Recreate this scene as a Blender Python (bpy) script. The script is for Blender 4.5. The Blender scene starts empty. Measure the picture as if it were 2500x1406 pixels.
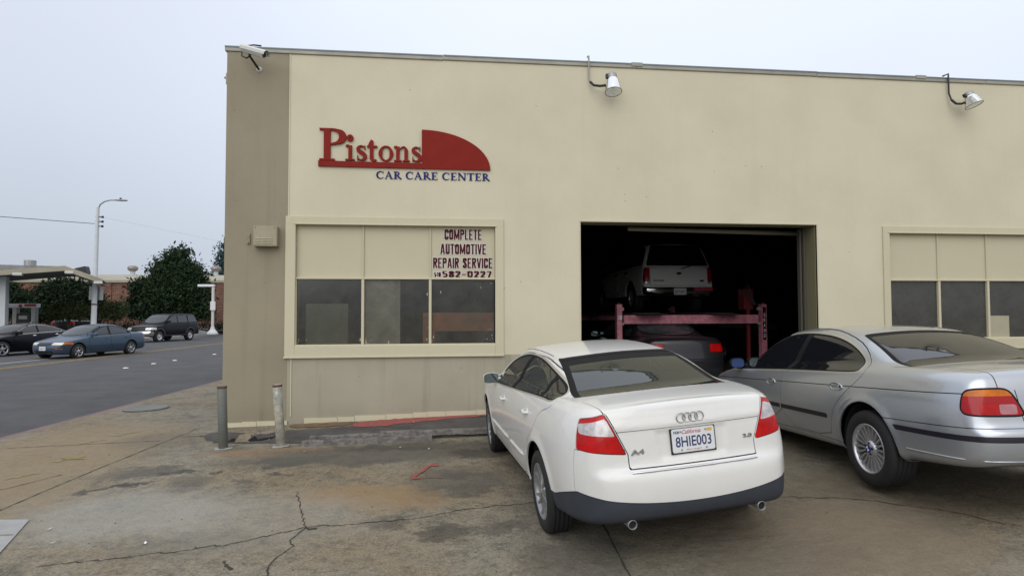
import bpy, math, random
import numpy as np
from mathutils import Matrix, Vector
R = math.radians
random.seed(7)
SC = bpy.context.scene
COL = SC.collection

# ------------------------------------------------------------------ camera, sky, sun, exposure
cam_data = bpy.data.cameras.new('camera')
cam = bpy.data.objects.new('camera', cam_data)
COL.objects.link(cam)
cam_data.sensor_width = 36.0
cam_data.lens = 21.6
cam_data.clip_start = 0.05
cam_data.clip_end = 3000
cam.matrix_world = Matrix.Rotation(R(-6.54), 4, 'Z') @ Matrix.Rotation(R(92.16), 4, 'X') @ Matrix.Rotation(R(-0.156), 4, 'Z')
SC.camera = cam

SUN_EL, SUN_AZ = 32.0, -20.0          # overcast: only a broad bright patch behind the camera, to the left
world = bpy.data.worlds.new('World')
SC.world = world
world.use_nodes = True
wn, wl = world.node_tree.nodes, world.node_tree.links
wn.clear()
w_out = wn.new('ShaderNodeOutputWorld')
w_bg = wn.new('ShaderNodeBackground')
w_sky = wn.new('ShaderNodeTexSky')
w_sky.sky_type = 'NISHITA'
w_sky.sun_disc = False
w_sky.sun_elevation = R(SUN_EL)
w_sky.sun_rotation = R(180 + SUN_AZ)
w_sky.air_density = 1.5
w_sky.dust_density = 4.0
w_geo = wn.new('ShaderNodeTexCoord')
w_sep = wn.new('ShaderNodeSeparateXYZ')
wl.new(w_geo.outputs['Generated'], w_sep.inputs[0])
w_ramp = wn.new('ShaderNodeValToRGB')
wl.new(w_sep.outputs['Z'], w_ramp.inputs[0])
e = w_ramp.color_ramp.elements
e[0].position = 0.0; e[0].color = (5.3, 5.9, 6.9, 1)
e[1].position = 1.0; e[1].color = (13.0, 13.4, 14.2, 1)
for p_, c_ in ((0.10, (5.9, 6.5, 7.6, 1)), (0.28, (7.2, 7.75, 8.95, 1)), (0.5, (8.2, 8.75, 9.9, 1))):
    k_ = e.new(p_); k_.color = c_
w_noise = wn.new('ShaderNodeTexNoise')
w_noise.inputs['Scale'].default_value = 1.6
w_noise.inputs['Detail'].default_value = 3
wl.new(w_geo.outputs['Generated'], w_noise.inputs['Vector'])
w_nr = wn.new('ShaderNodeMapRange')
w_nr.inputs['To Min'].default_value = 0.88
w_nr.inputs['To Max'].default_value = 1.12
wl.new(w_noise.outputs['Fac'], w_nr.inputs['Value'])
w_dot = wn.new('ShaderNodeVectorMath'); w_dot.operation = 'DOT_PRODUCT'
wl.new(w_geo.outputs['Generated'], w_dot.inputs[0])
w_dot.inputs[1].default_value = (0.55, 0.80, 0.25)
w_mr = wn.new('ShaderNodeMapRange')
w_mr.inputs['From Min'].default_value = 0.45
w_mr.inputs['From Max'].default_value = 0.95
w_mr.inputs['To Min'].default_value = 0.95
w_mr.inputs['To Max'].default_value = 1.14
wl.new(w_dot.outputs['Value'], w_mr.inputs['Value'])
w_m0 = wn.new('ShaderNodeMath'); w_m0.operation = 'MULTIPLY'
wl.new(w_nr.outputs[0], w_m0.inputs[0]); wl.new(w_mr.outputs[0], w_m0.inputs[1])
w_mul = wn.new('ShaderNodeVectorMath'); w_mul.operation = 'SCALE'
wl.new(w_ramp.outputs['Color'], w_mul.inputs[0]); wl.new(w_m0.outputs[0], w_mul.inputs['Scale'])
w_mix = wn.new('ShaderNodeMixRGB')
w_mix.inputs[0].default_value = 0.90            # nine tenths cloud, one tenth of the clear sky above it
wl.new(w_sky.outputs[0], w_mix.inputs[1]); wl.new(w_mul.outputs[0], w_mix.inputs[2])
wl.new(w_mix.outputs[0], w_bg.inputs['Color'])
w_bg.inputs['Strength'].default_value = 0.105
wl.new(w_bg.outputs[0], w_out.inputs['Surface'])

sun_data = bpy.data.lights.new('sun', 'SUN')
sun_data.energy = 1.4
sun_data.angle = R(60)
sun_data.color = (1.0, 0.975, 0.94)
sun = bpy.data.objects.new('sun', sun_data)
COL.objects.link(sun)
_a, _e = R(SUN_AZ), R(SUN_EL)
sdir = Vector((math.sin(_a) * math.cos(_e), -math.cos(_a) * math.cos(_e), math.sin(_e)))   # towards the sun
sun.rotation_euler = sdir.to_track_quat('Z', 'Y').to_euler()
sun.location = sdir * 60

SC.view_settings.view_transform = 'Standard'
SC.view_settings.look = 'None'
SC.view_settings.exposure = 0.0
SC.view_settings.gamma = 1.0
SC.view_settings.use_curve_mapping = False

# ------------------------------------------------------------------ materials
def new_mat(name):
    m = bpy.data.materials.new(name)
    m.use_nodes = True
    nt = m.node_tree
    return m, nt, nt.nodes['Principled BSDF']

def mat(name, col, rough=0.6, metal=0.0, coat=0.0, var=0.0, vscale=3.0, bump=0.0, bscale=60.0, spec=0.5, var2=None, alpha=1.0, trans=0.0, flake=0.0):
    """plain principled surface with optional mottling (var) and fine relief (bump)"""
    m, nt, b = new_mat(name)
    N, L = nt.nodes, nt.links
    b.inputs['Base Color'].default_value = (*col, 1)
    b.inputs['Roughness'].default_value = rough
    b.inputs['Metallic'].default_value = metal
    b.inputs['Specular IOR Level'].default_value = spec
    if coat:
        b.inputs['Coat Weight'].default_value = coat
        b.inputs['Coat Roughness'].default_value = 0.06
    if trans:
        b.inputs['Transmission Weight'].default_value = trans
    tc = N.new('ShaderNodeTexCoord')
    if var:
        n = N.new('ShaderNodeTexNoise')
        n.inputs['Scale'].default_value = vscale
        n.inputs['Detail'].default_value = 6
        n.inputs['Roughness'].default_value = 0.65
        L.new(tc.outputs['Object'], n.inputs['Vector'])
        cr = N.new('ShaderNodeValToRGB')
        cr.color_ramp.elements[0].position = 0.3
        cr.color_ramp.elements[1].position = 0.72
        c2 = var2 if var2 else tuple(c * (1 - var) for c in col)
        cr.color_ramp.elements[0].color = (*c2, 1)
        cr.color_ramp.elements[1].color = (*[min(1, c * (1 + var * 0.35)) for c in col], 1)
        L.new(n.outputs['Fac'], cr.inputs[0])
        L.new(cr.outputs[0], b.inputs['Base Color'])
    if bump:
        n2 = N.new('ShaderNodeTexNoise')
        n2.inputs['Scale'].default_value = bscale
        n2.inputs['Detail'].default_value = 4
        L.new(tc.outputs['Object'], n2.inputs['Vector'])
        bp = N.new('ShaderNodeBump')
        bp.inputs['Strength'].default_value = bump
        bp.inputs['Distance'].default_value = 0.01
        L.new(n2.outputs['Fac'], bp.inputs['Height'])
        L.new(bp.outputs[0], b.inputs['Normal'])
    return m

def glass_mat(name, tint, opaq, rough=0.02, dirt_sheen=None, dirt_amt=0.0, ior=1.52):
    """thin pane: tinted see-through layer under a mirror coat, with optional diffuse film for grime or painted sky sheen"""
    m = bpy.data.materials.new(name)
    m.use_nodes = True
    nt = m.node_tree; N, L = nt.nodes, nt.links
    N.clear()
    out = N.new('ShaderNodeOutputMaterial')
    tr = N.new('ShaderNodeBsdfTransparent'); tr.inputs['Color'].default_value = (*tint, 1)
    df = N.new('ShaderNodeBsdfDiffuse'); df.inputs['Color'].default_value = (*(dirt_sheen or (0.02, 0.022, 0.022)), 1)
    gl = N.new('ShaderNodeBsdfGlossy'); gl.inputs['Roughness'].default_value = rough
    mx = N.new('ShaderNodeMixShader'); mx.inputs[0].default_value = opaq
    L.new(tr.outputs[0], mx.inputs[1]); L.new(df.outputs[0], mx.inputs[2])
    if dirt_amt:
        tc = N.new('ShaderNodeTexCoord')
        n = N.new('ShaderNodeTexNoise'); n.inputs['Scale'].default_value = 3.0; n.inputs['Detail'].default_value = 8
        n.inputs['Roughness'].default_value = 0.7
        L.new(tc.outputs['Object'], n.inputs['Vector'])
        mr = N.new('ShaderNodeMapRange')
        mr.inputs['From Min'].default_value = 0.35; mr.inputs['From Max'].default_value = 0.75
        mr.inputs['To Min'].default_value = opaq; mr.inputs['To Max'].default_value = min(1, opaq + dirt_amt)
        L.new(n.outputs['Fac'], mr.inputs['Value']); L.new(mr.outputs[0], mx.inputs[0])
    fr = N.new('ShaderNodeFresnel'); fr.inputs['IOR'].default_value = ior
    mx2 = N.new('ShaderNodeMixShader')
    L.new(fr.outputs[0], mx2.inputs[0]); L.new(mx.outputs[0], mx2.inputs[1]); L.new(gl.outputs[0], mx2.inputs[2])
    L.new(mx2.outputs[0], out.inputs['Surface'])
    return m

M = {}
def wall_paint(name, col, dark, streak=0.5, grime_z=None, patchy=0.10):
    """painted stucco: broad mottling, thin vertical run marks, fine relief, some grime near the ground"""
    m, nt, b = new_mat(name)
    N, L = nt.nodes, nt.links
    b.inputs['Roughness'].default_value = 0.75
    b.inputs['Specular IOR Level'].default_value = 0.25
    g = N.new('ShaderNodeNewGeometry')
    n1 = N.new('ShaderNodeTexNoise'); n1.inputs['Scale'].default_value = 0.9; n1.inputs['Detail'].default_value = 7; n1.inputs['Roughness'].default_value = 0.6
    L.new(g.outputs['Position'], n1.inputs['Vector'])
    mp = N.new('ShaderNodeMapping'); mp.inputs['Scale'].default_value = (5.0, 1.0, 0.22)
    L.new(g.outputs['Position'], mp.inputs['Vector'])
    n2 = N.new('ShaderNodeTexNoise'); n2.inputs['Scale'].default_value = 1.3; n2.inputs['Detail'].default_value = 5
    L.new(mp.outputs[0], n2.inputs['Vector'])
    mx = N.new('ShaderNodeMixRGB')
    mx.inputs[1].default_value = (*col, 1); mx.inputs[2].default_value = (*dark, 1)
    r1 = N.new('ShaderNodeMapRange'); r1.inputs['From Min'].default_value = 0.38; r1.inputs['From Max'].default_value = 0.75
    r1.inputs['To Max'].default_value = patchy * 3
    L.new(n1.outputs['Fac'], r1.inputs['Value'])
    r2 = N.new('ShaderNodeMapRange'); r2.inputs['From Min'].default_value = 0.55; r2.inputs['From Max'].default_value = 0.8
    r2.inputs['To Max'].default_value = streak
    L.new(n2.outputs['Fac'], r2.inputs['Value'])
    ad = N.new('ShaderNodeMath'); ad.operation = 'ADD'; ad.use_clamp = True
    L.new(r1.outputs[0], ad.inputs[0]); L.new(r2.outputs[0], ad.inputs[1])
    last = ad
    if grime_z is not None:
        sp = N.new('ShaderNodeSeparateXYZ'); L.new(g.outputs['Position'], sp.inputs[0])
        n3 = N.new('ShaderNodeTexNoise'); n3.inputs['Scale'].default_value = 2.5; n3.inputs['Detail'].default_value = 6
        L.new(g.outputs['Position'], n3.inputs['Vector'])
        r3 = N.new('ShaderNodeMapRange'); r3.inputs['From Min'].default_value = grime_z + 0.42; r3.inputs['From Max'].default_value = grime_z
        r3.inputs['To Max'].default_value = 0.9
        L.new(sp.outputs['Z'], r3.inputs['Value'])
        ml = N.new('ShaderNodeMath'); ml.operation = 'MULTIPLY'
        L.new(r3.outputs[0], ml.inputs[0]); L.new(n3.outputs['Fac'], ml.inputs[1])
        a2 = N.new('ShaderNodeMath'); a2.operation = 'ADD'; a2.use_clamp = True
        L.new(ad.outputs[0], a2.inputs[0]); L.new(ml.outputs[0], a2.inputs[1])
        last = a2
    L.new(last.outputs[0], mx.inputs[0])
    L.new(mx.outputs[0], b.inputs['Base Color'])
    n4 = N.new('ShaderNodeTexNoise'); n4.inputs['Scale'].default_value = 45; n4.inputs['Detail'].default_value = 5
    L.new(g.outputs['Position'], n4.inputs['Vector'])
    n5 = N.new('ShaderNodeTexNoise'); n5.inputs['Scale'].default_value = 1.2; n5.inputs['Detail'].default_value = 2
    L.new(g.outputs['Position'], n5.inputs['Vector'])
    sm = N.new('ShaderNodeMath'); sm.operation = 'MULTIPLY_ADD'; sm.inputs[1].default_value = 3.0
    L.new(n5.outputs['Fac'], sm.inputs[0]); L.new(n4.outputs['Fac'], sm.inputs[2])
    bp = N.new('ShaderNodeBump'); bp.inputs['Strength'].default_value = 0.25; bp.inputs['Distance'].default_value = 0.008
    L.new(sm.outputs[0], bp.inputs['Height']); L.new(bp.outputs[0], b.inputs['Normal'])
    return m

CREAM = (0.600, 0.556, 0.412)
M['cream'] = wall_paint('cream_paint', CREAM, (0.50, 0.462, 0.340), 0.18, patchy=0.20)
M['cream_low'] = wall_paint('cream_low_paint', (0.385, 0.355, 0.268), (0.235, 0.217, 0.162), 0.65, grime_z=-1.7, patchy=0.14)
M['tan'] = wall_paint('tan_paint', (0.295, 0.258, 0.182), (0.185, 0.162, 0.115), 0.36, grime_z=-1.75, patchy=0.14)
M['trim'] = wall_paint('trim_paint', (0.55, 0.505, 0.36), (0.42, 0.39, 0.28), 0.25, patchy=0.06)
M['panel'] = wall_paint('panel_paint', (0.515, 0.475, 0.338), (0.42, 0.385, 0.275), 0.12, patchy=0.08)
M['flash'] = mat('flashing', (0.33, 0.32, 0.27), 0.55, 0.2, var=0.25, vscale=2.0)
M['flash_dark'] = mat('flashing_edge', (0.16, 0.20, 0.21), 0.6)
M['jamb'] = wall_paint('jamb_paint', (0.20, 0.18, 0.105), (0.11, 0.10, 0.06), 0.6)
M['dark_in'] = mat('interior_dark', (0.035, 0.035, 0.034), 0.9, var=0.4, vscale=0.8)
M['floor_in'] = mat('shop_floor', (0.30, 0.285, 0.26), 0.7, var=0.4, vscale=1.0)
M['red_letter'] = mat('red_letter', (0.215, 0.014, 0.008), 0.6, var=0.12, vscale=5, spec=0.15)
M['blue_letter'] = mat('blue_letter', (0.012, 0.022, 0.145), 0.6, spec=0.15)
M['cream_edge'] = mat('letter_edge', (0.62, 0.58, 0.47), 0.6)
M['maroon'] = mat('maroon_print', (0.062, 0.006, 0.009), 0.6, spec=0.15)
M['signwhite'] = mat('sign_white', (0.58, 0.56, 0.50), 0.6, var=0.1, vscale=4)
M['pane'] = glass_mat('dirty_pane', (0.88, 0.90, 0.88), 0.08, 0.12, dirt_sheen=(0.135, 0.130, 0.108), dirt_amt=0.30)
M['pane_dark'] = glass_mat('dusty_dark_pane', (0.35, 0.35, 0.34), 0.55, 0.14, dirt_sheen=(0.088, 0.086, 0.076), dirt_amt=0.35)
M['steel_galv'] = mat('galvanised', (0.36, 0.37, 0.36), 0.45, 0.6, var=0.25, vscale=9)
M['rust'] = mat('rusty_steel', (0.17, 0.09, 0.05), 0.8, 0.3, var=0.5, vscale=10)
M['cable'] = mat('cable_black', (0.012, 0.011, 0.010), 0.5)
M['white_metal'] = mat('white_enamel', (0.60, 0.60, 0.56), 0.4, 0.0, var=0.12, vscale=12)
M['alu'] = mat('aluminium', (0.60, 0.61, 0.62), 0.28, 0.9)
M['black_plastic'] = mat('black_plastic', (0.012, 0.012, 0.013), 0.45)
M['lens'] = glass_mat('lamp_glass', (0.88, 0.90, 0.90), 0.35, 0.12, dirt_sheen=(0.55, 0.57, 0.58))
M['wood_old'] = mat('weathered_timber', (0.19, 0.175, 0.16), 0.9, var=0.65, vscale=12, bump=0.9, bscale=40)
M['asphalt_patch'] = mat('asphalt_patch', (0.088, 0.080, 0.074), 0.9, var=0.5, vscale=3, bump=0.4, bscale=90)
M['pink_steel'] = mat('faded_red_lift_paint', (0.56, 0.22, 0.27), 0.6, var=0.5, vscale=9, var2=(0.32, 0.10, 0.13))
M['pipe_red'] = mat('dark_red_paint', (0.13, 0.012, 0.016), 0.5)
M['tyre'] = mat('tyre_rubber', (0.011, 0.011, 0.0115), 0.72, bump=0.2, bscale=30)
M['well'] = mat('wheel_well', (0.006, 0.006, 0.006), 0.95)
M['alloy'] = mat('alloy_silver', (0.50, 0.505, 0.52), 0.30, 0.75, coat=0.3)
M['alloy_grey'] = mat('alloy_dusty', (0.32, 0.325, 0.335), 0.42, 0.6, var=0.2, vscale=14)
M['disc'] = mat('brake_disc', (0.07, 0.066, 0.062), 0.5, 0.7)
M['chrome'] = mat('chrome', (0.75, 0.75, 0.77), 0.12, 1.0)
M['bright_trim'] = mat('satin_trim', (0.52, 0.50, 0.42), 0.35, 0.6)
M['seal'] = mat('rubber_seal', (0.008, 0.008, 0.009), 0.7, spec=0.2)
M['seam'] = mat('seam_shadow_liner', (0.008, 0.008, 0.009), 0.9)
M['paint_white'] = mat('white_car_paint', (0.69, 0.685, 0.655), 0.32, 0.0, coat=0.8, var=0.045, vscale=4, spec=0.4)
M['paint_silver'] = mat('silver_car_paint', (0.43, 0.455, 0.492), 0.30, 0.68, coat=1.0)
M['paint_blue'] = mat('blue_grey_car_paint', (0.040, 0.068, 0.105), 0.36, 0.25, coat=0.3, spec=0.3)
M['paint_black'] = mat('black_car_paint', (0.004, 0.004, 0.007), 0.30, 0.0, coat=0.10, spec=0.15)
M['paint_charcoal'] = mat('charcoal_car_paint', (0.018, 0.019, 0.024), 0.35, 0.3, coat=0.5)
M['paint_offwhite'] = mat('offwhite_truck_paint', (0.84, 0.84, 0.83), 0.38, 0.0, coat=0.6)
M['paint_red'] = mat('red_car_paint', (0.30, 0.02, 0.02), 0.35, coat=0.6)
M['bumper_grey'] = mat('grey_bumper_plastic', (0.042, 0.048, 0.060), 0.62, spec=0.3, var=0.15, vscale=7, bump=0.15, bscale=300)
M['black_trim'] = mat('black_trim', (0.011, 0.010, 0.017), 0.4)
M['cladding'] = mat('brown_cladding', (0.085, 0.076, 0.068), 0.7, spec=0.2)
M['car_glass'] = glass_mat('car_glass_green', (0.28, 0.34, 0.30), 0.30, 0.0, ior=1.85, dirt_sheen=(0.060, 0.078, 0.072))
M['car_glass_dark'] = glass_mat('car_glass_tinted', (0.12, 0.12, 0.13), 0.45, 0.0, ior=1.85, dirt_sheen=(0.022, 0.023, 0.030))
M['car_glass_far'] = glass_mat('car_glass_far', (0.30, 0.34, 0.36), 0.42, 0.0, dirt_sheen=(0.13, 0.155, 0.17))  # pale bluish diffuse colour paints the sky's reflection into the glass
M['seat_grey'] = mat('seat_cloth', (0.035, 0.036, 0.034), 0.9)
M['seat_tan'] = mat('seat_leather_tan', (0.05, 0.045, 0.038), 0.8)
M['lamp_red'] = mat('tail_lamp_red', (0.50, 0.006, 0.006), 0.22, 0.0, coat=0.25, spec=0.2, var=.35, vscale=9)
M['lamp_red_dark'] = mat('tail_lamp_dark_red', (0.34, 0.005, 0.008), 0.2, 0.0, coat=0.4, spec=0.2)
M['lamp_clear'] = mat('tail_lamp_clear', (0.60, 0.57, 0.56), 0.2, 0.25, coat=0.6, var=0.45, vscale=22)
M['lamp_pink'] = mat('tail_lamp_pink', (0.42, 0.16, 0.18), 0.15, 0.0, coat=1.0, var=0.25, vscale=20)
M['lamp_amber'] = mat('lamp_amber', (0.60, 0.15, 0.006), 0.2, 0.0, coat=0.3, spec=0.2, var=.35, vscale=12)
M['headlamp'] = mat('headlamp_clear', (0.66, 0.66, 0.60), 0.1, 0.3, coat=1.0, var=0.3, vscale=14)
M['plate_white'] = mat('plate_white', (0.66, 0.67, 0.68), 0.4)
M['plate_blue'] = mat('plate_ink_blue', (0.02, 0.035, 0.13), 0.5)
M['plate_red'] = mat('plate_ink_red', (0.42, 0.02, 0.03), 0.5)
M['sticker_yellow'] = mat('sticker_yellow', (0.62, 0.42, 0.05), 0.5)
M['badge'] = mat('badge_grey', (0.40, 0.40, 0.39), 0.3, 0.7)
M['roundel'] = mat('roundel_blue', (0.015, 0.03, 0.16), 0.3)
M['mirror_blue'] = mat('mirror_film_blue', (0.025, 0.055, 0.16), 0.25, 0.3)
M['mirror_dark'] = mat('mirror_glass', (0.16, 0.20, 0.20), 0.08, 0.9)
M['paper'] = mat('paper_white', (0.70, 0.70, 0.70), 0.8)
M['cardboard'] = mat('cardboard', (0.38, 0.35, 0.25), 0.9, var=0.1)
M['orange_wood'] = mat('varnished_wood', (0.60, 0.22, 0.09), 0.6, var=0.4, vscale=4)
M['sheet'] = mat('pale_sheet', (0.62, 0.55, 0.45), 0.9, var=0.35, vscale=5)
M['olive'] = mat('olive_cabinet', (0.27, 0.265, 0.19), 0.8, var=0.3, vscale=1.6)
M['bollard_blue'] = mat('bollard_blue', (0.13, 0.155, 0.155), 0.7, 0.2, var=0.6, vscale=14, var2=(0.16, 0.15, 0.12))
M['bollard_pink'] = mat('bollard_pink', (0.50, 0.43, 0.33), 0.7, 0.1, var=0.6, vscale=14, var2=(0.16, 0.22, 0.21))
M['leaf_red'] = mat('fallen_leaf_red', (0.24, 0.035, 0.015), 0.8)

# ------------------------------------------------------------------ object helpers
def link(o, parent=None):
    COL.objects.link(o)
    if parent is not None:
        o.parent = parent
    return o

def tag(o, label=None, cat=None, group=None, kind=None):
    if label: o['label'] = label
    if cat: o['category'] = cat
    if group: o['group'] = group
    if kind: o['kind'] = kind
    return o

def mesh_obj(name, V, F, m, parent=None, smooth=False, normals=None):
    me = bpy.data.meshes.new(name)
    if isinstance(V, np.ndarray): V = V.astype(float)
    if isinstance(F, np.ndarray) and F.ndim == 2:
        nv, nf, k = len(V), len(F), F.shape[1]
        me.vertices.add(nv); me.vertices.foreach_set('co', V.ravel())
        me.loops.add(nf * k); me.loops.foreach_set('vertex_index', F.ravel().astype(np.int32))
        me.polygons.add(nf)
        me.polygons.foreach_set('loop_start', np.arange(0, nf * k, k, dtype=np.int32))
        me.update(calc_edges=True)
    else:
        me.from_pydata([tuple(v) for v in V], [], [tuple(f) for f in F])
        me.update()
    if smooth:
        me.polygons.foreach_set('use_smooth', [True] * len(me.polygons))
    if normals is not None and len(me.polygons):
        me.normals_split_custom_set_from_vertices(normals.astype(np.float32))
    me.materials.append(m)
    o = bpy.data.objects.new(name, me)
    return link(o, parent)

def empty(name, loc=(0, 0, 0), rot=(0, 0, 0), label=None, cat=None, group=None, kind=None, parent=None):
    o = bpy.data.objects.new(name, None)
    o.empty_display_size = 0.2
    o.location = loc; o.rotation_euler = rot
    link(o, parent)
    return tag(o, label, cat, group, kind)

class MB:
    """collects simple solids and links them as one mesh object"""
    def __init__(s): s.V = []; s.F = []; s.sm = []
    def add(s, V, F, smooth=False):
        k = len(s.V)
        s.V += [tuple(v) for v in V]
        s.F += [tuple(i + k for i in f) for f in F]
        s.sm += [smooth] * len(F)
        return s
    def box(s, a, b, bev=0.0, mtx=None):
        x0, y0, z0 = a; x1, y1, z1 = b
        if x0 > x1: x0, x1 = x1, x0
        if y0 > y1: y0, y1 = y1, y0
        if z0 > z1: z0, z1 = z1, z0
        if bev <= 0:
            V = [(x, y, z) for z in (z0, z1) for x, y in ((x0, y0), (x1, y0), (x1, y1), (x0, y1))]
            F = [(3, 2, 1, 0), (4, 5, 6, 7), (0, 1, 5, 4), (1, 2, 6, 5), (2, 3, 7, 6), (3, 0, 4, 7)]
        else:
            c = bev
            V = []
            for z, i in ((z0, c), (z0 + c, 0), (z1 - c, 0), (z1, c)):
                V += [(x0 + c, y0 + i, z), (x1 - c, y0 + i, z), (x1 - i, y0 + c, z), (x1 - i, y1 - c, z),
                      (x1 - c, y1 - i, z), (x0 + c, y1 - i, z), (x0 + i, y1 - c, z), (x0 + i, y0 + c, z)]
            F = [tuple(range(7, -1, -1)), tuple(range(24, 32))]
            for l in range(3):
                for k in range(8):
                    F.append((l * 8 + k, l * 8 + (k + 1) % 8, l * 8 + 8 + (k + 1) % 8, l * 8 + 8 + k))
        if mtx is not None: V = [mtx @ Vector(v) for v in V]
        return s.add(V, F)
    def tube(s, p, q, r, r2=None, n=12, caps=True, smooth=True):
        p, q = Vector(p), Vector(q); r2 = r if r2 is None else r2
        d = (q - p).normalized()
        a = d.orthogonal().normalized(); b = d.cross(a)
        V = []
        for c, rr in ((p, r), (q, r2)):
            V += [c + rr * (math.cos(2 * math.pi * k / n) * a + math.sin(2 * math.pi * k / n) * b) for k in range(n)]
        F = [(k, (k + 1) % n, n + (k + 1) % n, n + k) for k in range(n)]
        s.add(V, F, smooth)
        if caps:
            s.add(V[:n], [tuple(range(n - 1, -1, -1))]); s.add(V[n:], [tuple(range(n))])
        return s
    def path(s, pts, r, n=8, caps=True):
        pts = [Vector(p) for p in pts]; rs = r if isinstance(r, (list, tuple)) else [r] * len(pts)
        V = []; prev = None
        for i, p in enumerate(pts):
            d = (pts[min(i + 1, len(pts) - 1)] - pts[max(i - 1, 0)]).normalized()
            a = d.orthogonal().normalized() if prev is None else (prev - d * prev.dot(d)).normalized()
            prev = a; b = d.cross(a)
            V += [p + rs[i] * (math.cos(2 * math.pi * k / n) * a + math.sin(2 * math.pi * k / n) * b) for k in range(n)]
        F = []
        for i in range(len(pts) - 1):
            F += [(i * n + k, i * n + (k + 1) % n, (i + 1) * n + (k + 1) % n, (i + 1) * n + k) for k in range(n)]
        s.add(V, F, True)
        if caps:
            s.add(V[:n], [tuple(range(n - 1, -1, -1))]); s.add(V[-n:], [tuple(range(n))])
        return s
    def lathe(s, prof, mtx=None, n=40, smooth=True, a0=0.0, a1=2 * math.pi):
        """prof: (radius, height) pairs, turned about local Y"""
        full = abs(a1 - a0 - 2 * math.pi) < 1e-6
        m = n if full else n + 1
        V = []
        for r_, h in prof:
            for k in range(m):
                a = a0 + (a1 - a0) * k / n
                V.append(Vector((r_ * math.cos(a), h, r_ * math.sin(a))))
        if mtx is not None: V = [mtx @ v for v in V]
        F = []
        for i in range(len(prof) - 1):
            for k in range(n):
                k2 = (k + 1) % m if full else k + 1
                F.append((i * m + k, i * m + k2, (i + 1) * m + k2, (i + 1) * m + k))
        return s.add(V, F, smooth)
    def prism(s, poly, y0, y1, mtx=None):
        """poly of (x, z), pushed along Y"""
        n = len(poly)
        V = [Vector((x, y0, z)) for x, z in poly] + [Vector((x, y1, z)) for x, z in poly]
        if mtx is not None: V = [mtx @ v for v in V]
        F = [tuple(range(n)), tuple(range(2 * n - 1, n - 1, -1))] + [(k, n + k, n + (k + 1) % n, (k + 1) % n) for k in range(n)]
        return s.add(V, F)
    def build(s, name, m, parent=None):
        me = bpy.data.meshes.new(name)
        me.from_pydata([tuple(v) for v in s.V], [], s.F)
        me.polygons.foreach_set('use_smooth', s.sm)
        me.materials.append(m)
        me.update()
        o = bpy.data.objects.new(name, me)
        return link(o, parent)

def text_obj(txt, m, parent, loc, rot, size=1.0, sx=1.0, bold=0.0, name='lettering', ext=0.0, align='CENTER', shear=0.0, width=None, space=1.0):
    """flat print in the built-in font; width: stretch the word to that width"""
    cu = bpy.data.curves.new('t', 'FONT')
    cu.body = txt; cu.size = 1.0; cu.offset = bold; cu.extrude = ext; cu.align_x = align; cu.align_y = 'CENTER'; cu.shear = shear; cu.space_character = space
    cu.resolution_u = 4
    o = bpy.data.objects.new('t', cu); COL.objects.link(o)
    dg = bpy.context.evaluated_depsgraph_get()
    me = bpy.data.meshes.new_from_object(o.evaluated_get(dg))
    bpy.data.objects.remove(o)
    co = np.array([v.co for v in me.vertices])
    cz = (co.max(0) + co.min(0)) / 2
    if align == 'CENTER': co -= cz
    w, h = np.ptp(co[:, 0]), np.ptp(co[:, 1])
    kx = (width / w) if width else size * sx / h
    co[:, 0] *= kx; co[:, 1] *= size / h
    me.vertices.foreach_set('co', co.ravel()); me.update()
    me.materials.clear(); me.materials.append(m)
    t = bpy.data.objects.new(name, me); t.location = loc; t.rotation_euler = rot
    return link(t, parent)

# ------------------------------------------------------------------ car bodies
# A body is the zero surface of a distance-like field: a lower shell (side silhouette met with a plan outline)
# joined to a cabin. It is turned into a mesh, then cut along lines into glass, lamps, doors, lids and bumpers.
def chaikin(P, n=2, closed=True):
    P = np.asarray(P, float)
    for _ in range(n):
        Q = np.roll(P, -1, 0)
        A, B = 0.75 * P + 0.25 * Q, 0.25 * P + 0.75 * Q
        if not closed: A, B = A[:-1], B[:-1]
        N = np.empty((2 * len(A), P.shape[1])); N[0::2] = A; N[1::2] = B
        P = N if closed else np.vstack([P[:1], N, P[-1:]])
    return P

def sdf(poly, x, y):
    """signed distance to a closed polygon, negative inside"""
    x, y = np.broadcast_arrays(x, y)
    d = np.full(x.shape, 1e9); s = np.ones(x.shape)
    n = len(poly)
    for i in range(n):
        ax, ay = poly[i]; bx, by = poly[i - 1]
        ex, ey = bx - ax, by - ay
        wx, wy = x - ax, y - ay
        t = np.clip((wx * ex + wy * ey) / (ex * ex + ey * ey + 1e-12), 0, 1)
        dx, dy = wx - ex * t, wy - ey * t
        d = np.minimum(d, dx * dx + dy * dy)
        c1, c2, c3 = y >= ay, y < by, ex * wy > ey * wx
        s = np.where((c1 & c2 & c3) | (~c1 & ~c2 & ~c3), -s, s)
    return s * np.sqrt(d)

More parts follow.
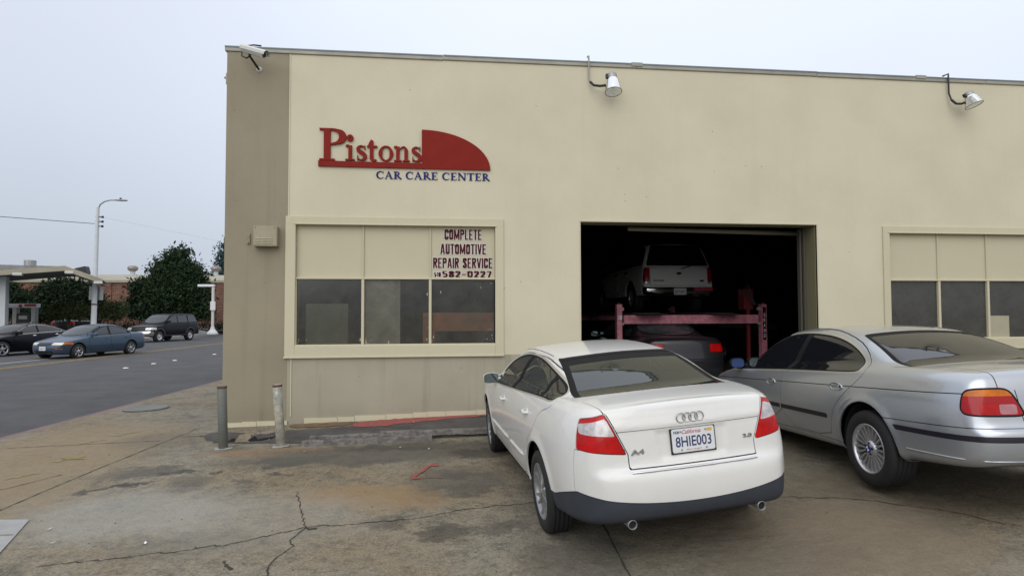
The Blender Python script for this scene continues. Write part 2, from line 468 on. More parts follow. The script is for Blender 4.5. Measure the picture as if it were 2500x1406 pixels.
class Table:
    """an outline's distance field sampled once, looked up with smooth (cubic) interpolation"""
    def __init__(s, poly, h=0.012, pad=0.25):
        P = np.asarray(poly); s.h = h
        s.o = P.min(0) - pad
        n = np.ceil((P.max(0) + pad - s.o) / h).astype(int) + 1
        s.g = sdf(poly, (s.o[0] + h * np.arange(n[0]))[:, None], (s.o[1] + h * np.arange(n[1]))[None, :])
    def lin(s, x, y):
        u = np.clip((x - s.o[0]) / s.h, 0, s.g.shape[0] - 1.001); v = np.clip((y - s.o[1]) / s.h, 0, s.g.shape[1] - 1.001)
        i, j = u.astype(int), v.astype(int); u = u - i; v = v - j
        g = s.g
        return (g[i, j] * (1 - u) + g[i + 1, j] * u) * (1 - v) + (g[i, j + 1] * (1 - u) + g[i + 1, j + 1] * u) * v
    def cub(s, x, y):
        u = np.clip((x - s.o[0]) / s.h, 1, s.g.shape[0] - 3.001); v = np.clip((y - s.o[1]) / s.h, 1, s.g.shape[1] - 3.001)
        i, j = u.astype(int), v.astype(int); u = u - i; v = v - j
        def w(t): # cubic B-spline weights: very smooth
            return ((1 - t) ** 3 / 6, (3 * t ** 3 - 6 * t ** 2 + 4) / 6, (-3 * t ** 3 + 3 * t ** 2 + 3 * t + 1) / 6, t ** 3 / 6)
        wu, wv = w(u), w(v); r = 0
        for a in range(4):
            c = 0
            for b in range(4): c = c + wv[b] * s.g[i + a - 1, j + b - 1]
            r = r + wu[a] * c
        return r

def smax(a, b, r):
    return np.minimum(-r, np.maximum(a, b)) + np.hypot(np.maximum(a + r, 0), np.maximum(b + r, 0))
def smin(a, b, r): return -smax(-a, -b, r)

def curve(xs, ys):
    """smooth lookup through the given knots"""
    P = chaikin(np.column_stack([xs, ys]), 3, closed=False)
    X, Y = P[:, 0], P[:, 1]
    return lambda t: np.interp(t, X, Y)

class Body:
    def __init__(s, sp):
        s.sp = sp
        s.low = Table(chaikin(sp['low'], 2))
        s.cab = Table(chaikin(sp['cab'], 2))
        pl = sp['plan']
        full = list(pl) + [(x, -y) for x, y in reversed(pl) if y > 0]
        s.plan = Table(chaikin(full, 2))
        s.sec = curve([a for a, b in sp['sec']], [b for a, b in sp['sec']])
        s.cabw = curve([a for a, b in sp['cabw']], [b for a, b in sp['cabw']])
        s.mode = 'lin'
    def f(s, x, y, z):
        sp = s.sp; y = np.abs(y)
        q = s.low.lin if s.mode == 'lin' else s.low.cub
        qc = s.cab.lin if s.mode == 'lin' else s.cab.cub
        qp = s.plan.lin if s.mode == 'lin' else s.plan.cub
        W = sp['w']; xm = sp['xm']; L = sp['L']
        t = (x - xm) / L
        t = np.clip(t, -1, 1)
        yy = (y / W) ** 2
        xs = x + yy * (sp['bow_f'] * np.clip(t, 0, 1) ** 2 - sp['bow_r'] * np.clip(-t, 0, 1) ** 2)
        top = np.clip((z - 0.62) / 0.3, 0, 1)
        zs = z + sp['crown'] * yy * top
        a = q(xs, zs)
        b = qp(x, y + s.sec(z))
        low = smax(a, b, sp['r_low'])
        tc = np.clip(t * 1.6, -1, 1)
        yc = (y / 0.62) ** 2
        xc = x + yc * (sp['wbow'] * np.clip(tc, 0, 1) - sp['rbow'] * np.clip(-tc, 0, 1))
        zc = z + sp['rcrown'] * yc
        c = qc(xc, zc)
        wc = s.cabw(z) - sp['cabn_r'] * np.clip(-(x - xm) / L, 0, 1) ** 2 - sp['cabn_f'] * np.clip((x - xm) / L, 0, 1) ** 2
        d = (y - wc) * 0.87
        cab = smax(c, d, sp['r_cab'])
        r = smin(low, cab, sp['r_join'])
        for (ax, az, ar, amt) in sp.get('flare', ()):
            dd = np.hypot(x - ax, z - az) - ar
            r = r - amt * np.exp(-(dd / 0.045) ** 2) * np.clip((y - 0.6) / 0.15, 0, 1)
        return r

    def mesh(s, h):
        sp = s.sp
        x0, x1, y1, z0, z1 = sp['box']
        ny = int(math.ceil(y1 / h)) + 2
        X = np.arange(x0, x1 + h, h); Y = (np.arange(-ny, ny) + 0.5) * h; Z = np.arange(z0, z1 + h, h)
        s.mode = 'lin'
        half = s.f(X[:, None, None], Y[None, ny:, None], Z[None, None, :])
        G = np.concatenate([half[:, ::-1, :], half], 1)
        V, F = surface_nets(G, np.array([X[0], Y[0], Z[0]]), h)
        s.mode = 'cub'
        eps = 0.003
        for it in range(3):
            f0 = s.f(V[:, 0], V[:, 1], V[:, 2])
            g = s.grad(V, eps)
            g2 = np.maximum((g * g).sum(1), 0.2)
            V = V - np.clip(f0 / g2, -h, h)[:, None] * g
        g = s.grad(V, 0.006)
        N = g / np.linalg.norm(g, axis=1)[:, None]
        T = np.vstack([F[:, [0, 1, 2]], F[:, [0, 2, 3]]])
        # orient outward
        c = np.cross(V[T[:, 1]] - V[T[:, 0]], V[T[:, 2]] - V[T[:, 0]])
        flip = (c * N[T[:, 0]]).sum(1) < 0
        T[flip] = T[flip][:, ::-1]
        return V, N, T
    def grad(s, V, e):
        g = np.empty_like(V)
        for k in range(3):
            P = V.copy(); P[:, k] += e; a = s.f(P[:, 0], P[:, 1], P[:, 2])
            P[:, k] -= 2 * e; g[:, k] = (a - s.f(P[:, 0], P[:, 1], P[:, 2])) / (2 * e)
        return g
    def at_rear(s, y, z):
        """x of the rearmost surface point at (y, z)"""
        s.mode = 'cub'
        xs = np.linspace(s.sp['box'][0], s.sp['xm'], 700)
        v = s.f(xs, np.full_like(xs, y), np.full_like(xs, z))
        i = np.argmax(v < 0)
        return float(xs[i])
    def at_side(s, x, z):
        s.mode = 'cub'
        ys = np.linspace(s.sp['box'][2], 0.2, 600)
        v = s.f(np.full_like(ys, x), ys, np.full_like(ys, z))
        return float(ys[np.argmax(v < 0)])
    def at_front(s, y, z):
        s.mode = 'cub'
        xs = np.linspace(s.sp['box'][1], s.sp['xm'], 700)
        v = s.f(xs, np.full_like(xs, y), np.full_like(xs, z))
        return float(xs[np.argmax(v < 0)])
    def at_top(s, x, y):
        s.mode = 'cub'
        zs = np.linspace(s.sp['box'][4], 0.3, 600)
        v = s.f(np.full_like(zs, x), np.full_like(zs, y), zs)
        return float(zs[np.argmax(v < 0)])

def surface_nets(G, o, h):
    nx, ny, nz = G.shape
    S = G < 0
    c = [(i, j, k) for i in (0, 1) for j in (0, 1) for k in (0, 1)]
    cnt = np.zeros((nx - 1, ny - 1, nz - 1), np.int8)
    for i, j, k in c: cnt += S[i:nx - 1 + i, j:ny - 1 + j, k:nz - 1 + k]
    act = (cnt > 0) & (cnt < 8)
    I = np.argwhere(act)
    idx = np.full(act.shape, -1, np.int64); idx[act] = np.arange(len(I))
    acc = np.zeros((len(I), 3)); n = np.zeros(len(I))
    for a in c:
        for ax in range(3):
            if a[ax]: continue
            b = list(a); b[ax] = 1
            ga = G[I[:, 0] + a[0], I[:, 1] + a[1], I[:, 2] + a[2]]
            gb = G[I[:, 0] + b[0], I[:, 1] + b[1], I[:, 2] + b[2]]
            m = (ga < 0) != (gb < 0)
            t = np.where(m, ga / np.where(m, ga - gb, 1), 0)
            p = np.tile(np.array(a, float), (len(I), 1)); p[:, ax] += t
            acc += p * m[:, None]; n += m
    V = o + (I + acc / n[:, None]) * h
    Fs = []
    for ax in range(3):
        u, v = (ax + 1) % 3, (ax + 2) % 3
        sl = [slice(None)] * 3; sl[ax] = slice(0, -1); A = S[tuple(sl)]
        sl[ax] = slice(1, None); B = S[tuple(sl)]
        E = np.argwhere(A != B)
        E = E[(E[:, u] > 0) & (E[:, v] > 0) & (E[:, u] < G.shape[u] - 1) & (E[:, v] < G.shape[v] - 1)]
        q = []
        for du, dv in ((0, 0), (-1, 0), (-1, -1), (0, -1)):
            P = E.copy(); P[:, u] += du; P[:, v] += dv
            q.append(idx[P[:, 0], P[:, 1], P[:, 2]])
        Fs.append(np.stack(q, 1))
    F = np.vstack(Fs)
    return V, F[(F >= 0).all(1)]

def cut(Mh, fn):
    """split a triangle mesh (V, N, T) along fn = 0; returns (inside, outside)"""
    V, N, T = Mh
    if len(T) == 0: return Mh, Mh
    f = fn(V[:, 0], V[:, 1], V[:, 2])
    f = np.where(np.abs(f) < 1e-5, 1e-5, f)
    s = (f < 0)[T]; n = s.sum(1)
    ins, outs = [T[n == 3]], [T[n == 0]]
    mixed = (n == 1) | (n == 2)
    if mixed.any():
        Tm, sm, nm = T[mixed], s[mixed], n[mixed]
        odd = np.where(nm[:, None] == 1, sm, ~sm)
        k = np.argmax(odd, 1)
        r = np.arange(len(Tm))
        a, b, c = Tm[r, k], Tm[r, (k + 1) % 3], Tm[r, (k + 2) % 3]
        e = np.vstack([np.sort(np.stack([a, b], 1), 1), np.sort(np.stack([a, c], 1), 1)])
        ue, inv = np.unique(e, axis=0, return_inverse=True); inv = inv.ravel()
        t = (f[ue[:, 0]] / (f[ue[:, 0]] - f[ue[:, 1]]))[:, None]
        nv = V[ue[:, 0]] * (1 - t) + V[ue[:, 1]] * t
        nn = N[ue[:, 0]] * (1 - t) + N[ue[:, 1]] * t
        nn /= np.linalg.norm(nn, axis=1)[:, None] + 1e-12
        ab = len(V) + inv[:len(a)]; ac = len(V) + inv[len(a):]
        V = np.vstack([V, nv]); N = np.vstack([N, nn])
        t1 = np.stack([a, ab, ac], 1); t2 = np.stack([ab, b, c], 1); t3 = np.stack([ab, c, ac], 1)
        one = nm == 1
        ins += [t1[one], t2[~one], t3[~one]]; outs += [t1[~one], t2[one], t3[one]]
    return compact(V, N, np.vstack(ins)), compact(V, N, np.vstack(outs))

def compact(V, N, T):
    if len(T) == 0: return V[:0], N[:0], T
    u, inv = np.unique(T, return_inverse=True)
    return V[u], N[u], inv.reshape(T.shape)

def add_rim(Mh, depth):
    """turn the cut edges inwards so that panels have thickness"""
    V, N, T = Mh
    E = np.vstack([T[:, [0, 1]], T[:, [1, 2]], T[:, [2, 0]]])
    key = np.sort(E, 1)
    u, inv, cnt = np.unique(key, axis=0, return_inverse=True, return_counts=True)
    B = E[cnt[inv.ravel()] == 1]
    if len(B) == 0: return Mh
    a, b = B[:, 0], B[:, 1]
    k = len(V); n = len(B)
    d = V[b] - V[a]
    nr = np.cross(d, N[a]); nr /= np.linalg.norm(nr, axis=1)[:, None] + 1e-9
    V2 = np.vstack([V, V[a], V[b], V[b] - N[b] * depth, V[a] - N[a] * depth])
    N2 = np.vstack([N, nr, nr, nr, nr])
    r = np.arange(n)
    p0, p1, p2, p3 = k + r, k + n + r, k + 2 * n + r, k + 3 * n + r
    return V2, N2, np.vstack([T, np.stack([p1, p0, p3], 1), np.stack([p1, p3, p2], 1)])

def part(Mh, name, m, parent, inset=0.0, rim=0.008, label=None):
    V, N, T = Mh
    if len(T) < 3: return None
    if inset: V = V - N * inset
    if rim: V, N, T = add_rim((V, N, T), rim)
    o = mesh_obj(name, V, T, m, parent, True, N)
    if label: o['label'] = label
    return o

def poly_reg(poly, plane='xz', n=2, grow=0.0):
    P = chaikin(poly, n) if n else np.asarray(poly, float)
    def g(x, y, z):
        if plane == 'xz': return sdf(P, x, z) - grow
        if plane == 'yz': return sdf(P, y, z) - grow
        return sdf(P, x, y) - grow
    return g

def cut_panel(Mh, fn, gap=0.004):
    """take a panel out, leaving an open joint of the given width around it"""
    pin, rest = cut(Mh, lambda x, y, z: fn(x, y, z) + gap / 2)
    _, rest = cut(rest, lambda x, y, z: fn(x, y, z) - gap / 2)
    return pin, rest

def join(*ms):
    V = np.vstack([m[0] for m in ms]); N = np.vstack([m[1] for m in ms]); k = 0; T = []
    for m in ms: T.append(m[2] + k); k += len(m[0])
    T = np.vstack(T)
    _, first, inv = np.unique(np.round(V, 6), axis=0, return_index=True, return_inverse=True)
    T = inv.ravel()[T]
    T = T[(T[:, 0] != T[:, 1]) & (T[:, 1] != T[:, 2]) & (T[:, 0] != T[:, 2])]
    return V[first], N[first], T

def cut_band(Mh, line, w, mask):
    """take out a thin groove |line| < w where mask < 0; returns (groove, rest)"""
    a, out = cut(Mh, mask)
    lo, hi = cut(a, lambda x, y, z: line(x, y, z) - w)
    lo, mid = cut(lo, lambda x, y, z: line(x, y, z) + w)
    return mid, join(lo, hi, out)

def both(fn):
    """the same region on either side: returns (left only, right only)"""
    return (lambda x, y, z: np.maximum(fn(x, np.abs(y), z), 0.12 - y)), (lambda x, y, z: np.maximum(fn(x, np.abs(y), z), 0.12 + y))

# ------------------------------------------------------------------ wheels
def wheel(parent, x, y, z, R_, rim, style, side, steer=0.0, width=0.2, alloy='alloy', n=48):
    """side +1: outer face towards +y. The wheel disc carries tyre, brake disc and centre cap."""
    mt = Matrix.Translation((x, y, z)) @ Matrix.Rotation(steer, 4, 'Z')
    if side < 0: mt = mt @ Matrix.Rotation(math.pi, 4, 'Z')
    w2 = width / 2
    f = w2            # outer face in local y
    b = MB()
    b.lathe([(rim * 0.93, f - 0.13), (rim * 0.90, f - 0.05), (rim * 0.93, f - 0.022), (rim * 0.965, f - 0.006), (rim, f - 0.004), (rim + 0.006, f - 0.012), (rim + 0.004, f - 0.03)], mt, n)
    hub = rim * (0.30 if style != 'multi' else 0.36)
    b.lathe([(0.0, f - 0.012), (hub * 0.55, f - 0.012), (hub * 0.8, f - 0.02), (hub, f - 0.035), (hub, f - 0.07)], mt, 28)
    def spoke(a, w0, w1, r0, r1, y0=-0.016, y1=-0.012, dy=0.035, sag=-0.012, twist=0.0):
        V = []; F = []
        K = 5
        for k in range(K):
            t = k / (K - 1); r_ = r0 + (r1 - r0) * t
            w = w0 + (w1 - w0) * t
            yy = f + y0 + (y1 - y0) * t + sag * math.sin(math.pi * t)
            aa = a + twist * t
            ca, sa = math.cos(aa), math.sin(aa)
            for q, dq in ((-w / 2, -dy), (-w / 2 * 0.72, 0), (w / 2 * 0.72, 0), (w / 2, -dy)):
                V.append(mt @ Vector((r_ * ca - q * sa, yy + dq, r_ * sa + q * ca)))
        for k in range(K - 1):
            for q in range(3): F.append((k * 4 + q, k * 4 + q + 1, k * 4 + q + 5, k * 4 + q + 4))
        b.add(V, F, False)
    if style == 'multi':
        for k in range(20):
            spoke(2 * math.pi * k / 20, 0.020, 0.028, hub * 0.85, rim * 0.93, y0=-0.03, y1=-0.022, sag=-0.004, dy=0.03)
    elif style == 'swirl7':
        for k in range(7):
            a = 2 * math.pi * k / 7 + 0.3
            spoke(a, 0.045, 0.022, hub * 0.7, rim * 0.94, twist=0.20)
            spoke(a, 0.040, 0.018, hub * 0.7, rim * 0.94, twist=-0.16)
    elif style == 'six':
        for k in range(6):
            spoke(2 * math.pi * k / 6 + 0.4, 0.06, 0.035, hub * 0.7, rim * 0.94)
    elif style == 'five':
        for k in range(5):
            spoke(2 * math.pi * k / 5 + 0.3, 0.085, 0.07, hub * 0.7, rim * 0.94)
    else:
        b.lathe([(hub, f - 0.03), (rim * 0.7, f - 0.05), (rim * 0.93, f - 0.03)], mt, 32)
    o = b.build('wheel', M[alloy], parent)
    t = MB()
    s = R_ - rim
    prof = [(rim + 0.004, -w2 + 0.006), (rim + 0.3 * s, -w2 - 0.004), (rim + 0.75 * s, -w2 + 0.002), (R_ - 0.008, -w2 + 0.016), (R_ - 0.001, -w2 + 0.035)]
    for gy in (-0.5, -0.17, 0.17, 0.5):
        gy *= w2
        prof += [(R_, gy - 0.007), (R_ - 0.007, gy - 0.004), (R_ - 0.007, gy + 0.004), (R_, gy + 0.007)]
    prof += [(R_ - 0.001, w2 - 0.035), (R_ - 0.008, w2 - 0.016), (rim + 0.75 * s, w2 - 0.002), (rim + 0.45 * s, w2 + 0.004), (rim + 0.2 * s, w2 + 0.001), (rim + 0.004, w2 - 0.008), (rim - 0.005, w2 - 0.012)]
    t.lathe(prof, mt, n)
    t.build('tyre', M['tyre'], o)
    d = MB(); d.lathe([(0, f - 0.10), (rim * 0.72, f - 0.10), (rim * 0.72, f - 0.12), (rim * 0.92, f - 0.121), (rim * 0.92, -w2 + 0.02), (0, -w2 + 0.02)], mt, 32)
    d.build('brake_disc', M['disc'], o)
    cb = MB()
    if style == 'multi':
        for k in range(5):
            a = 2 * math.pi * k / 5 + 0.5
            c_, s_ = math.cos(a) * hub * 0.62, math.sin(a) * hub * 0.62
            cb = MB(); cb.tube(mt @ Vector((c_, f - 0.03, s_)), mt @ Vector((c_, f - 0.010, s_)), 0.010, n=10)
            cb.build('wheel_bolt', M['seam'], o)
        cp = MB(); cp.tube(mt @ Vector((0, f - 0.02, 0)), mt @ Vector((0, f - 0.006, 0)), 0.033, n=24); cp.build('centre_cap', M['roundel'], o)
        for q in (0, 1):
            qd = MB()
            a0 = q * math.pi + 0.3
            pts = [(0, 0)] + [(0.021 * math.cos(a0 + k * math.pi / 12), 0.021 * math.sin(a0 + k * math.pi / 12)) for k in range(7)]
            qd.prism(pts, f - 0.0062, f - 0.0045, mt); qd.build('cap_quarter', M['plate_white'], o)
    else:
        cb.tube(mt @ Vector((0, f - 0.014, 0)), mt @ Vector((0, f - 0.006, 0)), hub * 0.42, n=20)
        cb.build('centre_cap', M['badge'], o)
    return o

def ring_pts(r, n=24): return [(r * math.cos(2 * math.pi * k / n), r * math.sin(2 * math.pi * k / n)) for k in range(n)]

def plate(parent, x, y, z, tilt, chars, small=False, big=True, ry=math.pi / 2):
    """a rear or front number plate; local x runs across the car, facing -x (rear)"""
    pl = MB(); w, h = 0.152, 0.077
    pts = []
    for cx, cz, a0 in ((w - .012, h - .012, 0), (-w + .012, h - .012, 90), (-w + .012, -h + .012, 180), (w - .012, -h + .012, 270)):
        pts += [(cx + .012 * math.cos(R(a0 + k * 30)), cz + .012 * math.sin(R(a0 + k * 30))) for k in range(4)]
    pl.prism(pts, -0.003, 0.004)
    o = pl.build('number_plate', M['plate_white'], parent)
    o.location = (x, y, z); o.rotation_euler = (tilt, 0, -ry)
    fr = MB()
    for a, b in (((-w - .008, -.006, -h - .006), (w + .008, .006, -h + .004)), ((-w - .008, -.006, h - .004), (w + .008, .006, h + .006)),
                 ((-w - .008, -.006, -h + .004), (-w + .004, .006, h - .004)), ((w - .004, -.006, -h + .004), (w + .008, .006, h - .004))):
        fr.box(a, b)
    if not small:
        fr.build('plate_frame', M['black_plastic'], o).location = (0, 0.006, -0.004)
    text_obj(chars, M['plate_blue'], o, (0, -0.0045, -0.008), (R(90), 0, 0), size=0.068, width=0.255, bold=0.012)
    if not small:
        text_obj('California', M['plate_red'], o, (-0.012, -0.0045, 0.055), (R(90), 0, 0), size=0.026, width=0.135, shear=0.35, bold=0.004)
        text_obj('FEB', M['plate_blue'], o, (-0.118, -0.0045, 0.055), (R(90), 0, 0), size=0.017, width=0.04, bold=0.02)
        text_obj('dmv.ca.gov', M['plate_red'], o, (0, -0.0045, -0.062), (R(90), 0, 0), size=0.013, width=0.11)
        s_ = MB(); s_.box((0.100, -0.0046, 0.046), (0.136, -0.0036, 0.066)); s_.build('year_sticker', M['sticker_yellow'], o)
        for bx in (-0.089, 0.089):
            bo = MB()
            for bz in (0.058, -0.060): bo.tube((bx, -0.008, bz), (bx, -0.003, bz), 0.006, n=8)
            bo.build('bolt', M['steel_galv'], o)
    return o

def seats(parent, m, xf, xr, zf, w=0.50, zh=1.16, rear_heads=True):
    """front pair at xf and a rear bench at xr (reference points at the cushion's back)"""
    for s in (-1, 1):
        b = MB(); y = s * 0.36
        b.box((xf, y - w / 2, zf), (xf + 0.50, y + w / 2, zf + 0.16), 0.03)
        mt = Matrix.Translation((xf + 0.02, y, zf + 0.08)) @ Matrix.Rotation(R(-14), 4, 'Y')
        b.box((-0.07, -w / 2 + 0.01, 0), (0.06, w / 2 - 0.01, 0.60), 0.04, mt)
        o = b.build('front_seat', m, parent)
        h = MB(); h.box((-0.05, -0.14, 0.64), (0.05, 0.14, 0.80), 0.035, mt)
        for q in (-0.05, 0.05): h.tube(mt @ Vector((0, q, 0.55)), mt @ Vector((0, q, 0.66)), 0.008, n=6)
        h.build('head_restraint', m, o)
    b = MB()
    b.box((xr, -0.64, zf - 0.02), (xr + 0.48, 0.64, zf + 0.15), 0.03)
    mt = Matrix.Translation((xr + 0.02, 0, zf + 0.08)) @ Matrix.Rotation(R(-22), 4, 'Y')
    b.box((-0.08, -0.62, 0), (0.06, 0.62, 0.52), 0.04, mt)
    o = b.build('rear_seat', m, parent)
    for s in ((-1, 1) if rear_heads else ()):
        h = MB(); h.box((-0.03, s * 0.36 - 0.11, 0.545), (0.05, s * 0.36 + 0.11, 0.665), 0.038, mt); h.build('head_restraint', m, o)

def dashboard(parent, x, z, w=0.68):
    b = MB(); b.box((x, -w, z - 0.22), (x + 0.4, w, z), 0.05); b.build('dashboard', M['black_plastic'], parent)
    s = MB(); mt = Matrix.Translation((x - 0.14, 0.36, z - 0.03)) @ Matrix.Rotation(R(62), 4, 'Y')
    pts = [mt @ Vector((0.18 * math.cos(2 * math.pi * k / 24), 0.18 * math.sin(2 * math.pi * k / 24), 0)) for k in range(25)]
    s.path(pts, 0.014, 6, False); s.tube(mt @ Vector((0, -0.17, 0)), mt @ Vector((0, 0.17, 0)), 0.02, n=6)
    s.build('steering_wheel', M['black_plastic'], parent)

def mirror(parent, x, y, z, s, m, film=False, size=(0.10, 0.19, 0.13)):
    b = MB(); dx, dy, dz = size
    cx, cy = x, y + s * (0.02 + dy / 2)
    V = []; F = []
    K = 12
    prof = [(0.0, 0.93), (0.25, 1.0), (0.6, 0.92), (0.85, 0.66), (1.0, 0.25)]
    for t, sc in prof:
        for k in range(K):
            a = 2 * math.pi * (k + 0.5) / K
            ca, sa = math.cos(a), math.sin(a)
            q = 0.62
            V.append((cx + t * dx, cy + dy / 2 * sc * math.copysign(abs(ca) ** q, ca), z + dz / 2 * sc * math.copysign(abs(sa) ** q, sa)))
    for i in range(len(prof) - 1):
        for k in range(K): F.append((i * K + k, i * K + (k + 1) % K, (i + 1) * K + (k + 1) % K, (i + 1) * K + k))
    F.append(tuple(range(4 * K, 5 * K)))
    b.add(V, F, True)
    b.tube((x + 0.05, y - s * 0.04, z - dz * 0.3), (cx + 0.05, cy, z - dz * 0.2), 0.028, 0.035, n=10)
    o = b.build('door_mirror', m, parent)
    g = MB(); g.add([(cx + 0.006, cy + dy / 2 * 0.86 * math.copysign(abs(math.cos(2 * math.pi * (k + .5) / K)) ** .62, math.cos(2 * math.pi * (k + .5) / K)),
                      z + dz / 2 * 0.86 * math.copysign(abs(math.sin(2 * math.pi * (k + .5) / K)) ** .62, math.sin(2 * math.pi * (k + .5) / K))) for k in range(K)], [tuple(range(K))])
    g.build('mirror_glass', M['mirror_blue'] if film else M['mirror_dark'], o)
    return o

def handle(parent, body, x, z, m, L=0.17, s=1, style='bar', name='door_handle'):
    y = body.at_side(x, z)
    b = MB()
    if style == 'bar':
        b.path([(x - L / 2, s * (y - 0.005), z), (x - L / 2 + 0.02, s * (y + 0.028), z), (x + L / 2 - 0.03, s * (y + 0.030), z - 0.002), (x + L / 2, s * (y + 0.002), z - 0.004)], [0.012, 0.015, 0.015, 0.012], 8)
        o = b.build(name, m, parent)
        c = MB(); c.lathe([(0.0, 0.0015), (0.045, 0.0012), (0.05, -0.01)], Matrix.Translation((x - 0.01, s * y, z)) @ Matrix.Diagonal((1.3, s, 0.62, 1)), 20)
        c.build('handle_recess', m, o)
    else:      # pull flap in an oval surround with a dark hollow under it
        b.lathe([(0.075, -0.004), (0.078, 0.006), (0.072, 0.010), (0.058, 0.006), (0.055, -0.006)], Matrix.Translation((x, s * y, z)) @ Matrix.Diagonal((1.35, s, 0.50, 1)), 28)
        o = b.build(name, m, parent)
        c = MB(); c.lathe([(0.0, 0.001), (0.056, 0.001)], Matrix.Translation((x, s * y, z)) @ Matrix.Diagonal((1.35, s, 0.50, 1)), 24)
        c.build('handle_recess', M['seam'], o)
        f = MB(); f.box((x - 0.062, s * (y + 0.001), z - 0.004), (x + 0.062, s * (y + 0.014), z + 0.022), 0.005)
        f.build('handle_flap', m, o)
    return o

def wells(parent, xs, z, r, w):
    for x in xs:
        for s in (-1, 1):
            b = MB()
            mt = Matrix.Translation((x, s * (w - 0.16), z)) @ Matrix.Rotation(0 if s > 0 else math.pi, 4, 'Z')
            b.lathe([(r, 0.125), (r - 0.004, -0.16), (0.02, -0.17)], mt, 28, True, -0.12, math.pi + 0.12)
            b.build('wheel_well', M['well'], parent)

# ------------------------------------------------------------------ car assembly
def arch_fn(ax, az, r, y0=0.5):
    return lambda x, y, z: np.maximum(np.hypot(x - ax, z - az) - r, y0 - np.abs(y))

def glass_set(Mh, fn, grow_fn, root, name, m, seal='seal', band=0.012, frit=0.0, frit_mat='seal', inset=0.004):
    """fn(grow) -> region. Takes out the pane, an optional printed border and the rubber round it"""
    pane, rest = cut(Mh, grow_fn(0.0))
    rub, rest = cut(rest, grow_fn(band))
    if frit:
        inner, border = cut(pane, grow_fn(-frit))
        o = part(inner, name, m, root, inset, 0)
        part(border, name + '_border', M[frit_mat], o, inset - 0.001, 0)
    else:
        o = part(pane, name, m, root, inset, 0)
    if band and o is not None: part(rub, name + '_seal', M[seal], o, 0.0005, 0.006)
    return rest

def shell(B, cuts, root, off=0.014, h=0.036):
    V, N, T = B.mesh(h)
    Mh = (V - N * off, N, T)
    for c in cuts: _, Mh = cut(Mh, c)
    part(Mh, 'inner_shell', M['seam'], root, 0, 0)

def squash(pts, z0, k):
    """lower everything above z0 by the fraction k"""
    return [(a, b - max(0.0, b - z0) * k) for a, b in pts]

SPEC_A = dict(   # the white saloon
    low=[(-.60, .275), (-.80, .295), (-.93, .325), (-.985, .40), (-1.0, .50), (-.992, .60), (-.968, .652), (-.945, .668), (-.928, .70), (-.918, .80), (-.905, .93), (-.885, 1.02), (-.862, 1.062), (-.80, 1.078), (-.6, 1.088), (-.3, 1.09),
         (.6, 1.075), (1.6, 1.05), (2.2, 1.01), (2.6, .975), (3.0, .90), (3.25, .83), (3.42, .75), (3.52, .62), (3.56, .45), (3.52, .28), (3.35, .24), (2.0, .235), (.5, .24)],
    cab=[(-.66, .92), (-.50, 1.02), (-.36, 1.085), (-.18, 1.16), (.05, 1.262), (.25, 1.342), (.42, 1.392), (.65, 1.425), (.95, 1.443), (1.3, 1.447), (1.6, 1.43), (1.85, 1.375), (2.1, 1.265), (2.4, 1.12), (2.66, .99), (2.78, .90), (2.6, .75), (-.4, .75)],
    plan=[(-1.0, 0), (-.998, .3), (-.982, .46), (-.948, .59), (-.885, .675), (-.79, .750), (-.62, .822), (-.35, .860), (.1, .880), (1.0, .885), (2.0, .883), (2.7, .875), (3.0, .85), (3.25, .78), (3.42, .65), (3.53, .4), (3.56, 0)],
    sec=[(.1, .06), (.25, .050), (.32, .026), (.42, .008), (.55, .0), (.70, .003), (.82, .020), (.92, .048), (1.0, .085), (1.06, .125), (1.15, .20), (1.5, .4)],
    cabw=[(.7, .79), (.9, .775), (1.0, .752), (1.1, .712), (1.2, .664), (1.3, .612), (1.4, .555), (1.5, .49)],
    w=.88, xm=1.25, L=2.3, bow_f=.22, bow_r=.075, crown=.045, r_low=.055, wbow=.16, rbow=.07, rcrown=.035, cabn_r=.085, cabn_f=.09, r_cab=.10, r_join=.03,
    flare=[(0, .33, .375, .010), (2.65, .33, .375, .010)],
    box=(-1.06, 3.63, .93, .18, 1.50))

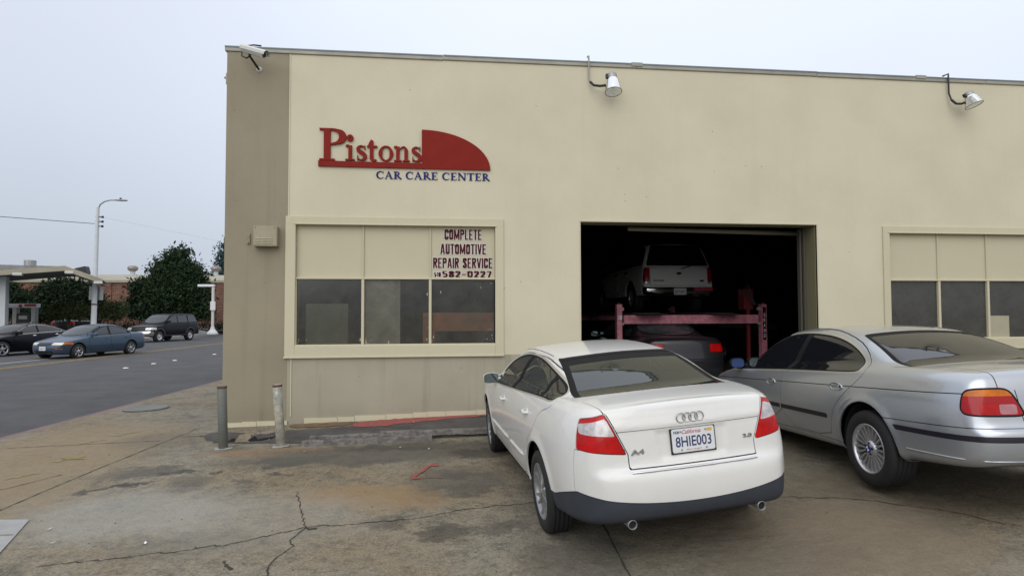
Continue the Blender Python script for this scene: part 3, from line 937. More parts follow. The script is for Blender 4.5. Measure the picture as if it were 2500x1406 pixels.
SPEC_A['cab'] = squash(SPEC_A['cab'], 1.06, .27)
SPEC_A['cabw'] = [(z - max(0., z - 1.06) * .27, w) for z, w in SPEC_A['cabw']]
QA = lambda p: squash(p, 1.06, .27)
QD = lambda p: [(a, min(b, 1.276)) for a, b in QA(p)]
def white_saloon(root):
    B = Body(SPEC_A)
    Mh = B.mesh(0.0145)
    rw = lambda g: (lambda x, y, z: np.maximum(np.maximum(sdf(RWP, y, z) - g, x - 0.8), -.392 - g * .6 - x + .09 * (y / .62) ** 2))
    RWP = chaikin(QA([(-.58, 1.10), (-.66, .98), (0, .98), (.66, .98), (.58, 1.10), (.51, 1.33), (.485, 1.355), (0, 1.385), (-.485, 1.355), (-.51, 1.33)]), 2)
    WSP = chaikin(QA([(-.70, 1.0), (.70, 1.0), (.56, 1.34), (.50, 1.37), (0, 1.39), (-.50, 1.37), (-.56, 1.34)]), 2)
    ws = lambda g: (lambda x, y, z: np.maximum(sdf(WSP, y, z) - g, 1.80 - x))
    DLO = chaikin(QA([(2.20, .93), (2.14, .915), (1.13, .972), (.14, 1.028), (-.12, 1.030), (-.17, 1.05), (-.10, 1.12), (.05, 1.185), (.35, 1.27), (.69, 1.325), (1.0, 1.345), (1.35, 1.338), (1.60, 1.29), (1.85, 1.18)]), 2)
    dlo = lambda g: (lambda x, y, z: np.maximum(sdf(DLO, x, z) - g, 0.3 - np.abs(y)))
    arches = [arch_fn(0, .335, .372), arch_fn(2.65, .335, .372)]
    shell(B, arches + [rw(-.02), ws(-.02), dlo(-.02)], root)
    for a in arches: _, Mh = cut(Mh, a)
    under, Mh = cut(Mh, lambda x, y, z: z - 0.268)
    part(under, 'underbody', M['well'], root, 0, 0)
    Mh = glass_set(Mh, rw, rw, root, 'rear_window', M['car_glass'], frit=0.030)
    Mh = glass_set(Mh, ws, ws, root, 'windscreen', M['car_glass'], frit=0.02)
    # side glass: three panes a side, black posts, bright strip round them
    D, Mh = cut(Mh, dlo(0.0))
    band, Mh = cut(Mh, dlo(0.011))
    for side in both(lambda x, y, z: 0 * x - 1):
        d, _ = cut(D, side)
        for x0, x1 in ((1.20, 2.3), (.215, 1.115), (-.3, .165)):
            w, d = cut(d, lambda x, y, z: np.maximum(np.maximum(sdf(DLO, x, z) + 0.010, x0 + (z - 1.1) * (-.06) - x), x - x1 - (z - 1.1) * (-.06)))
            part(w, 'side_window', M['car_glass'], root, 0.005, 0)
        part(d, 'window_post', M['seal'], root, 0.001, 0.004)
        bb, _ = cut(band, side)
        part(bb, 'window_trim', M['bright_trim'], root, -0.001, 0.006)
    # tail lamps
    def lamp(x, y, z):
        a = np.abs(y)
        top = z - (.958 + (.83 - a) * .29); bot = .772 + (a - .49) * .115 - z
        inn = (.462 + (z - .77) * .43) - a; out = x + .700 + (.99 - z) * .18
        return smax(smax(top, bot, .012), smax(inn, out, .012), .012)
    for side in both(lamp):
        L, Mh = cut_panel(Mh, side, 0.005)
        clear = lambda x, y, z: smax(smax(z - (.932 + (.83 - np.abs(y)) * .29), .890 + (np.abs(y) - .53) * .07 - z, .008), smax((.530 + (z - .90) * .43) - np.abs(y), np.abs(y) - .722 - (.97 - z) * .1, .008), .01)
        c, L = cut(L, clear)
        low, L = cut(L, lambda x, y, z: z - (.868 + (np.abs(y) - .53) * .05))
        o = part(L, 'tail_light', M['lamp_red'], root, 0.001, 0.012)
        part(low, 'lower_lens', M['lamp_red'], o, 0.003, 0.006)
        part(c, 'clear_lens', M['lamp_clear'], o, 0.002, 0.004)
    # boot lid
    def lid(x, y, z):
        a = np.abs(y)
        w = np.where(z > 1.03, .572 + np.clip(x + .87, 0, .5) * .11, .452 + np.clip(z - .77, 0, 1) * .43)
        return np.maximum(np.maximum(a - w, .676 - z), x + .375 + .10 * (y / .6) ** 2 + np.clip(z - 1.2, 0, 1) * 9)
    P, Mh = cut_panel(Mh, lambda x, y, z: np.maximum(lid(x, y, z), x + .30), 0.007)
    # number plate hollow and the crease above it
    rec = lambda x, y, z: smax(smax(np.abs(y) - .235 - (z - .66) * .12, z - .905, .02), .705 - z, .02)
    V, N, T = P
    k = np.clip(-rec(V[:, 0], V[:, 1], V[:, 2]) / 0.022, 0, 1) * (V[:, 0] < -.85)
    k2 = np.exp(-((V[:, 2] - .918) / .010) ** 2) * (V[:, 0] < -.8)
    def disp(Mq):
        V, N, T = Mq
        def dd(P_):
            x, y, z = P_.T
            return (-0.010 * np.clip(-rec(x, y, z) / 0.022, 0, 1) + 0.006 * np.clip((z - .905) / .03, 0, 1) * np.clip((.99 - z) / .05, 0, 1) + .010 * np.clip((z - 1.03) / .03, 0, 1) * np.clip((-.80 - x) / .05, 0, 1)) * (x < -.78)
        d = dd(V)
        V2 = V + N * d[:, None]
        # refreshed normals from the displaced faces
        fn = np.cross(V2[T[:, 1]] - V2[T[:, 0]], V2[T[:, 2]] - V2[T[:, 0]])
        vn = np.zeros_like(V2)
        for q in range(3): np.add.at(vn, T[:, q], fn)
        vn /= np.linalg.norm(vn, axis=1)[:, None] + 1e-12
        m = ((V[:, 0] < -.70))[:, None]
        return V2, np.where(m, vn, N), T
    P = disp(P)
    _, P = cut_band(P, lambda x, y, z: z - .914, .0022, lambda x, y, z: np.maximum(x + .80, np.abs(y) - .9))
    tk = part(P, 'boot_lid', M['paint_white'], root, 0, 0.010)
    def sx(y, z): return B.at_rear(y, z)
    plate(root, sx(0, .82) - 0.004, -.005, .822, R(-3), '8HIE003')
    rg = MB()
    for i in range(4):
        cy = .066 - .044 * i
        x0 = sx(cy, .968) - .012
        pts = [(x0 + 0.002 * (i % 2), cy + .031 * math.cos(a), .968 + .031 * math.sin(a)) for a in [2 * math.pi * q / 24 for q in range(25)]]
        rg.path(pts, .0042, 6, False)
    rg.build('ring_badge', M['badge'], tk)
    for t, yy, zz, w, s in (('A4', .388, .780, .092, .034), ('3.0', -.405, .802, .066, .026)):
        text_obj(t, M['badge'], tk, (sx(yy, zz) - .006, yy, zz), (R(90), 0, R(-90)), size=s, width=w, bold=.03, ext=0.004, name='badge_lettering')
    # bumper with its grey lower half
    drk = lambda x, y, z: np.maximum(np.maximum(z - (.444 + .085 * (np.abs(y) / .8) ** 2 - .11 * np.clip((x + .74) / .32, 0, 1)), x + .33), -z + .2)
    g, Mh = cut_panel(Mh, drk, 0.005)
    gm, gs = cut(g, lambda x, y, z: np.abs(y) - .50 + 0 * x)
    part(g, 'lower_bumper', M['bumper_grey'], root, 0.004, 0.012)
    bp, Mh = cut_panel(Mh, lambda x, y, z: np.maximum(x + .722, z - .80), 0.005)
    part(bp, 'rear_bumper', M['paint_white'], root, 0, 0.012)
    ch = MB()
    ys = np.linspace(-.445, .445, 20)
    ch.path([(sx(y, .655) - .002, y, .657) for y in ys], .0085, 6)
    ch.build('bumper_lip_strip', M['chrome'], root)
    for yy in (.475, -.475):
        b = MB(); mt = Matrix.Translation((-.915, yy * .975, .320))
        mt2 = mt @ Matrix.Rotation(R(90), 4, 'Z')
        b.lathe([(.026, -.05), (.027, .010), (.030, .012), (.032, .004), (.032, -.12)], mt2, 24)
        o = b.build('exhaust_pipe', M['alloy_grey'], root)
        c = MB(); c.lathe([(.0265, -.004), (0, -.006)], mt2, 24); c.build('exhaust_bore', M['seam'], o)
    # front bumper, grille side (away from the camera) and bonnet
    HL = lambda x, y, z: smax(smax(z - .80, .66 - z, .02), smax(.42 - np.abs(y), 3.12 - x, .02), .02)
    for side in both(HL):
        L, Mh = cut_panel(Mh, side, .005); part(L, 'headlight', M['headlamp'], root, 0.001, .012)
    gr, Mh = cut_panel(Mh, lambda x, y, z: smax(smax(np.abs(y) - .36, z - .77, .02), smax(.62 - z, 3.2 - x, .02), .02), .005)
    part(gr, 'grille', M['black_plastic'], root, .01, .02)
    fb, Mh = cut_panel(Mh, lambda x, y, z: np.maximum(3.05 - x, z - .635), .005)
    part(fb, 'front_bumper', M['paint_white'], root, 0, .012)
    bo, Mh = cut_panel(Mh, lambda x, y, z: np.maximum(np.maximum(np.abs(y) - .66, 2.42 - x + .12 * (y / .6) ** 2), .70 - z + (x < 2.4) * 9), .006)
    part(bo, 'bonnet', M['paint_white'], root, 0, .01)
    # doors
    RD = chaikin(QD([(1.165, .30), (.50, .30), (.44, .46), (.30, .66), (.10, .80), (.02, .93), (-.20, 1.00), (-.235, 1.06), (-.10, 1.15), (.06, 1.222), (.35, 1.305), (.69, 1.362), (1.0, 1.382), (1.12, 1.384), (1.165, 1.2), (1.165, 1.0)]), 1)
    FD = chaikin(QD([(2.20, .30), (1.165, .30), (1.165, .9), (1.165, 1.3), (1.13, 1.384), (1.36, 1.375), (1.62, 1.328), (1.90, 1.21), (2.22, .99), (2.30, .90), (2.30, .60)]), 1)
    sill, Mh = cut_panel(Mh, lambda x, y, z: np.maximum(np.maximum(z - .305, np.abs(x - 1.325) - 1.0), .5 - np.abs(y)), .004)
    part(sill, 'sill', M['bumper_grey'], root, .006, .01)
    for poly, hx in ((RD, .36), (FD, 1.40)):
        for si, side in zip((1, -1), both(lambda x, y, z, f=poly_reg(poly, n=0): np.maximum(f(x, y, z), .53 - np.abs(y)))):
            d, Mh = cut_panel(Mh, side, 0.006)
            Vd, Nd, Td = d
            o = part(d, 'door', M['paint_white'], root, 0, .012)
            # rub strip
            xa, xb = (.50, 1.13) if hx < 1 else (1.20, 2.24)
            rs = MB(); xs = np.linspace(xa, xb, 12)
            rs.path([(x, si * (B.at_side(x, .485) + .001), .485) for x in xs], [.004] + [.015] * 10 + [.004], 8)
            rs.build('rub_strip', M['paint_white'], o)
            hh = handle(root, B, hx + .06, .872 if hx < 1 else .832, M['paint_white'], s=si)
            hh.parent = o
    roof, Mh = cut(Mh, lambda x, y, z: np.maximum(np.maximum(np.abs(y) - .505, np.abs(x - 1.15) - .86), 1.23 - z))
    part(roof, 'roof', M['paint_white'], root, 0, 0)
    part(Mh, 'body', M['paint_white'], root, 0, 0.014)
    # roof joint mouldings
    for s in (-1, 1):
        j = MB(); xs = np.linspace(.66, 1.9, 16)
        j.path([(x, s * .505, B.at_top(x, .505) + .0005) for x in xs], .0035, 5); j.build('roof_joint', M['seal'], root)
    wells(root, (0, 2.65), .335, .385, .86)
    for x in (0, 2.65):
        for s in (1, -1):
            wheel(root, x, s * .765, .317, .317, .212, 'swirl7', s, steer=R(-3) if x > 1 else 0, width=.205, alloy='alloy_grey')
    for s in (1, -1): mirror(root, 1.99, .785, .975, s, M['paint_white'], size=(.10, .175, .115))
    seats(root, M['seat_grey'], 1.0, .12, .35, rear_heads=False)
    dashboard(root, 1.95, .96)
    sh = MB(); sh.box((-.42, -.60, 1.02), (.12, .60, 1.035)); sh.build('parcel_shelf', M['seat_grey'], root)
    fl = MB(); fl.box((.0, -.7, .36), (2.5, .7, .38)); fl.box((.0, -.7, .38), (.1, .7, 1.0)); fl.build('cabin_floor', M['seam'], root)
    # brake lamp behind the rear glass, and red leaves lodged along its foot
    return B

SPEC_B = dict(   # the silver saloon
    low=[(-.44, .305), (-.70, .325), (-.99, .345), (-1.10, .38), (-1.145, .44), (-1.165, .53), (-1.155, .60), (-1.135, .622), (-1.11, .634), (-1.095, .68), (-1.085, .78), (-1.07, .90), (-1.045, .985), (-1.01, 1.022), (-.90, 1.035), (-.65, 1.045), (-.35, 1.05),
         (.6, 1.04), (1.6, 1.0), (2.2, .97), (2.6, .945), (3.1, .86), (3.4, .79), (3.58, .70), (3.66, .58), (3.68, .45), (3.64, .27), (3.45, .23), (2.0, .245), (.5, .25), (.1, .25), (-.3, .27)],
    cab=[(-.66, .90), (-.50, .98), (-.36, 1.045), (-.10, 1.14), (.15, 1.228), (.40, 1.305), (.60, 1.352), (.85, 1.385), (1.15, 1.402), (1.45, 1.403), (1.75, 1.378), (2.0, 1.31), (2.3, 1.17), (2.6, 1.01), (2.82, .90), (2.9, .82), (2.7, .7), (-.4, .7)],
    plan=[(-1.165, 0), (-1.162, .35), (-1.145, .54), (-1.10, .68), (-1.03, .77), (-.90, .838), (-.66, .880), (-.3, .900), (.3, .902), (1.2, .902), (2.3, .900), (2.9, .885), (3.2, .85), (3.45, .76), (3.58, .60), (3.66, .35), (3.68, 0)],
    sec=[(.1, .075), (.25, .065), (.32, .040), (.42, .018), (.55, .002), (.66, .0), (.76, .008), (.84, .022), (.92, .052), (.99, .095), (1.05, .15), (1.15, .22), (1.5, .45)],
    cabw=[(.7, .80), (.85, .79), (.95, .765), (1.05, .722), (1.15, .675), (1.25, .622), (1.35, .568), (1.45, .50)],
    w=.90, xm=1.25, L=2.4, bow_f=.26, bow_r=.10, crown=.05, r_low=.06, wbow=.17, rbow=.10, rcrown=.035, cabn_r=.07, cabn_f=.09, r_cab=.10, r_join=.05,
    flare=[(0, .34, .382, .014), (2.83, .34, .382, .012)],
    box=(-1.23, 3.75, .96, .18, 1.46))

SPEC_B['cab'] = squash(SPEC_B['cab'], 1.06, .09)
SPEC_B['rbow'] = .055
def silver_saloon(root):
    B = Body(SPEC_B)
    Mh = B.mesh(0.0155)
    RWP = chaikin([(-.66, 1.03), (-.72, .92), (0, .92), (.72, .92), (.66, 1.03), (.59, 1.15), (.525, 1.25), (.49, 1.278), (0, 1.305), (-.49, 1.278), (-.525, 1.25), (-.59, 1.15)], 2)
    rw = lambda g: (lambda x, y, z: smax(np.maximum(sdf(RWP, y, z) - g, x - 0.8), -.40 - g * .6 - x + .05 * (y / .62) ** 2, .02))
    WSP = chaikin([(-.72, .97), (.72, .97), (.58, 1.29), (.52, 1.32), (0, 1.345), (-.52, 1.32), (-.58, 1.29)], 2)
    ws = lambda g: (lambda x, y, z: np.maximum(sdf(WSP, y, z) - g, 1.7 - x))
    DLO = chaikin([(2.66, .880), (2.60, .872), (1.46, .922), (.50, .945), (.17, .955), (.145, .985), (.20, 1.06), (.34, 1.14), (.55, 1.215), (.80, 1.268), (1.1, 1.298), (1.45, 1.305), (1.75, 1.275), (2.0, 1.205), (2.35, 1.04)], 2)
    dlo = lambda g: (lambda x, y, z: np.maximum(sdf(DLO, x, z) - g, 0.3 - np.abs(y)))
    arches = [arch_fn(0, .340, .378), arch_fn(2.83, .340, .375)]
    shell(B, arches + [rw(-.02), ws(-.02), dlo(-.02)], root)
    for a in arches: _, Mh = cut(Mh, a)
    under, Mh = cut(Mh, lambda x, y, z: z - 0.262 - .05 * (x < -.4))
    part(under, 'underbody', M['well'], root, 0, 0)
    Mh = glass_set(Mh, rw, rw, root, 'rear_window', M['car_glass_dark'], band=.008, frit=0.012)
    Mh = glass_set(Mh, ws, ws, root, 'windscreen', M['car_glass_dark'])
    D, Mh = cut(Mh, dlo(0.0))
    band, Mh = cut(Mh, dlo(0.016))
    for side in both(lambda x, y, z: 0 * x - 1):
        d, _ = cut(D, side)
        for x0, x1 in ((1.36, 2.8), (.0, 1.27)):
            w, d = cut(d, lambda x, y, z: np.maximum(np.maximum(sdf(DLO, x, z) + 0.012, x0 - (z - 1.0) * .22 - x), x - x1 + (z - 1.0) * .22))
            part(w, 'side_window', M['car_glass_dark'], root, 0.005, 0)
        part(d, 'window_post', M['seal'], root, 0.001, 0.004)
        bb, _ = cut(band, side)
        up, lo = cut(bb, lambda x, y, z: .985 - z + (x < .5) * 0)
        part(up, 'window_trim', M['bright_trim'], root, -0.002, 0.006)
        part(lo, 'window_trim', M['bright_trim'], root, -0.001, 0.006)
    # tail lamps: amber band over red, with a paler reversing lens
    LP = chaikin([(.872, .800), (.877, .745), (.835, .722), (.60, .716), (.447, .716), (.453, .74), (.505, .86), (.54, .888), (.60, .892), (.775, .890), (.848, .872)], 2)
    side_cut = lambda x, z: x + .835 + (.80 - z) * .0
    def lampg(g): return lambda x, y, z: np.maximum(sdf(LP, np.minimum(np.abs(y) + np.clip(x + 1.03, 0, 1) * .9, 1.2), z) - g, x + .3)
    for side_sign in (1, -1):
        def lf(x, y, z): return np.maximum(lampg(0.0)(x, y, z), .12 - side_sign * y)
        def lb(x, y, z): return np.maximum(lampg(0.013)(x, y, z), .12 - side_sign * y)
        L, Mh = cut(Mh, lf); rub, Mh = cut(Mh, lb)
        amber, L = cut(L, lambda x, y, z: .846 - z)
        ln, L = cut(L, lambda x, y, z: .839 - z)
        l2, L = cut_band(L, lambda x, y, z: z - .795, .0022, lambda x, y, z: x * 0 - 1)
        rev, L = cut(L, lambda x, y, z: smax(smax(z - .79, .723 - z, .008), smax(.485 - np.abs(y), np.abs(y) - .60, .008), .008))
        brt, L = cut(L, lambda x, y, z: smax(smax(z - .788, .723 - z, .008), smax(.612 - np.abs(y), np.abs(y) - .72, .008), .008))
        o = part(L, 'tail_light', M['lamp_red_dark'], root, 0.001, 0.010)
        part(amber, 'amber_lens', M['lamp_amber'], o, 0, 0.004)
        part(ln, 'lens_divider', M['lamp_red_dark'], o, 0.001, 0.0)
        part(l2, 'lens_divider', M['lamp_red_dark'], o, 0.002, 0.0)
        part(rev, 'reversing_lens', M['lamp_pink'], o, 0.001, 0.004)
        part(brt, 'brake_lens', M['lamp_red'], o, -0.001, 0.004)
        part(rub, 'lamp_seal', M['seal'], o, 0.0015, 0.006)
    def lid(x, y, z):
        a = np.abs(y)
        w = np.where(z > .90, .585, .452 + np.clip(z - .64, 0, 1) * .10)
        return np.maximum(np.maximum(a - w, .640 - z), x + .40 + .10 * (y / .6) ** 2 + np.clip(z - 1.15, 0, 1) * 9)
    P, Mh = cut_panel(Mh, lambda x, y, z: np.maximum(lid(x, y, z), x + .425), 0.007)
    part(P, 'boot_lid', M['paint_silver'], root, 0, .012)
    plate(root, B.at_rear(0, .78) - .004, 0, .78, R(-3), '6JKL218', small=True)
    # bumper: joint above, dark strip along it, bright lower roll
    strip = lambda x, y, z: np.maximum(np.maximum(np.abs(z - .556 - .004 * (x + 1.0)) - .020, x + .375 - (z - .55) * .8), .5 - np.abs(y) - 9 * (x < -.8))
    bz = lambda x: .628 - .012 * np.clip((x + 1.0) / .75, 0, 1)
    S, Mh = cut(Mh, strip)
    bp, Mh = cut_panel(Mh, lambda x, y, z: np.maximum(z - bz(x), x + .2), .006)
    o = part(bp, 'rear_bumper', M['paint_silver'], root, -.003, .014)
    part(S, 'bumper_strip', M['black_trim'], root, -.004, .01)
    ys = np.linspace(-.80, .80, 26)
    g = MB()
    for s in (1,):
        pts = [(x, s * (B.at_side(x, .405) + .004), .405) for x in np.linspace(-.46, -.92, 10)] + [(B.at_rear(y, .405) - .004, y, .405) for y in np.linspace(.72, -.72, 24)] + [(x, -(B.at_side(x, .405) + .001), .405) for x in np.linspace(-.92, -.46, 10)]
        g.path(pts, .0075, 6)
    g.build('bumper_moulding', M['paint_silver'], root)
    hl = lambda x, y, z: smax(smax(z - .77, .64 - z, .03), smax(.32 - np.abs(y), 3.2 - x, .02), .03)
    for side in both(hl):
        L, Mh = cut_panel(Mh, side, .005); part(L, 'headlight', M['headlamp'], root, .001, .012)
    fb, Mh = cut_panel(Mh, lambda x, y, z: np.maximum(3.22 - x, z - .60), .005)
    part(fb, 'front_bumper', M['paint_silver'], root, 0, .012)
    for s in (1, -1):
        k_, Mh = cut_panel(Mh, lambda x, y, z: smax(smax(z - .77, .63 - z, .02), smax(s * y - .17, .02 - s * y, .02), .02) + (x < 3.2) * 9, .004)
        part(k_, 'grille', M['black_plastic'], root, .006, .01)
    bo, Mh = cut_panel(Mh, lambda x, y, z: np.maximum(np.maximum(np.abs(y) - .72, 2.52 - x + .12 * (y / .6) ** 2), .70 - z + (x < 2.5) * 9), .006)
    part(bo, 'bonnet', M['paint_silver'], root, 0, .01)
    sk = lambda x, y, z: np.maximum(np.maximum(z - .325 - .01 * (x - 1.4), np.abs(x - 1.415) - 1.05), .5 - np.abs(y))
    sl, Mh = cut_panel(Mh, sk, .005)
    part(sl, 'sill', M['paint_silver'], root, -.004, .012)
    RD = chaikin([(1.415, .34), (.545, .335), (.50, .50), (.42, .64), (.28, .76), (.12, .88), (.06, .945), (.09, 1.02), (.22, 1.135), (.45, 1.235), (.78, 1.315), (1.1, 1.345), (1.30, 1.350), (1.36, 1.2), (1.385, 1.0)], 1)
    FD = chaikin([(2.60, .345), (1.415, .34), (1.385, 1.0), (1.36, 1.2), (1.30, 1.350), (1.50, 1.352), (1.78, 1.322), (2.05, 1.25), (2.40, 1.085), (2.72, .92), (2.76, .80), (2.70, .55)], 1)
    # crease line: a fine groove cut along the flank through wings and doors
    _, Mh = cut_band(Mh, lambda x, y, z: z - (.836 - .027 * x), .0036, lambda x, y, z: np.maximum(.5 - np.abs(y), np.maximum(-1.0 - x, x - 3.3)))
    for poly, hx, hz, xa, xb in ((RD, .40, .815, .555, 1.375), (FD, 1.62, .782, 1.44, 2.66)):
        for si, side in zip((1, -1), both(lambda x, y, z, f=poly_reg(poly, n=0): np.maximum(f(x, y, z), .45 - np.abs(y)))):
            d, Mh = cut_panel(Mh, side, 0.006)
            st, d = cut(d, lambda x, y, z: np.maximum(np.abs(z - .533 - .003 * x) - .021, xa - x))
            o = part(d, 'door', M['paint_silver'], root, 0, .012)
            part(st, 'rub_strip', M['black_trim'], o, -.006, .012)
            hb = handle(root, B, hx, hz, M['paint_silver'], s=si, style='flap'); hb.parent = o
    part(Mh, 'body', M['paint_silver'], root, 0, .016)
    wells(root, (0, 2.83), .340, .388, .88)
    for x in (0, 2.83):
        for s in (1, -1):
            wheel(root, x, s * (.775), .322, .322, .206, 'multi', s, width=.235, alloy='alloy')
    for s in (1, -1): mirror(root, 2.38, .80, .955, s, M['seal'], film=s > 0)
    seats(root, M['seat_tan'], 1.15, .20, .37, rear_heads=False)
    dashboard(root, 2.1, .93)
    sh = MB(); sh.box((-.36, -.62, .985), (.22, .62, 1.0)); sh.build('parcel_shelf', M['seat_grey'], root)
    fl = MB(); fl.box((.0, -.7, .36), (2.6, .7, .38)); fl.box((.0, -.7, .38), (.1, .7, .98)); fl.build('cabin_floor', M['seam'], root)
    return B

# ------------------------------------------------------------------ plainer cars for the street and the workshop
def street_car(root, sp, paint, h=0.03):
    B = Body(sp['spec'])
    Mh = B.mesh(h)
    wb, R_, ar = sp['wb'], sp['tyre'], sp['arch']
    WSP = chaikin(sp['ws'], 2); DLO = chaikin(sp['dlo'], 2); RWP = chaikin(sp['rw'], 2)
    ws = lambda g: (lambda x, y, z: np.maximum(sdf(WSP, y, z) - g, sp['ws_x'] - x))
    rw = lambda g: (lambda x, y, z: np.maximum(sdf(RWP, y, z) - g, x - sp['rw_x']))
    dlo = lambda g: (lambda x, y, z: np.maximum(sdf(DLO, x, z) - g, 0.3 - np.abs(y)))
    arches = [arch_fn(0, R_ + .02, ar), arch_fn(wb, R_ + .02, ar)]
    shell(B, arches + [rw(-.02), ws(-.02), dlo(-.02)], root, off=0.03, h=0.07)
    if sp.get('clad'):     # contrasting arch and sill mouldings
        for ax in (0, wb):
            c, Mh = cut(Mh, arch_fn(ax, R_ + .02, ar + .065))
            _, c = cut(c, arch_fn(ax, R_ + .02, ar))
            part(c, 'arch_moulding', M[sp['clad']], root, -.012, .03)
    else:
        for a in arches: _, Mh = cut(Mh, a)
    un, Mh = cut(Mh, lambda x, y, z: z - sp['sillz'])
    part(un, 'underbody', M['well'] if not sp.get('clad') else M[sp['clad']], root, 0, 0)
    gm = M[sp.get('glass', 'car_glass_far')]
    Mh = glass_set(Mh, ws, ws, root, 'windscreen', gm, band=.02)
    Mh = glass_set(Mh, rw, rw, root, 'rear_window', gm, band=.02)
    D, Mh = cut(Mh, dlo(0.0))
    band, Mh = cut(Mh, dlo(0.014))
    for side in both(lambda x, y, z: 0 * x - 1):
        d, _ = cut(D, side)
        for x0, x1, sl in sp['win']:
            w, d = cut(d, lambda x, y, z: np.maximum(np.maximum(sdf(DLO, x, z) + 0.014, x0 + (z - 1.1) * sl - x), x - x1 - (z - 1.1) * sl))
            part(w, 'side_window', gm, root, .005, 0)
        part(d, 'window_post', M[sp.get('post', 'seal')], root, 0, .004)
        bb, _ = cut(band, side)
        part(bb, 'window_trim', M[sp.get('trim', 'seal')], root, -.002, .006)
    for nm, fn, m, sided in sp['cuts']:
        fns = both(fn) if sided else (fn,)
        for f_ in fns:
            p_, Mh = cut_panel(Mh, f_, .008)
            part(p_, nm, M[m] if m != 'paint' else paint, root, 0.001 if m != 'paint' else 0, .014)
    for poly, hx, hz in sp['doors']:
        for si, side in zip((1, -1), both(lambda x, y, z, f=poly_reg(poly, n=1): np.maximum(f(x, y, z), .45 - np.abs(y)))):
            d, Mh = cut_panel(Mh, side, .012)
            o = part(d, 'door', paint, root, 0, .012)
            if o is None: continue
            hh = handle(root, B, hx, hz, M[sp.get('handle', 'seal')] if sp.get('handle') != 'paint' else paint, s=si); hh.parent = o
    part(Mh, 'body', paint, root, 0, .02)
    wells(root, (0, wb), R_ + .02, ar + .01, sp['track'] + .10)
    for x in (0, wb):
        for s in (1, -1):
            wheel(root, x, s * sp['track'], R_, R_, sp['rim'], sp['wheel'], s, width=sp.get('tw', .21), alloy=sp.get('alloy', 'alloy'), n=32)
    for s in (1, -1): mirror(root, sp['mir'][0], sp['mir'][1], sp['mir'][2], s, M[sp['mirm']] if sp.get('mirm') else paint)
    seats(root, M['seat_grey'], sp['seat'][0], sp['seat'][1], sp['seat'][2])
    dashboard(root, sp['seat'][0] + .95, sp['seat'][2] + .42)
    return B

def rect(y0, y1, z0, z1, x0=None, x1=None, r=.02, slope=0.0):
    """a rounded block: y range of |y|, z range, x range"""
    def g(x, y, z):
        a = np.abs(y)
        v = smax(smax(z - z1 - slope * a, z0 + slope * a - z, r), smax(y0 - a, a - y1, r), r) if y0 > 0 else smax(smax(z - z1, z0 - z, r), a - y1, r)
        if x0 is not None: v = np.maximum(v, x0 - x)
        if x1 is not None: v = np.maximum(v, x - x1)
        return v
    return g

SPEC_S = dict(   # mid-nineties saloon
    low=[(-.75, .22), (-.98, .27), (-1.06, .40), (-1.07, .55), (-1.04, .66), (-1.02, .80), (-1.0, .93), (-.95, .99), (-.7, 1.01), (-.4, 1.02),
         (.8, 1.0), (1.8, .95), (2.2, .93), (2.6, .87), (3.1, .77), (3.4, .70), (3.52, .62), (3.58, .50), (3.57, .36), (3.48, .22), (3.2, .19), (.5, .19)],
    cab=[(-.75, .88), (-.50, 1.0), (-.15, 1.14), (.12, 1.26), (.35, 1.34), (.7, 1.385), (1.1, 1.39), (1.45, 1.36), (1.75, 1.28), (2.1, 1.12), (2.45, .95), (2.55, .85), (2.3, .7), (-.5, .7)],
    plan=[(-1.07, 0), (-1.06, .4), (-1.02, .65), (-.9, .79), (-.6, .85), (0, .885), (1.2, .89), (2.4, .88), (2.9, .86), (3.2, .80), (3.42, .66), (3.54, .4), (3.58, 0)],
    sec=[(.1, .07), (.25, .05), (.35, .02), (.5, .0), (.62, .006), (.75, .02), (.85, .045), (.93, .08), (1.0, .13), (1.5, .45)],
    cabw=[(.7, .79), (.9, .77), (1.0, .745), (1.1, .70), (1.2, .65), (1.3, .60), (1.4, .545)],
    w=.88, xm=1.25, L=2.3, bow_f=.26, bow_r=.10, crown=.05, r_low=.06, wbow=.17, rbow=.10, rcrown=.04, cabn_r=.08, cabn_f=.08, r_cab=.10, r_join=.04,
    box=(-1.15, 3.66, .95, .12, 1.46))
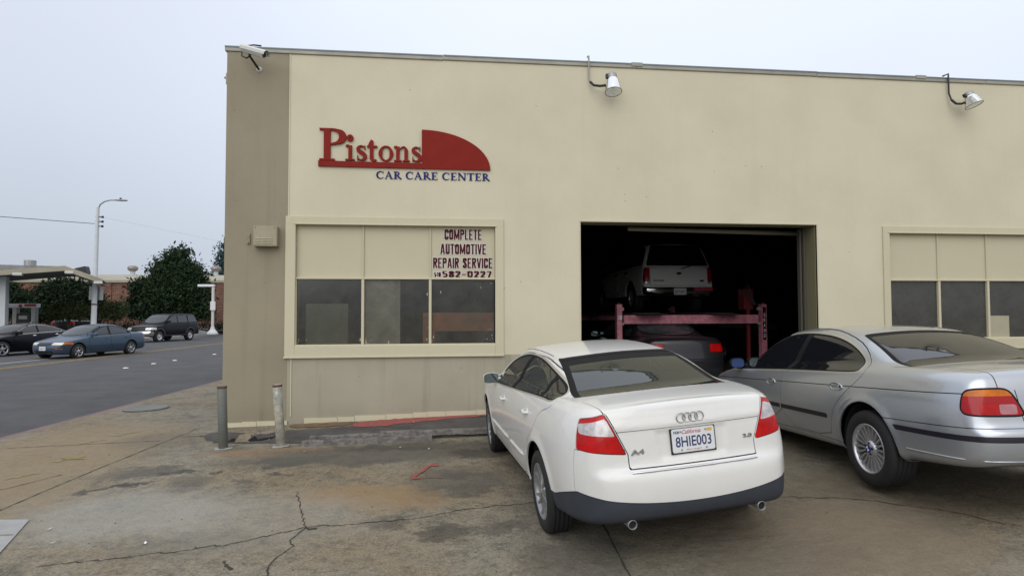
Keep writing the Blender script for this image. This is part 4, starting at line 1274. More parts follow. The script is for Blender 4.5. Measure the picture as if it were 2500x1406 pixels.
P_S = dict(spec=SPEC_S, wb=2.715, tyre=.305, arch=.355, sillz=.225, track=.76, rim=.195, wheel='six',
    ws=[(-.70, .95), (.70, .95), (.575, 1.29), (.53, 1.325), (0, 1.345), (-.53, 1.325), (-.575, 1.29)], ws_x=1.4,
    rw=[(-.62, 1.03), (.62, 1.03), (.53, 1.29), (.49, 1.31), (0, 1.33), (-.49, 1.31), (-.53, 1.29)], rw_x=.7,
    dlo=[(2.12, .93), (1.1, .955), (.20, .975), (-.12, .985), (-.05, 1.05), (.22, 1.18), (.55, 1.275), (.95, 1.305), (1.3, 1.29), (1.6, 1.20), (1.9, 1.06)],
    win=((1.12, 2.3, -.05), (.10, 1.03, -.05)), post='seal', handle='paint',
    cuts=[('headlight', rect(.34, .72, .595, .70, 3.05, r=.02), 'headlamp', True), ('indicator', rect(.725, .86, .60, .695, 2.95, r=.015), 'lamp_amber', True),
          ('grille', rect(0, .31, .60, .675, 3.1, r=.02), 'black_plastic', False), ('marker_light', rect(.46, .72, .425, .465, 3.0, r=.01), 'lamp_amber', True),
          ('air_intake', rect(0, .40, .27, .36, 3.1, r=.02), 'black_plastic', False),
          ('front_bumper', lambda x, y, z: np.maximum(3.02 - x, z - .575), 'paint', False),
          ('tail_light', rect(.45, .86, .72, .88, None, -.80, r=.02), 'lamp_red', True), ('rear_bumper', lambda x, y, z: np.maximum(x + .70, z - .60), 'paint', False),
          ('bonnet', lambda x, y, z: np.maximum(np.maximum(np.abs(y) - .68, 2.22 - x + .12 * (y / .6) ** 2), .655 - z + (x < 2.2) * 9), 'paint', False)],
    doors=[([(1.12, .27), (.42, .27), (.36, .5), (.12, .72), (-.06, .92), (.0, 1.06), (.3, 1.25), (.8, 1.345), (1.10, 1.345)], .28, .82), ([(2.15, .27), (1.12, .27), (1.10, 1.345), (1.4, 1.335), (1.75, 1.22), (2.2, .98), (2.22, .6)], 1.35, .80)],
    mir=(1.95, .80, .97), seat=(.95, .10, .46))

SPEC_L = dict(   # long black saloon, newer and sleeker
    low=[(-.75, .22), (-1.0, .28), (-1.06, .45), (-1.06, .60), (-1.04, .75), (-1.0, .95), (-.94, 1.03), (-.7, 1.06), (-.4, 1.06),
         (.8, 1.04), (1.8, 1.0), (2.4, .97), (2.8, .92), (3.3, .82), (3.58, .72), (3.68, .55), (3.66, .38), (3.56, .22), (3.2, .18), (.5, .19)],
    cab=[(-.85, .90), (-.60, 1.04), (-.2, 1.19), (.15, 1.31), (.5, 1.385), (.9, 1.42), (1.25, 1.42), (1.6, 1.38), (1.9, 1.30), (2.3, 1.13), (2.66, .97), (2.75, .85), (2.4, .7), (-.5, .7)],
    plan=[(-1.06, 0), (-1.05, .4), (-1.0, .68), (-.85, .83), (-.5, .90), (0, .92), (1.2, .92), (2.4, .92), (3.0, .90), (3.35, .82), (3.55, .66), (3.65, .4), (3.68, 0)],
    sec=[(.1, .07), (.25, .05), (.35, .02), (.5, .0), (.68, .004), (.80, .02), (.92, .05), (1.0, .09), (1.06, .14), (1.5, .45)],
    cabw=[(.7, .82), (.9, .80), (1.0, .775), (1.1, .735), (1.2, .685), (1.3, .63), (1.45, .55)],
    w=.91, xm=1.3, L=2.4, bow_f=.30, bow_r=.12, crown=.05, r_low=.06, wbow=.18, rbow=.10, rcrown=.04, cabn_r=.09, cabn_f=.08, r_cab=.10, r_join=.04,
    box=(-1.15, 3.78, .98, .12, 1.50))
P_L = dict(spec=SPEC_L, wb=2.86, tyre=.34, arch=.385, sillz=.23, track=.79, rim=.24, wheel='five', trim='bright_trim', glass='car_glass_dark',
    ws=[(-.72, 1.0), (.72, 1.0), (.58, 1.33), (.53, 1.36), (0, 1.38), (-.53, 1.36), (-.58, 1.33)], ws_x=1.5,
    rw=[(-.64, 1.08), (.64, 1.08), (.54, 1.33), (.5, 1.35), (0, 1.37), (-.5, 1.35), (-.54, 1.33)], rw_x=.7,
    dlo=[(2.28, .96), (1.1, 1.0), (.20, 1.03), (-.15, 1.05), (.05, 1.14), (.35, 1.25), (.7, 1.32), (1.05, 1.345), (1.4, 1.33), (1.7, 1.25), (2.0, 1.12)],
    win=((1.18, 2.5, -.05), (.05, 1.10, -.05)),
    cuts=[('headlight', rect(.42, .86, .66, .80, 3.05, r=.03), 'headlamp', True), ('grille', rect(0, .34, .42, .76, 3.1, r=.04), 'black_plastic', False),
          ('front_bumper', lambda x, y, z: np.maximum(3.12 - x, z - .63), 'paint', False), ('tail_light', rect(.45, .9, .76, .93, None, -.80, r=.02), 'lamp_red', True),
          ('rear_bumper', lambda x, y, z: np.maximum(x + .75, z - .65), 'paint', False),
          ('bonnet', lambda x, y, z: np.maximum(np.maximum(np.abs(y) - .72, 2.42 - x + .12 * (y / .6) ** 2), .70 - z + (x < 2.4) * 9), 'paint', False)],
    doors=[([(1.18, .28), (.45, .28), (.40, .5), (.14, .76), (-.08, .98), (.1, 1.16), (.4, 1.30), (.9, 1.385), (1.16, 1.39)], .30, .90), ([(2.30, .28), (1.18, .28), (1.16, 1.39), (1.5, 1.375), (1.85, 1.27), (2.35, 1.02), (2.38, .6)], 1.42, .88)],
    handle='chrome', mir=(2.10, .83, 1.03), seat=(1.05, .15, .50))

SPEC_U = dict(   # full-size sport utility
    low=[(-.85, .42), (-1.02, .46), (-1.12, .52), (-1.13, .68), (-1.06, .72), (-1.05, .95), (-1.04, 1.16), (-1.0, 1.26), (-.5, 1.28), (1.2, 1.27), (2.3, 1.25), (2.6, 1.20), (3.2, 1.14), (3.62, 1.08), (3.78, .98), (3.82, .85), (3.83, .74), (3.92, .70), (3.93, .52), (3.85, .42), (3.5, .38), (.5, .38)],
    cab=[(-1.06, 1.0), (-1.03, 1.25), (-.94, 1.55), (-.84, 1.78), (-.74, 1.86), (-.4, 1.885), (.6, 1.90), (1.4, 1.885), (1.75, 1.84), (2.0, 1.72), (2.35, 1.48), (2.68, 1.25), (2.75, 1.1), (2.4, .9), (-1.0, .9)],
    plan=[(-1.13, 0), (-1.13, .6), (-1.10, .84), (-.98, .95), (-.6, .985), (.2, .99), (2.0, .99), (3.1, .98), (3.5, .95), (3.75, .87), (3.87, .65), (3.93, .35), (3.94, 0)],
    sec=[(.3, .05), (.45, .03), (.55, .01), (.75, .0), (.95, .01), (1.1, .03), (1.2, .05), (1.3, .10), (1.9, .4)],
    cabw=[(.9, .95), (1.2, .93), (1.35, .895), (1.5, .85), (1.7, .79), (1.85, .745), (1.95, .72)],
    w=.98, xm=1.3, L=2.6, bow_f=.12, bow_r=.04, crown=.05, r_low=.07, wbow=.13, rbow=.06, rcrown=.03, cabn_r=.03, cabn_f=.06, r_cab=.09, r_join=.03,
    box=(-1.2, 4.02, 1.06, .30, 1.98))
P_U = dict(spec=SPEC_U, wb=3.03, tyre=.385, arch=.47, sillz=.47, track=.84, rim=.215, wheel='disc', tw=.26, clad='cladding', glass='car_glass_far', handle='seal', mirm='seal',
    ws=[(-.80, 1.27), (.80, 1.27), (.70, 1.74), (.64, 1.79), (0, 1.81), (-.64, 1.79), (-.70, 1.74)], ws_x=1.5,
    rw=[(-.72, 1.29), (.72, 1.29), (.62, 1.73), (.56, 1.77), (0, 1.78), (-.56, 1.77), (-.62, 1.73)], rw_x=-.5,
    dlo=[(2.42, 1.26), (1.2, 1.275), (-.62, 1.285), (-.86, 1.30), (-.80, 1.52), (-.70, 1.72), (-.55, 1.775), (.4, 1.79), (1.4, 1.785), (1.72, 1.735), (2.05, 1.53)],
    win=((1.28, 2.6, -.12), (.22, 1.18, -.04), (-.92, .14, -.10)),
    cuts=[('headlight', rect(.50, .97, .84, 1.00, 3.3, r=.03), 'headlamp', True), ('grille', rect(0, .46, .82, 1.0, 3.3, r=.03), 'black_plastic', False),
          ('front_bumper', lambda x, y, z: np.maximum(3.52 - x, z - .76), 'chrome', False), ('lower_valance', lambda x, y, z: np.maximum(3.5 - x, z - .56), 'cladding', False),
          ('tail_light', rect(.80, 1.0, .85, 1.22, None, -.95, r=.02), 'lamp_red_dark', True), ('rear_bumper', lambda x, y, z: np.maximum(x + .92, z - .70), 'cladding', False),
          ('bonnet', lambda x, y, z: np.maximum(np.maximum(np.abs(y) - .84, 2.55 - x + .06 * (y / .6) ** 2), 1.02 - z + (x < 2.5) * 9), 'paint', False)],
    doors=[([(1.22, .52), (.52, .52), (.50, .8), (.25, 1.0), (.12, 1.2), (.10, 1.80), (1.16, 1.825), (1.22, 1.3)], .40, 1.12), ([(2.48, .52), (1.22, .52), (1.22, 1.3), (1.16, 1.825), (1.55, 1.825), (1.85, 1.72), (2.4, 1.33), (2.52, 1.15)], 1.42, 1.12)],
    mir=(2.22, .95, 1.38), seat=(1.2, .25, .85))

SPEC_E = dict(   # squarer sport utility on the lift
    low=[(-.80, .40), (-.98, .43), (-1.06, .47), (-1.07, .585), (-1.02, .61), (-1.0, .64), (-.995, .80), (-.985, 1.02), (-.96, 1.12), (-.5, 1.14), (1.2, 1.13), (2.2, 1.10), (2.5, 1.06), (3.0, 1.00), (3.3, .94), (3.42, .85), (3.45, .6), (3.42, .42), (3.2, .36), (.5, .38)],
    cab=[(-1.0, .9), (-.975, 1.12), (-.88, 1.40), (-.80, 1.60), (-.72, 1.665), (-.4, 1.69), (.5, 1.70), (1.2, 1.69), (1.5, 1.65), (1.8, 1.48), (2.2, 1.2), (2.35, 1.06), (2.2, .8), (-.95, .8)],
    plan=[(-1.07, 0), (-1.07, .6), (-1.04, .80), (-.95, .86), (-.6, .885), (.2, .89), (2.0, .89), (2.9, .88), (3.2, .82), (3.38, .65), (3.45, .3), (3.45, 0)],
    sec=[(.3, .04), (.45, .02), (.6, .0), (.8, .0), (.95, .01), (1.05, .025), (1.12, .05), (1.3, .12), (1.9, .4)],
    cabw=[(.8, .875), (1.05, .865), (1.15, .845), (1.3, .80), (1.45, .745), (1.6, .69), (1.75, .64)],
    w=.88, xm=1.2, L=2.3, bow_f=.15, bow_r=.03, crown=.03, r_low=.05, wbow=.13, rbow=.05, rcrown=.03, cabn_r=.02, cabn_f=.05, r_cab=.07, r_join=.02,
    box=(-1.15, 3.55, .96, .28, 1.80))
RECT = rect
P_E = dict(spec=SPEC_E, wb=2.83, tyre=.36, arch=.43, sillz=.41, track=.75, rim=.20, wheel='disc', tw=.24, glass='car_glass_dark', handle='seal', mirm='seal', post='seal',
    ws=[(-.76, 1.12), (.76, 1.12), (.64, 1.56), (.60, 1.6), (0, 1.62), (-.60, 1.6), (-.64, 1.56)], ws_x=1.3,
    rw=[(-.745, 1.15), (-.735, 1.135), (.735, 1.135), (.745, 1.15), (.605, 1.575), (.57, 1.60), (0, 1.61), (-.57, 1.60), (-.605, 1.575)], rw_x=-.5,
    dlo=[(2.05, 1.12), (1.0, 1.14), (-.6, 1.15), (-.80, 1.16), (-.70, 1.45), (-.62, 1.57), (-.45, 1.60), (.4, 1.615), (1.2, 1.605), (1.5, 1.52), (1.8, 1.33)],
    win=((1.12, 2.3, -.12), (.22, 1.02, -.04), (-.85, .12, -.10)),
    cuts=[('tail_light', lambda x, y, z: smax(smax(z - 1.075, .74 - z, .01), smax(.715 - np.abs(y), x + .90, .01), .01), 'lamp_red_dark', True),
          ('reversing_light', lambda x, y, z: smax(smax(z - .735, .69 - z, .01), smax(.715 - np.abs(y), x + .90, .01), .01), 'lamp_clear', True),
          ('tailgate', lambda x, y, z: np.maximum(np.maximum(np.abs(y) - .70, .645 - z), x + .60), 'paint', False),
          ('rear_bumper', lambda x, y, z: np.maximum(x + .86, z - .605), 'chrome', False),
          ('headlight', rect(.45, .9, .74, .88, 3.0, r=.02), 'headlamp', True), ('grille', rect(0, .40, .72, .88, 3.0, r=.02), 'black_plastic', False),
          ('front_bumper', lambda x, y, z: np.maximum(3.1 - x, z - .62), 'chrome', False)],
    doors=[([(1.06, .45), (.48, .45), (.42, .75), (.2, .95), (.12, 1.1), (.10, 1.62), (1.02, 1.645), (1.06, 1.2)], .35, 1.0), ([(2.15, .45), (1.06, .45), (1.06, 1.2), (1.02, 1.645), (1.3, 1.635), (1.6, 1.52), (2.1, 1.17), (2.18, 1.0)], 1.25, 1.0)],
    mir=(1.95, .86, 1.2), seat=(1.0, .15, .75))

_protos = {}
def place_car(key, P, name, loc, yaw, paint, label, cat, group=None, pitch=0.0, roll=0.0, h=0.03):
    """first of a kind is built, later ones copy its parts (sharing meshes) and are repainted"""
    root = empty(name, loc, (roll, -pitch, R(yaw)), label, cat, group)
    if key not in _protos:
        B = street_car(root, P, M[paint], h)
        _protos[key] = (root, paint)
    else:
        src, p0 = _protos[key]
        repaint = {}
        for ch in list(src.children):
            c = ch.copy(); COL.objects.link(c); c.parent = root
            if p0 != paint and c.type == 'MESH' and c.data.materials and c.data.materials[0] == M[p0]:
                if c.data.name not in repaint:
                    d = c.data.copy(); d.materials[0] = M[paint]; repaint[c.data.name] = d
                c.data = repaint[c.data.name]
            for g in list(ch.children):
                k = g.copy(); COL.objects.link(k); k.parent = c
                if p0 != paint and k.type == 'MESH' and k.data.materials and k.data.materials[0] == M[p0]:
                    d = k.data.copy(); d.materials[0] = M[paint]; k.data = d
    return root

# ------------------------------------------------------------------ ground heights
GX = [-40, -7, -3.13, .69, 3, 6, 12, 60]
GY = [-40, 0, 4.8, 7.4, 9.3]
GZ = [[-1.78, -1.72, -1.75, -1.72, -1.62, -1.50, -1.40, -1.40], [-1.74, -1.72, -1.75, -1.72, -1.62, -1.50, -1.40, -1.40],
      [-1.70, -1.70, -1.745, -1.722, -1.56, -1.45, -1.35, -1.35], [-1.70, -1.70, -1.69, -1.672, -1.55, -1.46, -1.38, -1.38], [-1.70, -1.70, -1.655, -1.545, -1.50, -1.45, -1.40, -1.40]]
def G0(x, y):
    y = min(max(y, GY[0]), 9.3)
    v = [np.interp(x, GX, r) for r in GZ]
    return float(np.interp(y, GY, v))
def G(x, y):
    s = 0.0
    for dx, dy in ((0, 0), (.35, 0), (-.35, 0), (0, .35), (0, -.35)): s += G0(x + dx, y + dy)
    z = s / 5
    z -= 0.13 * math.exp(-((x + 2.52) / .26) ** 4 - ((y - 8.66) / .20) ** 4)      # sunken hole beside the wall corner
    z -= 0.02 * math.exp(-((y - 8.35) / .4) ** 2) * (1 if -3.2 < x < 1.6 else 0)
    return z

KD = Vector((.045, .999, 0)).normalized(); KN = Vector((-KD.y, KD.x, 0))      # along the street, and away from the lot
K0 = Vector((-5.95, 9.14, 0))
def street(s, l, z): p = K0 + KD * s + KN * l; return (p.x, p.y, z)
def road_z(l, s=0.0): return -1.785 + .012 * min(l, 1.0) - .0060 * max(0.0, s)          # it falls gently away

# ---- concrete material: broad stains at set places over fine mottling
def concrete(name, stains, base=(0.310, 0.280, 0.208), warm=(0.290, 0.222, 0.135), dark=(0.135, 0.124, 0.098)):
    m, nt, b = new_mat(name)
    N, L = nt.nodes, nt.links
    g = N.new('ShaderNodeNewGeometry')
    def noise(sc, det=6, rough=.6, vec=None):
        n = N.new('ShaderNodeTexNoise'); n.inputs['Scale'].default_value = sc; n.inputs['Detail'].default_value = det; n.inputs['Roughness'].default_value = rough
        L.new(vec or g.outputs['Position'], n.inputs['Vector']); return n
    def ramp(src, a, b_, lo=0.0, hi=1.0):
        r = N.new('ShaderNodeMapRange'); r.inputs['From Min'].default_value = a; r.inputs['From Max'].default_value = b_
        r.inputs['To Min'].default_value = lo; r.inputs['To Max'].default_value = hi; L.new(src, r.inputs['Value']); return r.outputs[0]
    def mix(f, c1, c2, mode='MIX'):
        x = N.new('ShaderNodeMixRGB'); x.blend_type = mode
        if hasattr(f, 'links'): L.new(f, x.inputs[0])
        else: x.inputs[0].default_value = f
        for i, c in ((1, c1), (2, c2)):
            if hasattr(c, 'links'): L.new(c, x.inputs[i])
            else: x.inputs[i].default_value = (*c, 1)
        return x.outputs[0]
    c = mix(ramp(noise(.55, 5).outputs['Fac'], .40, .62, 0, .9), base, warm)
    c = mix(ramp(noise(1.5, 10, .75).outputs['Fac'], .50, .68, 0, .85), c, dark)
    c = mix(ramp(noise(3.6, 8, .75).outputs['Fac'], .56, .70, 0, .5), c, (.30, .29, .25))
    c = mix(ramp(noise(8, 10, .85).outputs['Fac'], .48, .60, 0, .70), c, (.105, .096, .078))
    c = mix(ramp(noise(30, 6, .8).outputs['Fac'], .52, .66, 0, .45), c, (.36, .33, .26))
    c = mix(ramp(noise(48, 5, .95).outputs['Fac'], .44, .58, 0, .85), c, mix(1.0, c, (.52, .51, .50), 'MULTIPLY'))
    vo = N.new('ShaderNodeTexVoronoi'); vo.inputs['Scale'].default_value = 6.5; L.new(g.outputs['Position'], vo.inputs['Vector'])
    vm = N.new('ShaderNodeMath'); vm.operation = 'MULTIPLY'
    L.new(ramp(vo.outputs['Distance'], .14, .05, 0, 1), vm.inputs[0]); L.new(ramp(noise(1.1, 3).outputs['Fac'], .47, .56, 0, .8), vm.inputs[1])
    c = mix(vm.outputs[0], c, (.060, .054, .046))
    dist = noise(3.2, 10, .75); dn = N.new('ShaderNodeVectorMath'); dn.operation = 'SUBTRACT'; dn.inputs[1].default_value = (.5, .5, .5)
    L.new(dist.outputs['Color'], dn.inputs[0])
    sc = N.new('ShaderNodeVectorMath'); sc.operation = 'SCALE'; sc.inputs['Scale'].default_value = .85; L.new(dn.outputs[0], sc.inputs[0])
    wp = N.new('ShaderNodeVectorMath'); wp.operation = 'ADD'; L.new(g.outputs['Position'], wp.inputs[0]); L.new(sc.outputs[0], wp.inputs[1])
    for (x, y, rx, ry, ang, col, amt) in stains:
        mp = N.new('ShaderNodeMapping'); mp.vector_type = 'TEXTURE'
        mp.inputs['Location'].default_value = (x, y, 0); mp.inputs['Rotation'].default_value = (0, 0, R(ang)); mp.inputs['Scale'].default_value = (rx, ry, 1000)
        L.new(wp.outputs[0], mp.inputs['Vector'])
        ln = N.new('ShaderNodeVectorMath'); ln.operation = 'LENGTH'; L.new(mp.outputs[0], ln.inputs[0])
        c = mix(ramp(ln.outputs['Value'], 1.18 if rx > .45 else 1.12, .62 if rx > .45 else .80, 0, amt), c, col)
    L.new(c, b.inputs['Base Color'])
    rr = ramp(noise(1.3).outputs['Fac'], .3, .7, .62, .9); L.new(rr, b.inputs['Roughness'])
    b.inputs['Specular IOR Level'].default_value = .3
    h1 = noise(55, 5, .75); h2 = noise(6, 5, .6)
    ad = N.new('ShaderNodeMath'); ad.operation = 'MULTIPLY_ADD'; ad.inputs[1].default_value = 3.0
    L.new(h2.outputs['Fac'], ad.inputs[0]); L.new(h1.outputs['Fac'], ad.inputs[2])
    bp = N.new('ShaderNodeBump'); bp.inputs['Strength'].default_value = .8; bp.inputs['Distance'].default_value = .014
    L.new(ad.outputs[0], bp.inputs['Height']); L.new(bp.outputs[0], b.inputs['Normal'])
    return m

OIL, RUSTC, PALE, GREYD = (.045, .041, .036), (.27, .185, .098), (.34, .33, .29), (.10, .092, .076)
M['lot'] = concrete('stained_concrete', [
    (-.01, 4.88, .24, .20, 0, OIL, .62), (-.24, 5.84, .20, .14, 0, (.13, .10, .07), .7), (-.42, 5.13, .22, .08, 15, OIL, .45), (.46, 4.92, .25, .14, 0, OIL, .5), (-2.35, 6.90, .10, .055, 15, OIL, .8), (-1.88, 6.99, .11, .05, 10, OIL, .8), (-1.60, 6.73, .10, .04, 0, OIL, .75), (-1.94, 6.49, .15, .06, 0, GREYD, .8), (-1.72, 7.25, .45, .20, 0, OIL, .55), (-2.51, 6.41, .2, .12, 0, GREYD, .6), (-.8, 7.08, .35, .12, 5, GREYD, .75), (.23, 7.43, .25, .12, 0, (.13, .045, .035), .6), (.28, 5.95, .25, .2, 0, OIL, .5), (.16, 6.41, .2, .12, 0, OIL, .55), (-1.27, 7.4, .2, .06, 0, OIL, .6), (-.1, 6.0, .12, .06, 0, OIL, .5), (-.45, 5.22, .24, .10, 20, OIL, .35), (-3.19, 7.0, .42, .26, 10, GREYD, .8), (-2.77, 6.95, .24, .085, 8, OIL, .75),
    (-3.17, 6.47, .34, .055, 33, OIL, .85), (-1.6, 7.15, .22, .10, 15, OIL, .5), (-2.5, 6.6, .25, .15, 0, GREYD, .5), (-.70, 5.92, .62, .34, 0, RUSTC, .85), (-.30, 5.62, .45, .22, 10, RUSTC, .55),
    (-2.0, 7.72, .9, .20, 0, (.25, .16, .09), .75), (-.9, 7.4, 1.6, .45, 3, GREYD, .8), (-.2, 7.75, 1.2, .22, 0, OIL, .5), (.15, 6.3, .55, .45, 0, GREYD, .7), (.45, 7.3, .35, .25, 0, OIL, .6),
    (-4.6, 7.8, 1.2, 2.4, 0, (.27, .205, .122), .72), (-4.2, 6.0, .9, .9, 0, (.26, .20, .125), .55), (-2.7, 5.7, .9, .7, 0, PALE, .55), (-1.5, 5.4, 1.0, .7, 0, PALE, .35), (-1.9, 4.9, .6, .3, 0, GREYD, .3),
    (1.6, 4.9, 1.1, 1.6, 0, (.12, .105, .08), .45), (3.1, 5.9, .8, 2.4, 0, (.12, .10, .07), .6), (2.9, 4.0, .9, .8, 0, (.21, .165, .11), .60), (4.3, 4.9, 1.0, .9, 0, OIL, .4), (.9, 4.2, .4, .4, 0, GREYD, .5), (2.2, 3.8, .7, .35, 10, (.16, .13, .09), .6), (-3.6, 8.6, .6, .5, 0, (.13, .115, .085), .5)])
M['asphalt'] = mat('street_asphalt', (0.078, 0.078, 0.080), 0.9, var=0.35, vscale=1.2, bump=0.5, bscale=80)
M['kerb_red'] = mat('worn_red_kerb', (0.21, 0.115, 0.115), 0.85, var=0.5, vscale=5, var2=(0.13, 0.115, 0.105))
M['yellow_line'] = mat('yellow_road_paint', (0.36, 0.245, 0.085), 0.8, var=0.35, vscale=4)
M['white_line'] = mat('white_road_paint', (0.50, 0.50, 0.49), 0.8, var=0.25, vscale=6)
M['crack'] = mat('crack_filth', (0.040, 0.033, 0.026), 0.95)
M['joint'] = mat('joint_filth', (0.060, 0.052, 0.042), 0.95)
M['pale_slab'] = mat('pale_new_concrete', (0.33, 0.33, 0.32), 0.85, var=0.2, vscale=4, bump=0.3)
M['spray_red'] = mat('red_spray_paint', (0.36, 0.055, 0.05), 0.85, var=0.5, vscale=16, var2=(.14, .085, .07))
M['spray_yellow'] = mat('yellow_spray_paint', (0.28, 0.24, 0.085), 0.85, var=0.4, vscale=16)
M['meter_lid'] = mat('meter_lid', (0.20, 0.205, 0.185), 0.7, 0.2, var=0.3, vscale=20, bump=0.5)
M['far_lot'] = mat('far_lot_asphalt', (0.13, 0.13, 0.125), 0.9, var=0.3, vscale=.6)
M['earth'] = mat('earth', (0.11, 0.10, 0.08), 0.95, var=0.3, vscale=.05)

# wide ground sheet to the horizon
V_ = [(-1500, -1500, -2.6), (1500, -1500, -2.6), (1500, 1500, -2.6), (-1500, 1500, -2.6)]
tag(mesh_obj('ground', V_, [(0, 1, 2, 3)], M['earth']), kind='structure')
# the lot: one sheet that follows the fall of the driveway
ys = np.concatenate([np.linspace(-60, 0, 14)[:-1], np.arange(0, 9.301, .1)])
ts = np.concatenate([np.arange(0, .45, .006), np.linspace(.45, 1, 50)])
V_, nt_ = [], len(ts)
for y in ys:
    x0 = K0.x + .142 + (y - K0.y) * .0450
    for t in ts:
        x = x0 + t * (26 - x0); V_.append((x, y, G(x, y)))
F_ = [(j * nt_ + i, j * nt_ + i + 1, (j + 1) * nt_ + i + 1, (j + 1) * nt_ + i) for j in range(len(ys) - 1) for i in range(nt_ - 1)]
lot = tag(mesh_obj('driveway', V_, F_, M['lot'], smooth=True), kind='structure')
V_ = []
for y in np.linspace(9.3, 58, 60):
    x0 = K0.x + .142 + (y - K0.y) * .0450
    for t in np.linspace(0, 1, 8): V_.append((x0 + t * (-2.95 - x0 + max(0, (y - 9.3)) * .0450), y, G(min(x0 + t * 3, -3.0), 9.3) - .006 * min(y - 9.3, 50)))
F_ = [(j * 8 + i, j * 8 + i + 1, (j + 1) * 8 + i + 1, (j + 1) * 8 + i) for j in range(59) for i in range(7)]
tag(mesh_obj('pavement', V_, F_, M['lot'], smooth=True), kind='structure')
# the street with its crown, painted lines and studs
ls = [0, .3, 2, 4, 9, 13, 16.8]; ss = np.concatenate([np.linspace(-90, 60, 40), np.linspace(70, 500, 20)])
V_ = [street(s, l, road_z(l, min(s, 60))) for s in ss for l in ls]
F_ = [(j * 7 + i, (j + 1) * 7 + i, (j + 1) * 7 + i + 1, j * 7 + i + 1) for j in range(59) for i in range(6)]
road = tag(mesh_obj('road', V_, F_, M['asphalt']), kind='structure')
def stripe(name, l, w, s0, s1, m, n=30):
    S = np.linspace(s0, s1, n); V = []
    for s in S:
        for q in (l - w / 2, l + w / 2): V.append(street(s, q, road_z(q, min(s, 60)) + .008))
    o = mesh_obj(name, V, [(2 * j, 2 * j + 2, 2 * j + 3, 2 * j + 1) for j in range(n - 1)], m, road)
    return o
stripe('yellow_line', 8.88, .13, -60, 60, M['yellow_line'])
stripe('yellow_line', 9.16, .13, -60, 60, M['yellow_line'])
stripe('white_line', 10.6, .13, -20, 17.5, M['white_line'])
stripe('white_line', 16.2, .12, -60, 60, M['white_line'])
for i, s in enumerate((12.4, 14.2, 15.8, 19.5, 23.0)):
    b = MB(); c = Vector(street(s, 5.0, road_z(5.0, s)))
    b.lathe([(.085, 0), (.075, .014), (.045, .022), (0, .024)], Matrix.Translation(c) @ Matrix.Rotation(R(90), 4, 'X'), 12)
    o = b.build('road_stud', M['paper'])
    tag(o, 'white ceramic stud on the asphalt, %s in the row counted from the driveway end' % ['first', 'second', 'third', 'fourth', 'fifth'][i], 'road stud', 'white studs along the lane')
kb = MB()
for j in range(28):
    s0 = -60 + j * 4.0
    for a, b_ in ((s0, s0 + 3.99),):
        fa, fb = -.006 * max(a, 0), -.006 * max(b_, 0); V = [street(a, -.14, -2.4), street(a, .0, -2.4), street(b_, .0, -2.4), street(b_, -.14, -2.4), street(a, -.14, -1.690 + fa), street(a, .0, -1.694 + fa), street(b_, .0, -1.694 + fb), street(b_, -.14, -1.690 + fb)]
        kb.add(V, [(4, 7, 6, 5), (1, 5, 6, 2), (0, 1, 5, 4), (3, 2, 6, 7)])
tag(kb.build('kerb', M['kerb_red']), kind='structure')
fk = MB()
for a, b_ in ((-90, 0), (0, 30), (30, 60), (60, 500)):
    za, zb = road_z(16, min(a, 60)), road_z(16, min(b_, 60))
    fk.add([street(a, 16.8, za - .1), street(b_, 16.8, zb - .1), street(b_, 16.8, zb + .13), street(a, 16.8, za + .13), street(b_, 17.0, zb + .13), street(a, 17.0, za + .13), street(b_, 19.2, -1.60), street(a, 19.2, -1.60)], [(0, 1, 2, 3), (3, 2, 4, 5), (5, 4, 6, 7)])
tag(fk.build('far_kerb', M['pale_slab']), kind='structure')
V_ = [street(-90, 19.2, -1.60), street(500, 19.2, -1.60), street(500, 400, -1.60), street(-90, 400, -1.60)]
tag(mesh_obj('far_forecourt', V_, [(0, 1, 2, 3)], M['far_lot']), kind='structure')

# ---- marks lying on the lot: cracks, joints, sprayed marks
def ribbon(name, pts, w, m, jit=0.0, step=.05, lift=.004, rnd=None, parent=lot, amp=None):
    rnd = rnd or random.Random(int(abs(pts[0][0]) * 1000) + len(pts))
    P = []
    for (a, b) in zip(pts[:-1], pts[1:]):
        d = math.hypot(b[0] - a[0], b[1] - a[1]); n = max(1, int(d / step))
        for k in range(n): P.append((a[0] + (b[0] - a[0]) * k / n, a[1] + (b[1] - a[1]) * k / n))
    P.append(pts[-1])
    wob = 0; Q = []
    for (x, y) in P:
        wob = wob * .7 + rnd.uniform(-1, 1) * jit; Q.append((x + wob * .6 * rnd.uniform(.4, 1), y + wob))
    V = []
    for i, (x, y) in enumerate(Q):
        a, b = Q[max(0, i - 1)], Q[min(len(Q) - 1, i + 1)]
        dx, dy = b[0] - a[0], b[1] - a[1]; l_ = math.hypot(dx, dy) + 1e-9
        ww = w * (rnd.uniform(.35, 1.35) if jit else 1) / 2
        for s in (-1, 1):
            px, py = x - dy / l_ * ww * s, y + dx / l_ * ww * s
            V.append((px, py, G(px, py) + lift))
    return mesh_obj(name, V, [(2 * j, 2 * j + 1, 2 * j + 3, 2 * j + 2) for j in range(len(Q) - 1)], m, parent)
ribbon('crack', [(-2.75, 4.63), (-2.3, 4.70), (-1.59, 4.86), (-1.30, 5.02), (-1.08, 5.14), (-.72, 5.17), (-.40, 5.19), (-.09, 5.27), (.15, 5.40), (.45, 5.44), (.9, 5.46)], .011, M['crack'], .018, step=.025)
ribbon('crack', [(-1.35, 6.06), (-1.30, 5.85), (-1.21, 5.62), (-1.16, 5.40), (-1.08, 5.14), (-1.13, 4.90), (-1.09, 4.76), (-1.16, 4.55), (-1.16, 4.35), (-1.12, 4.15)], .011, M['crack'], .018, step=.025)
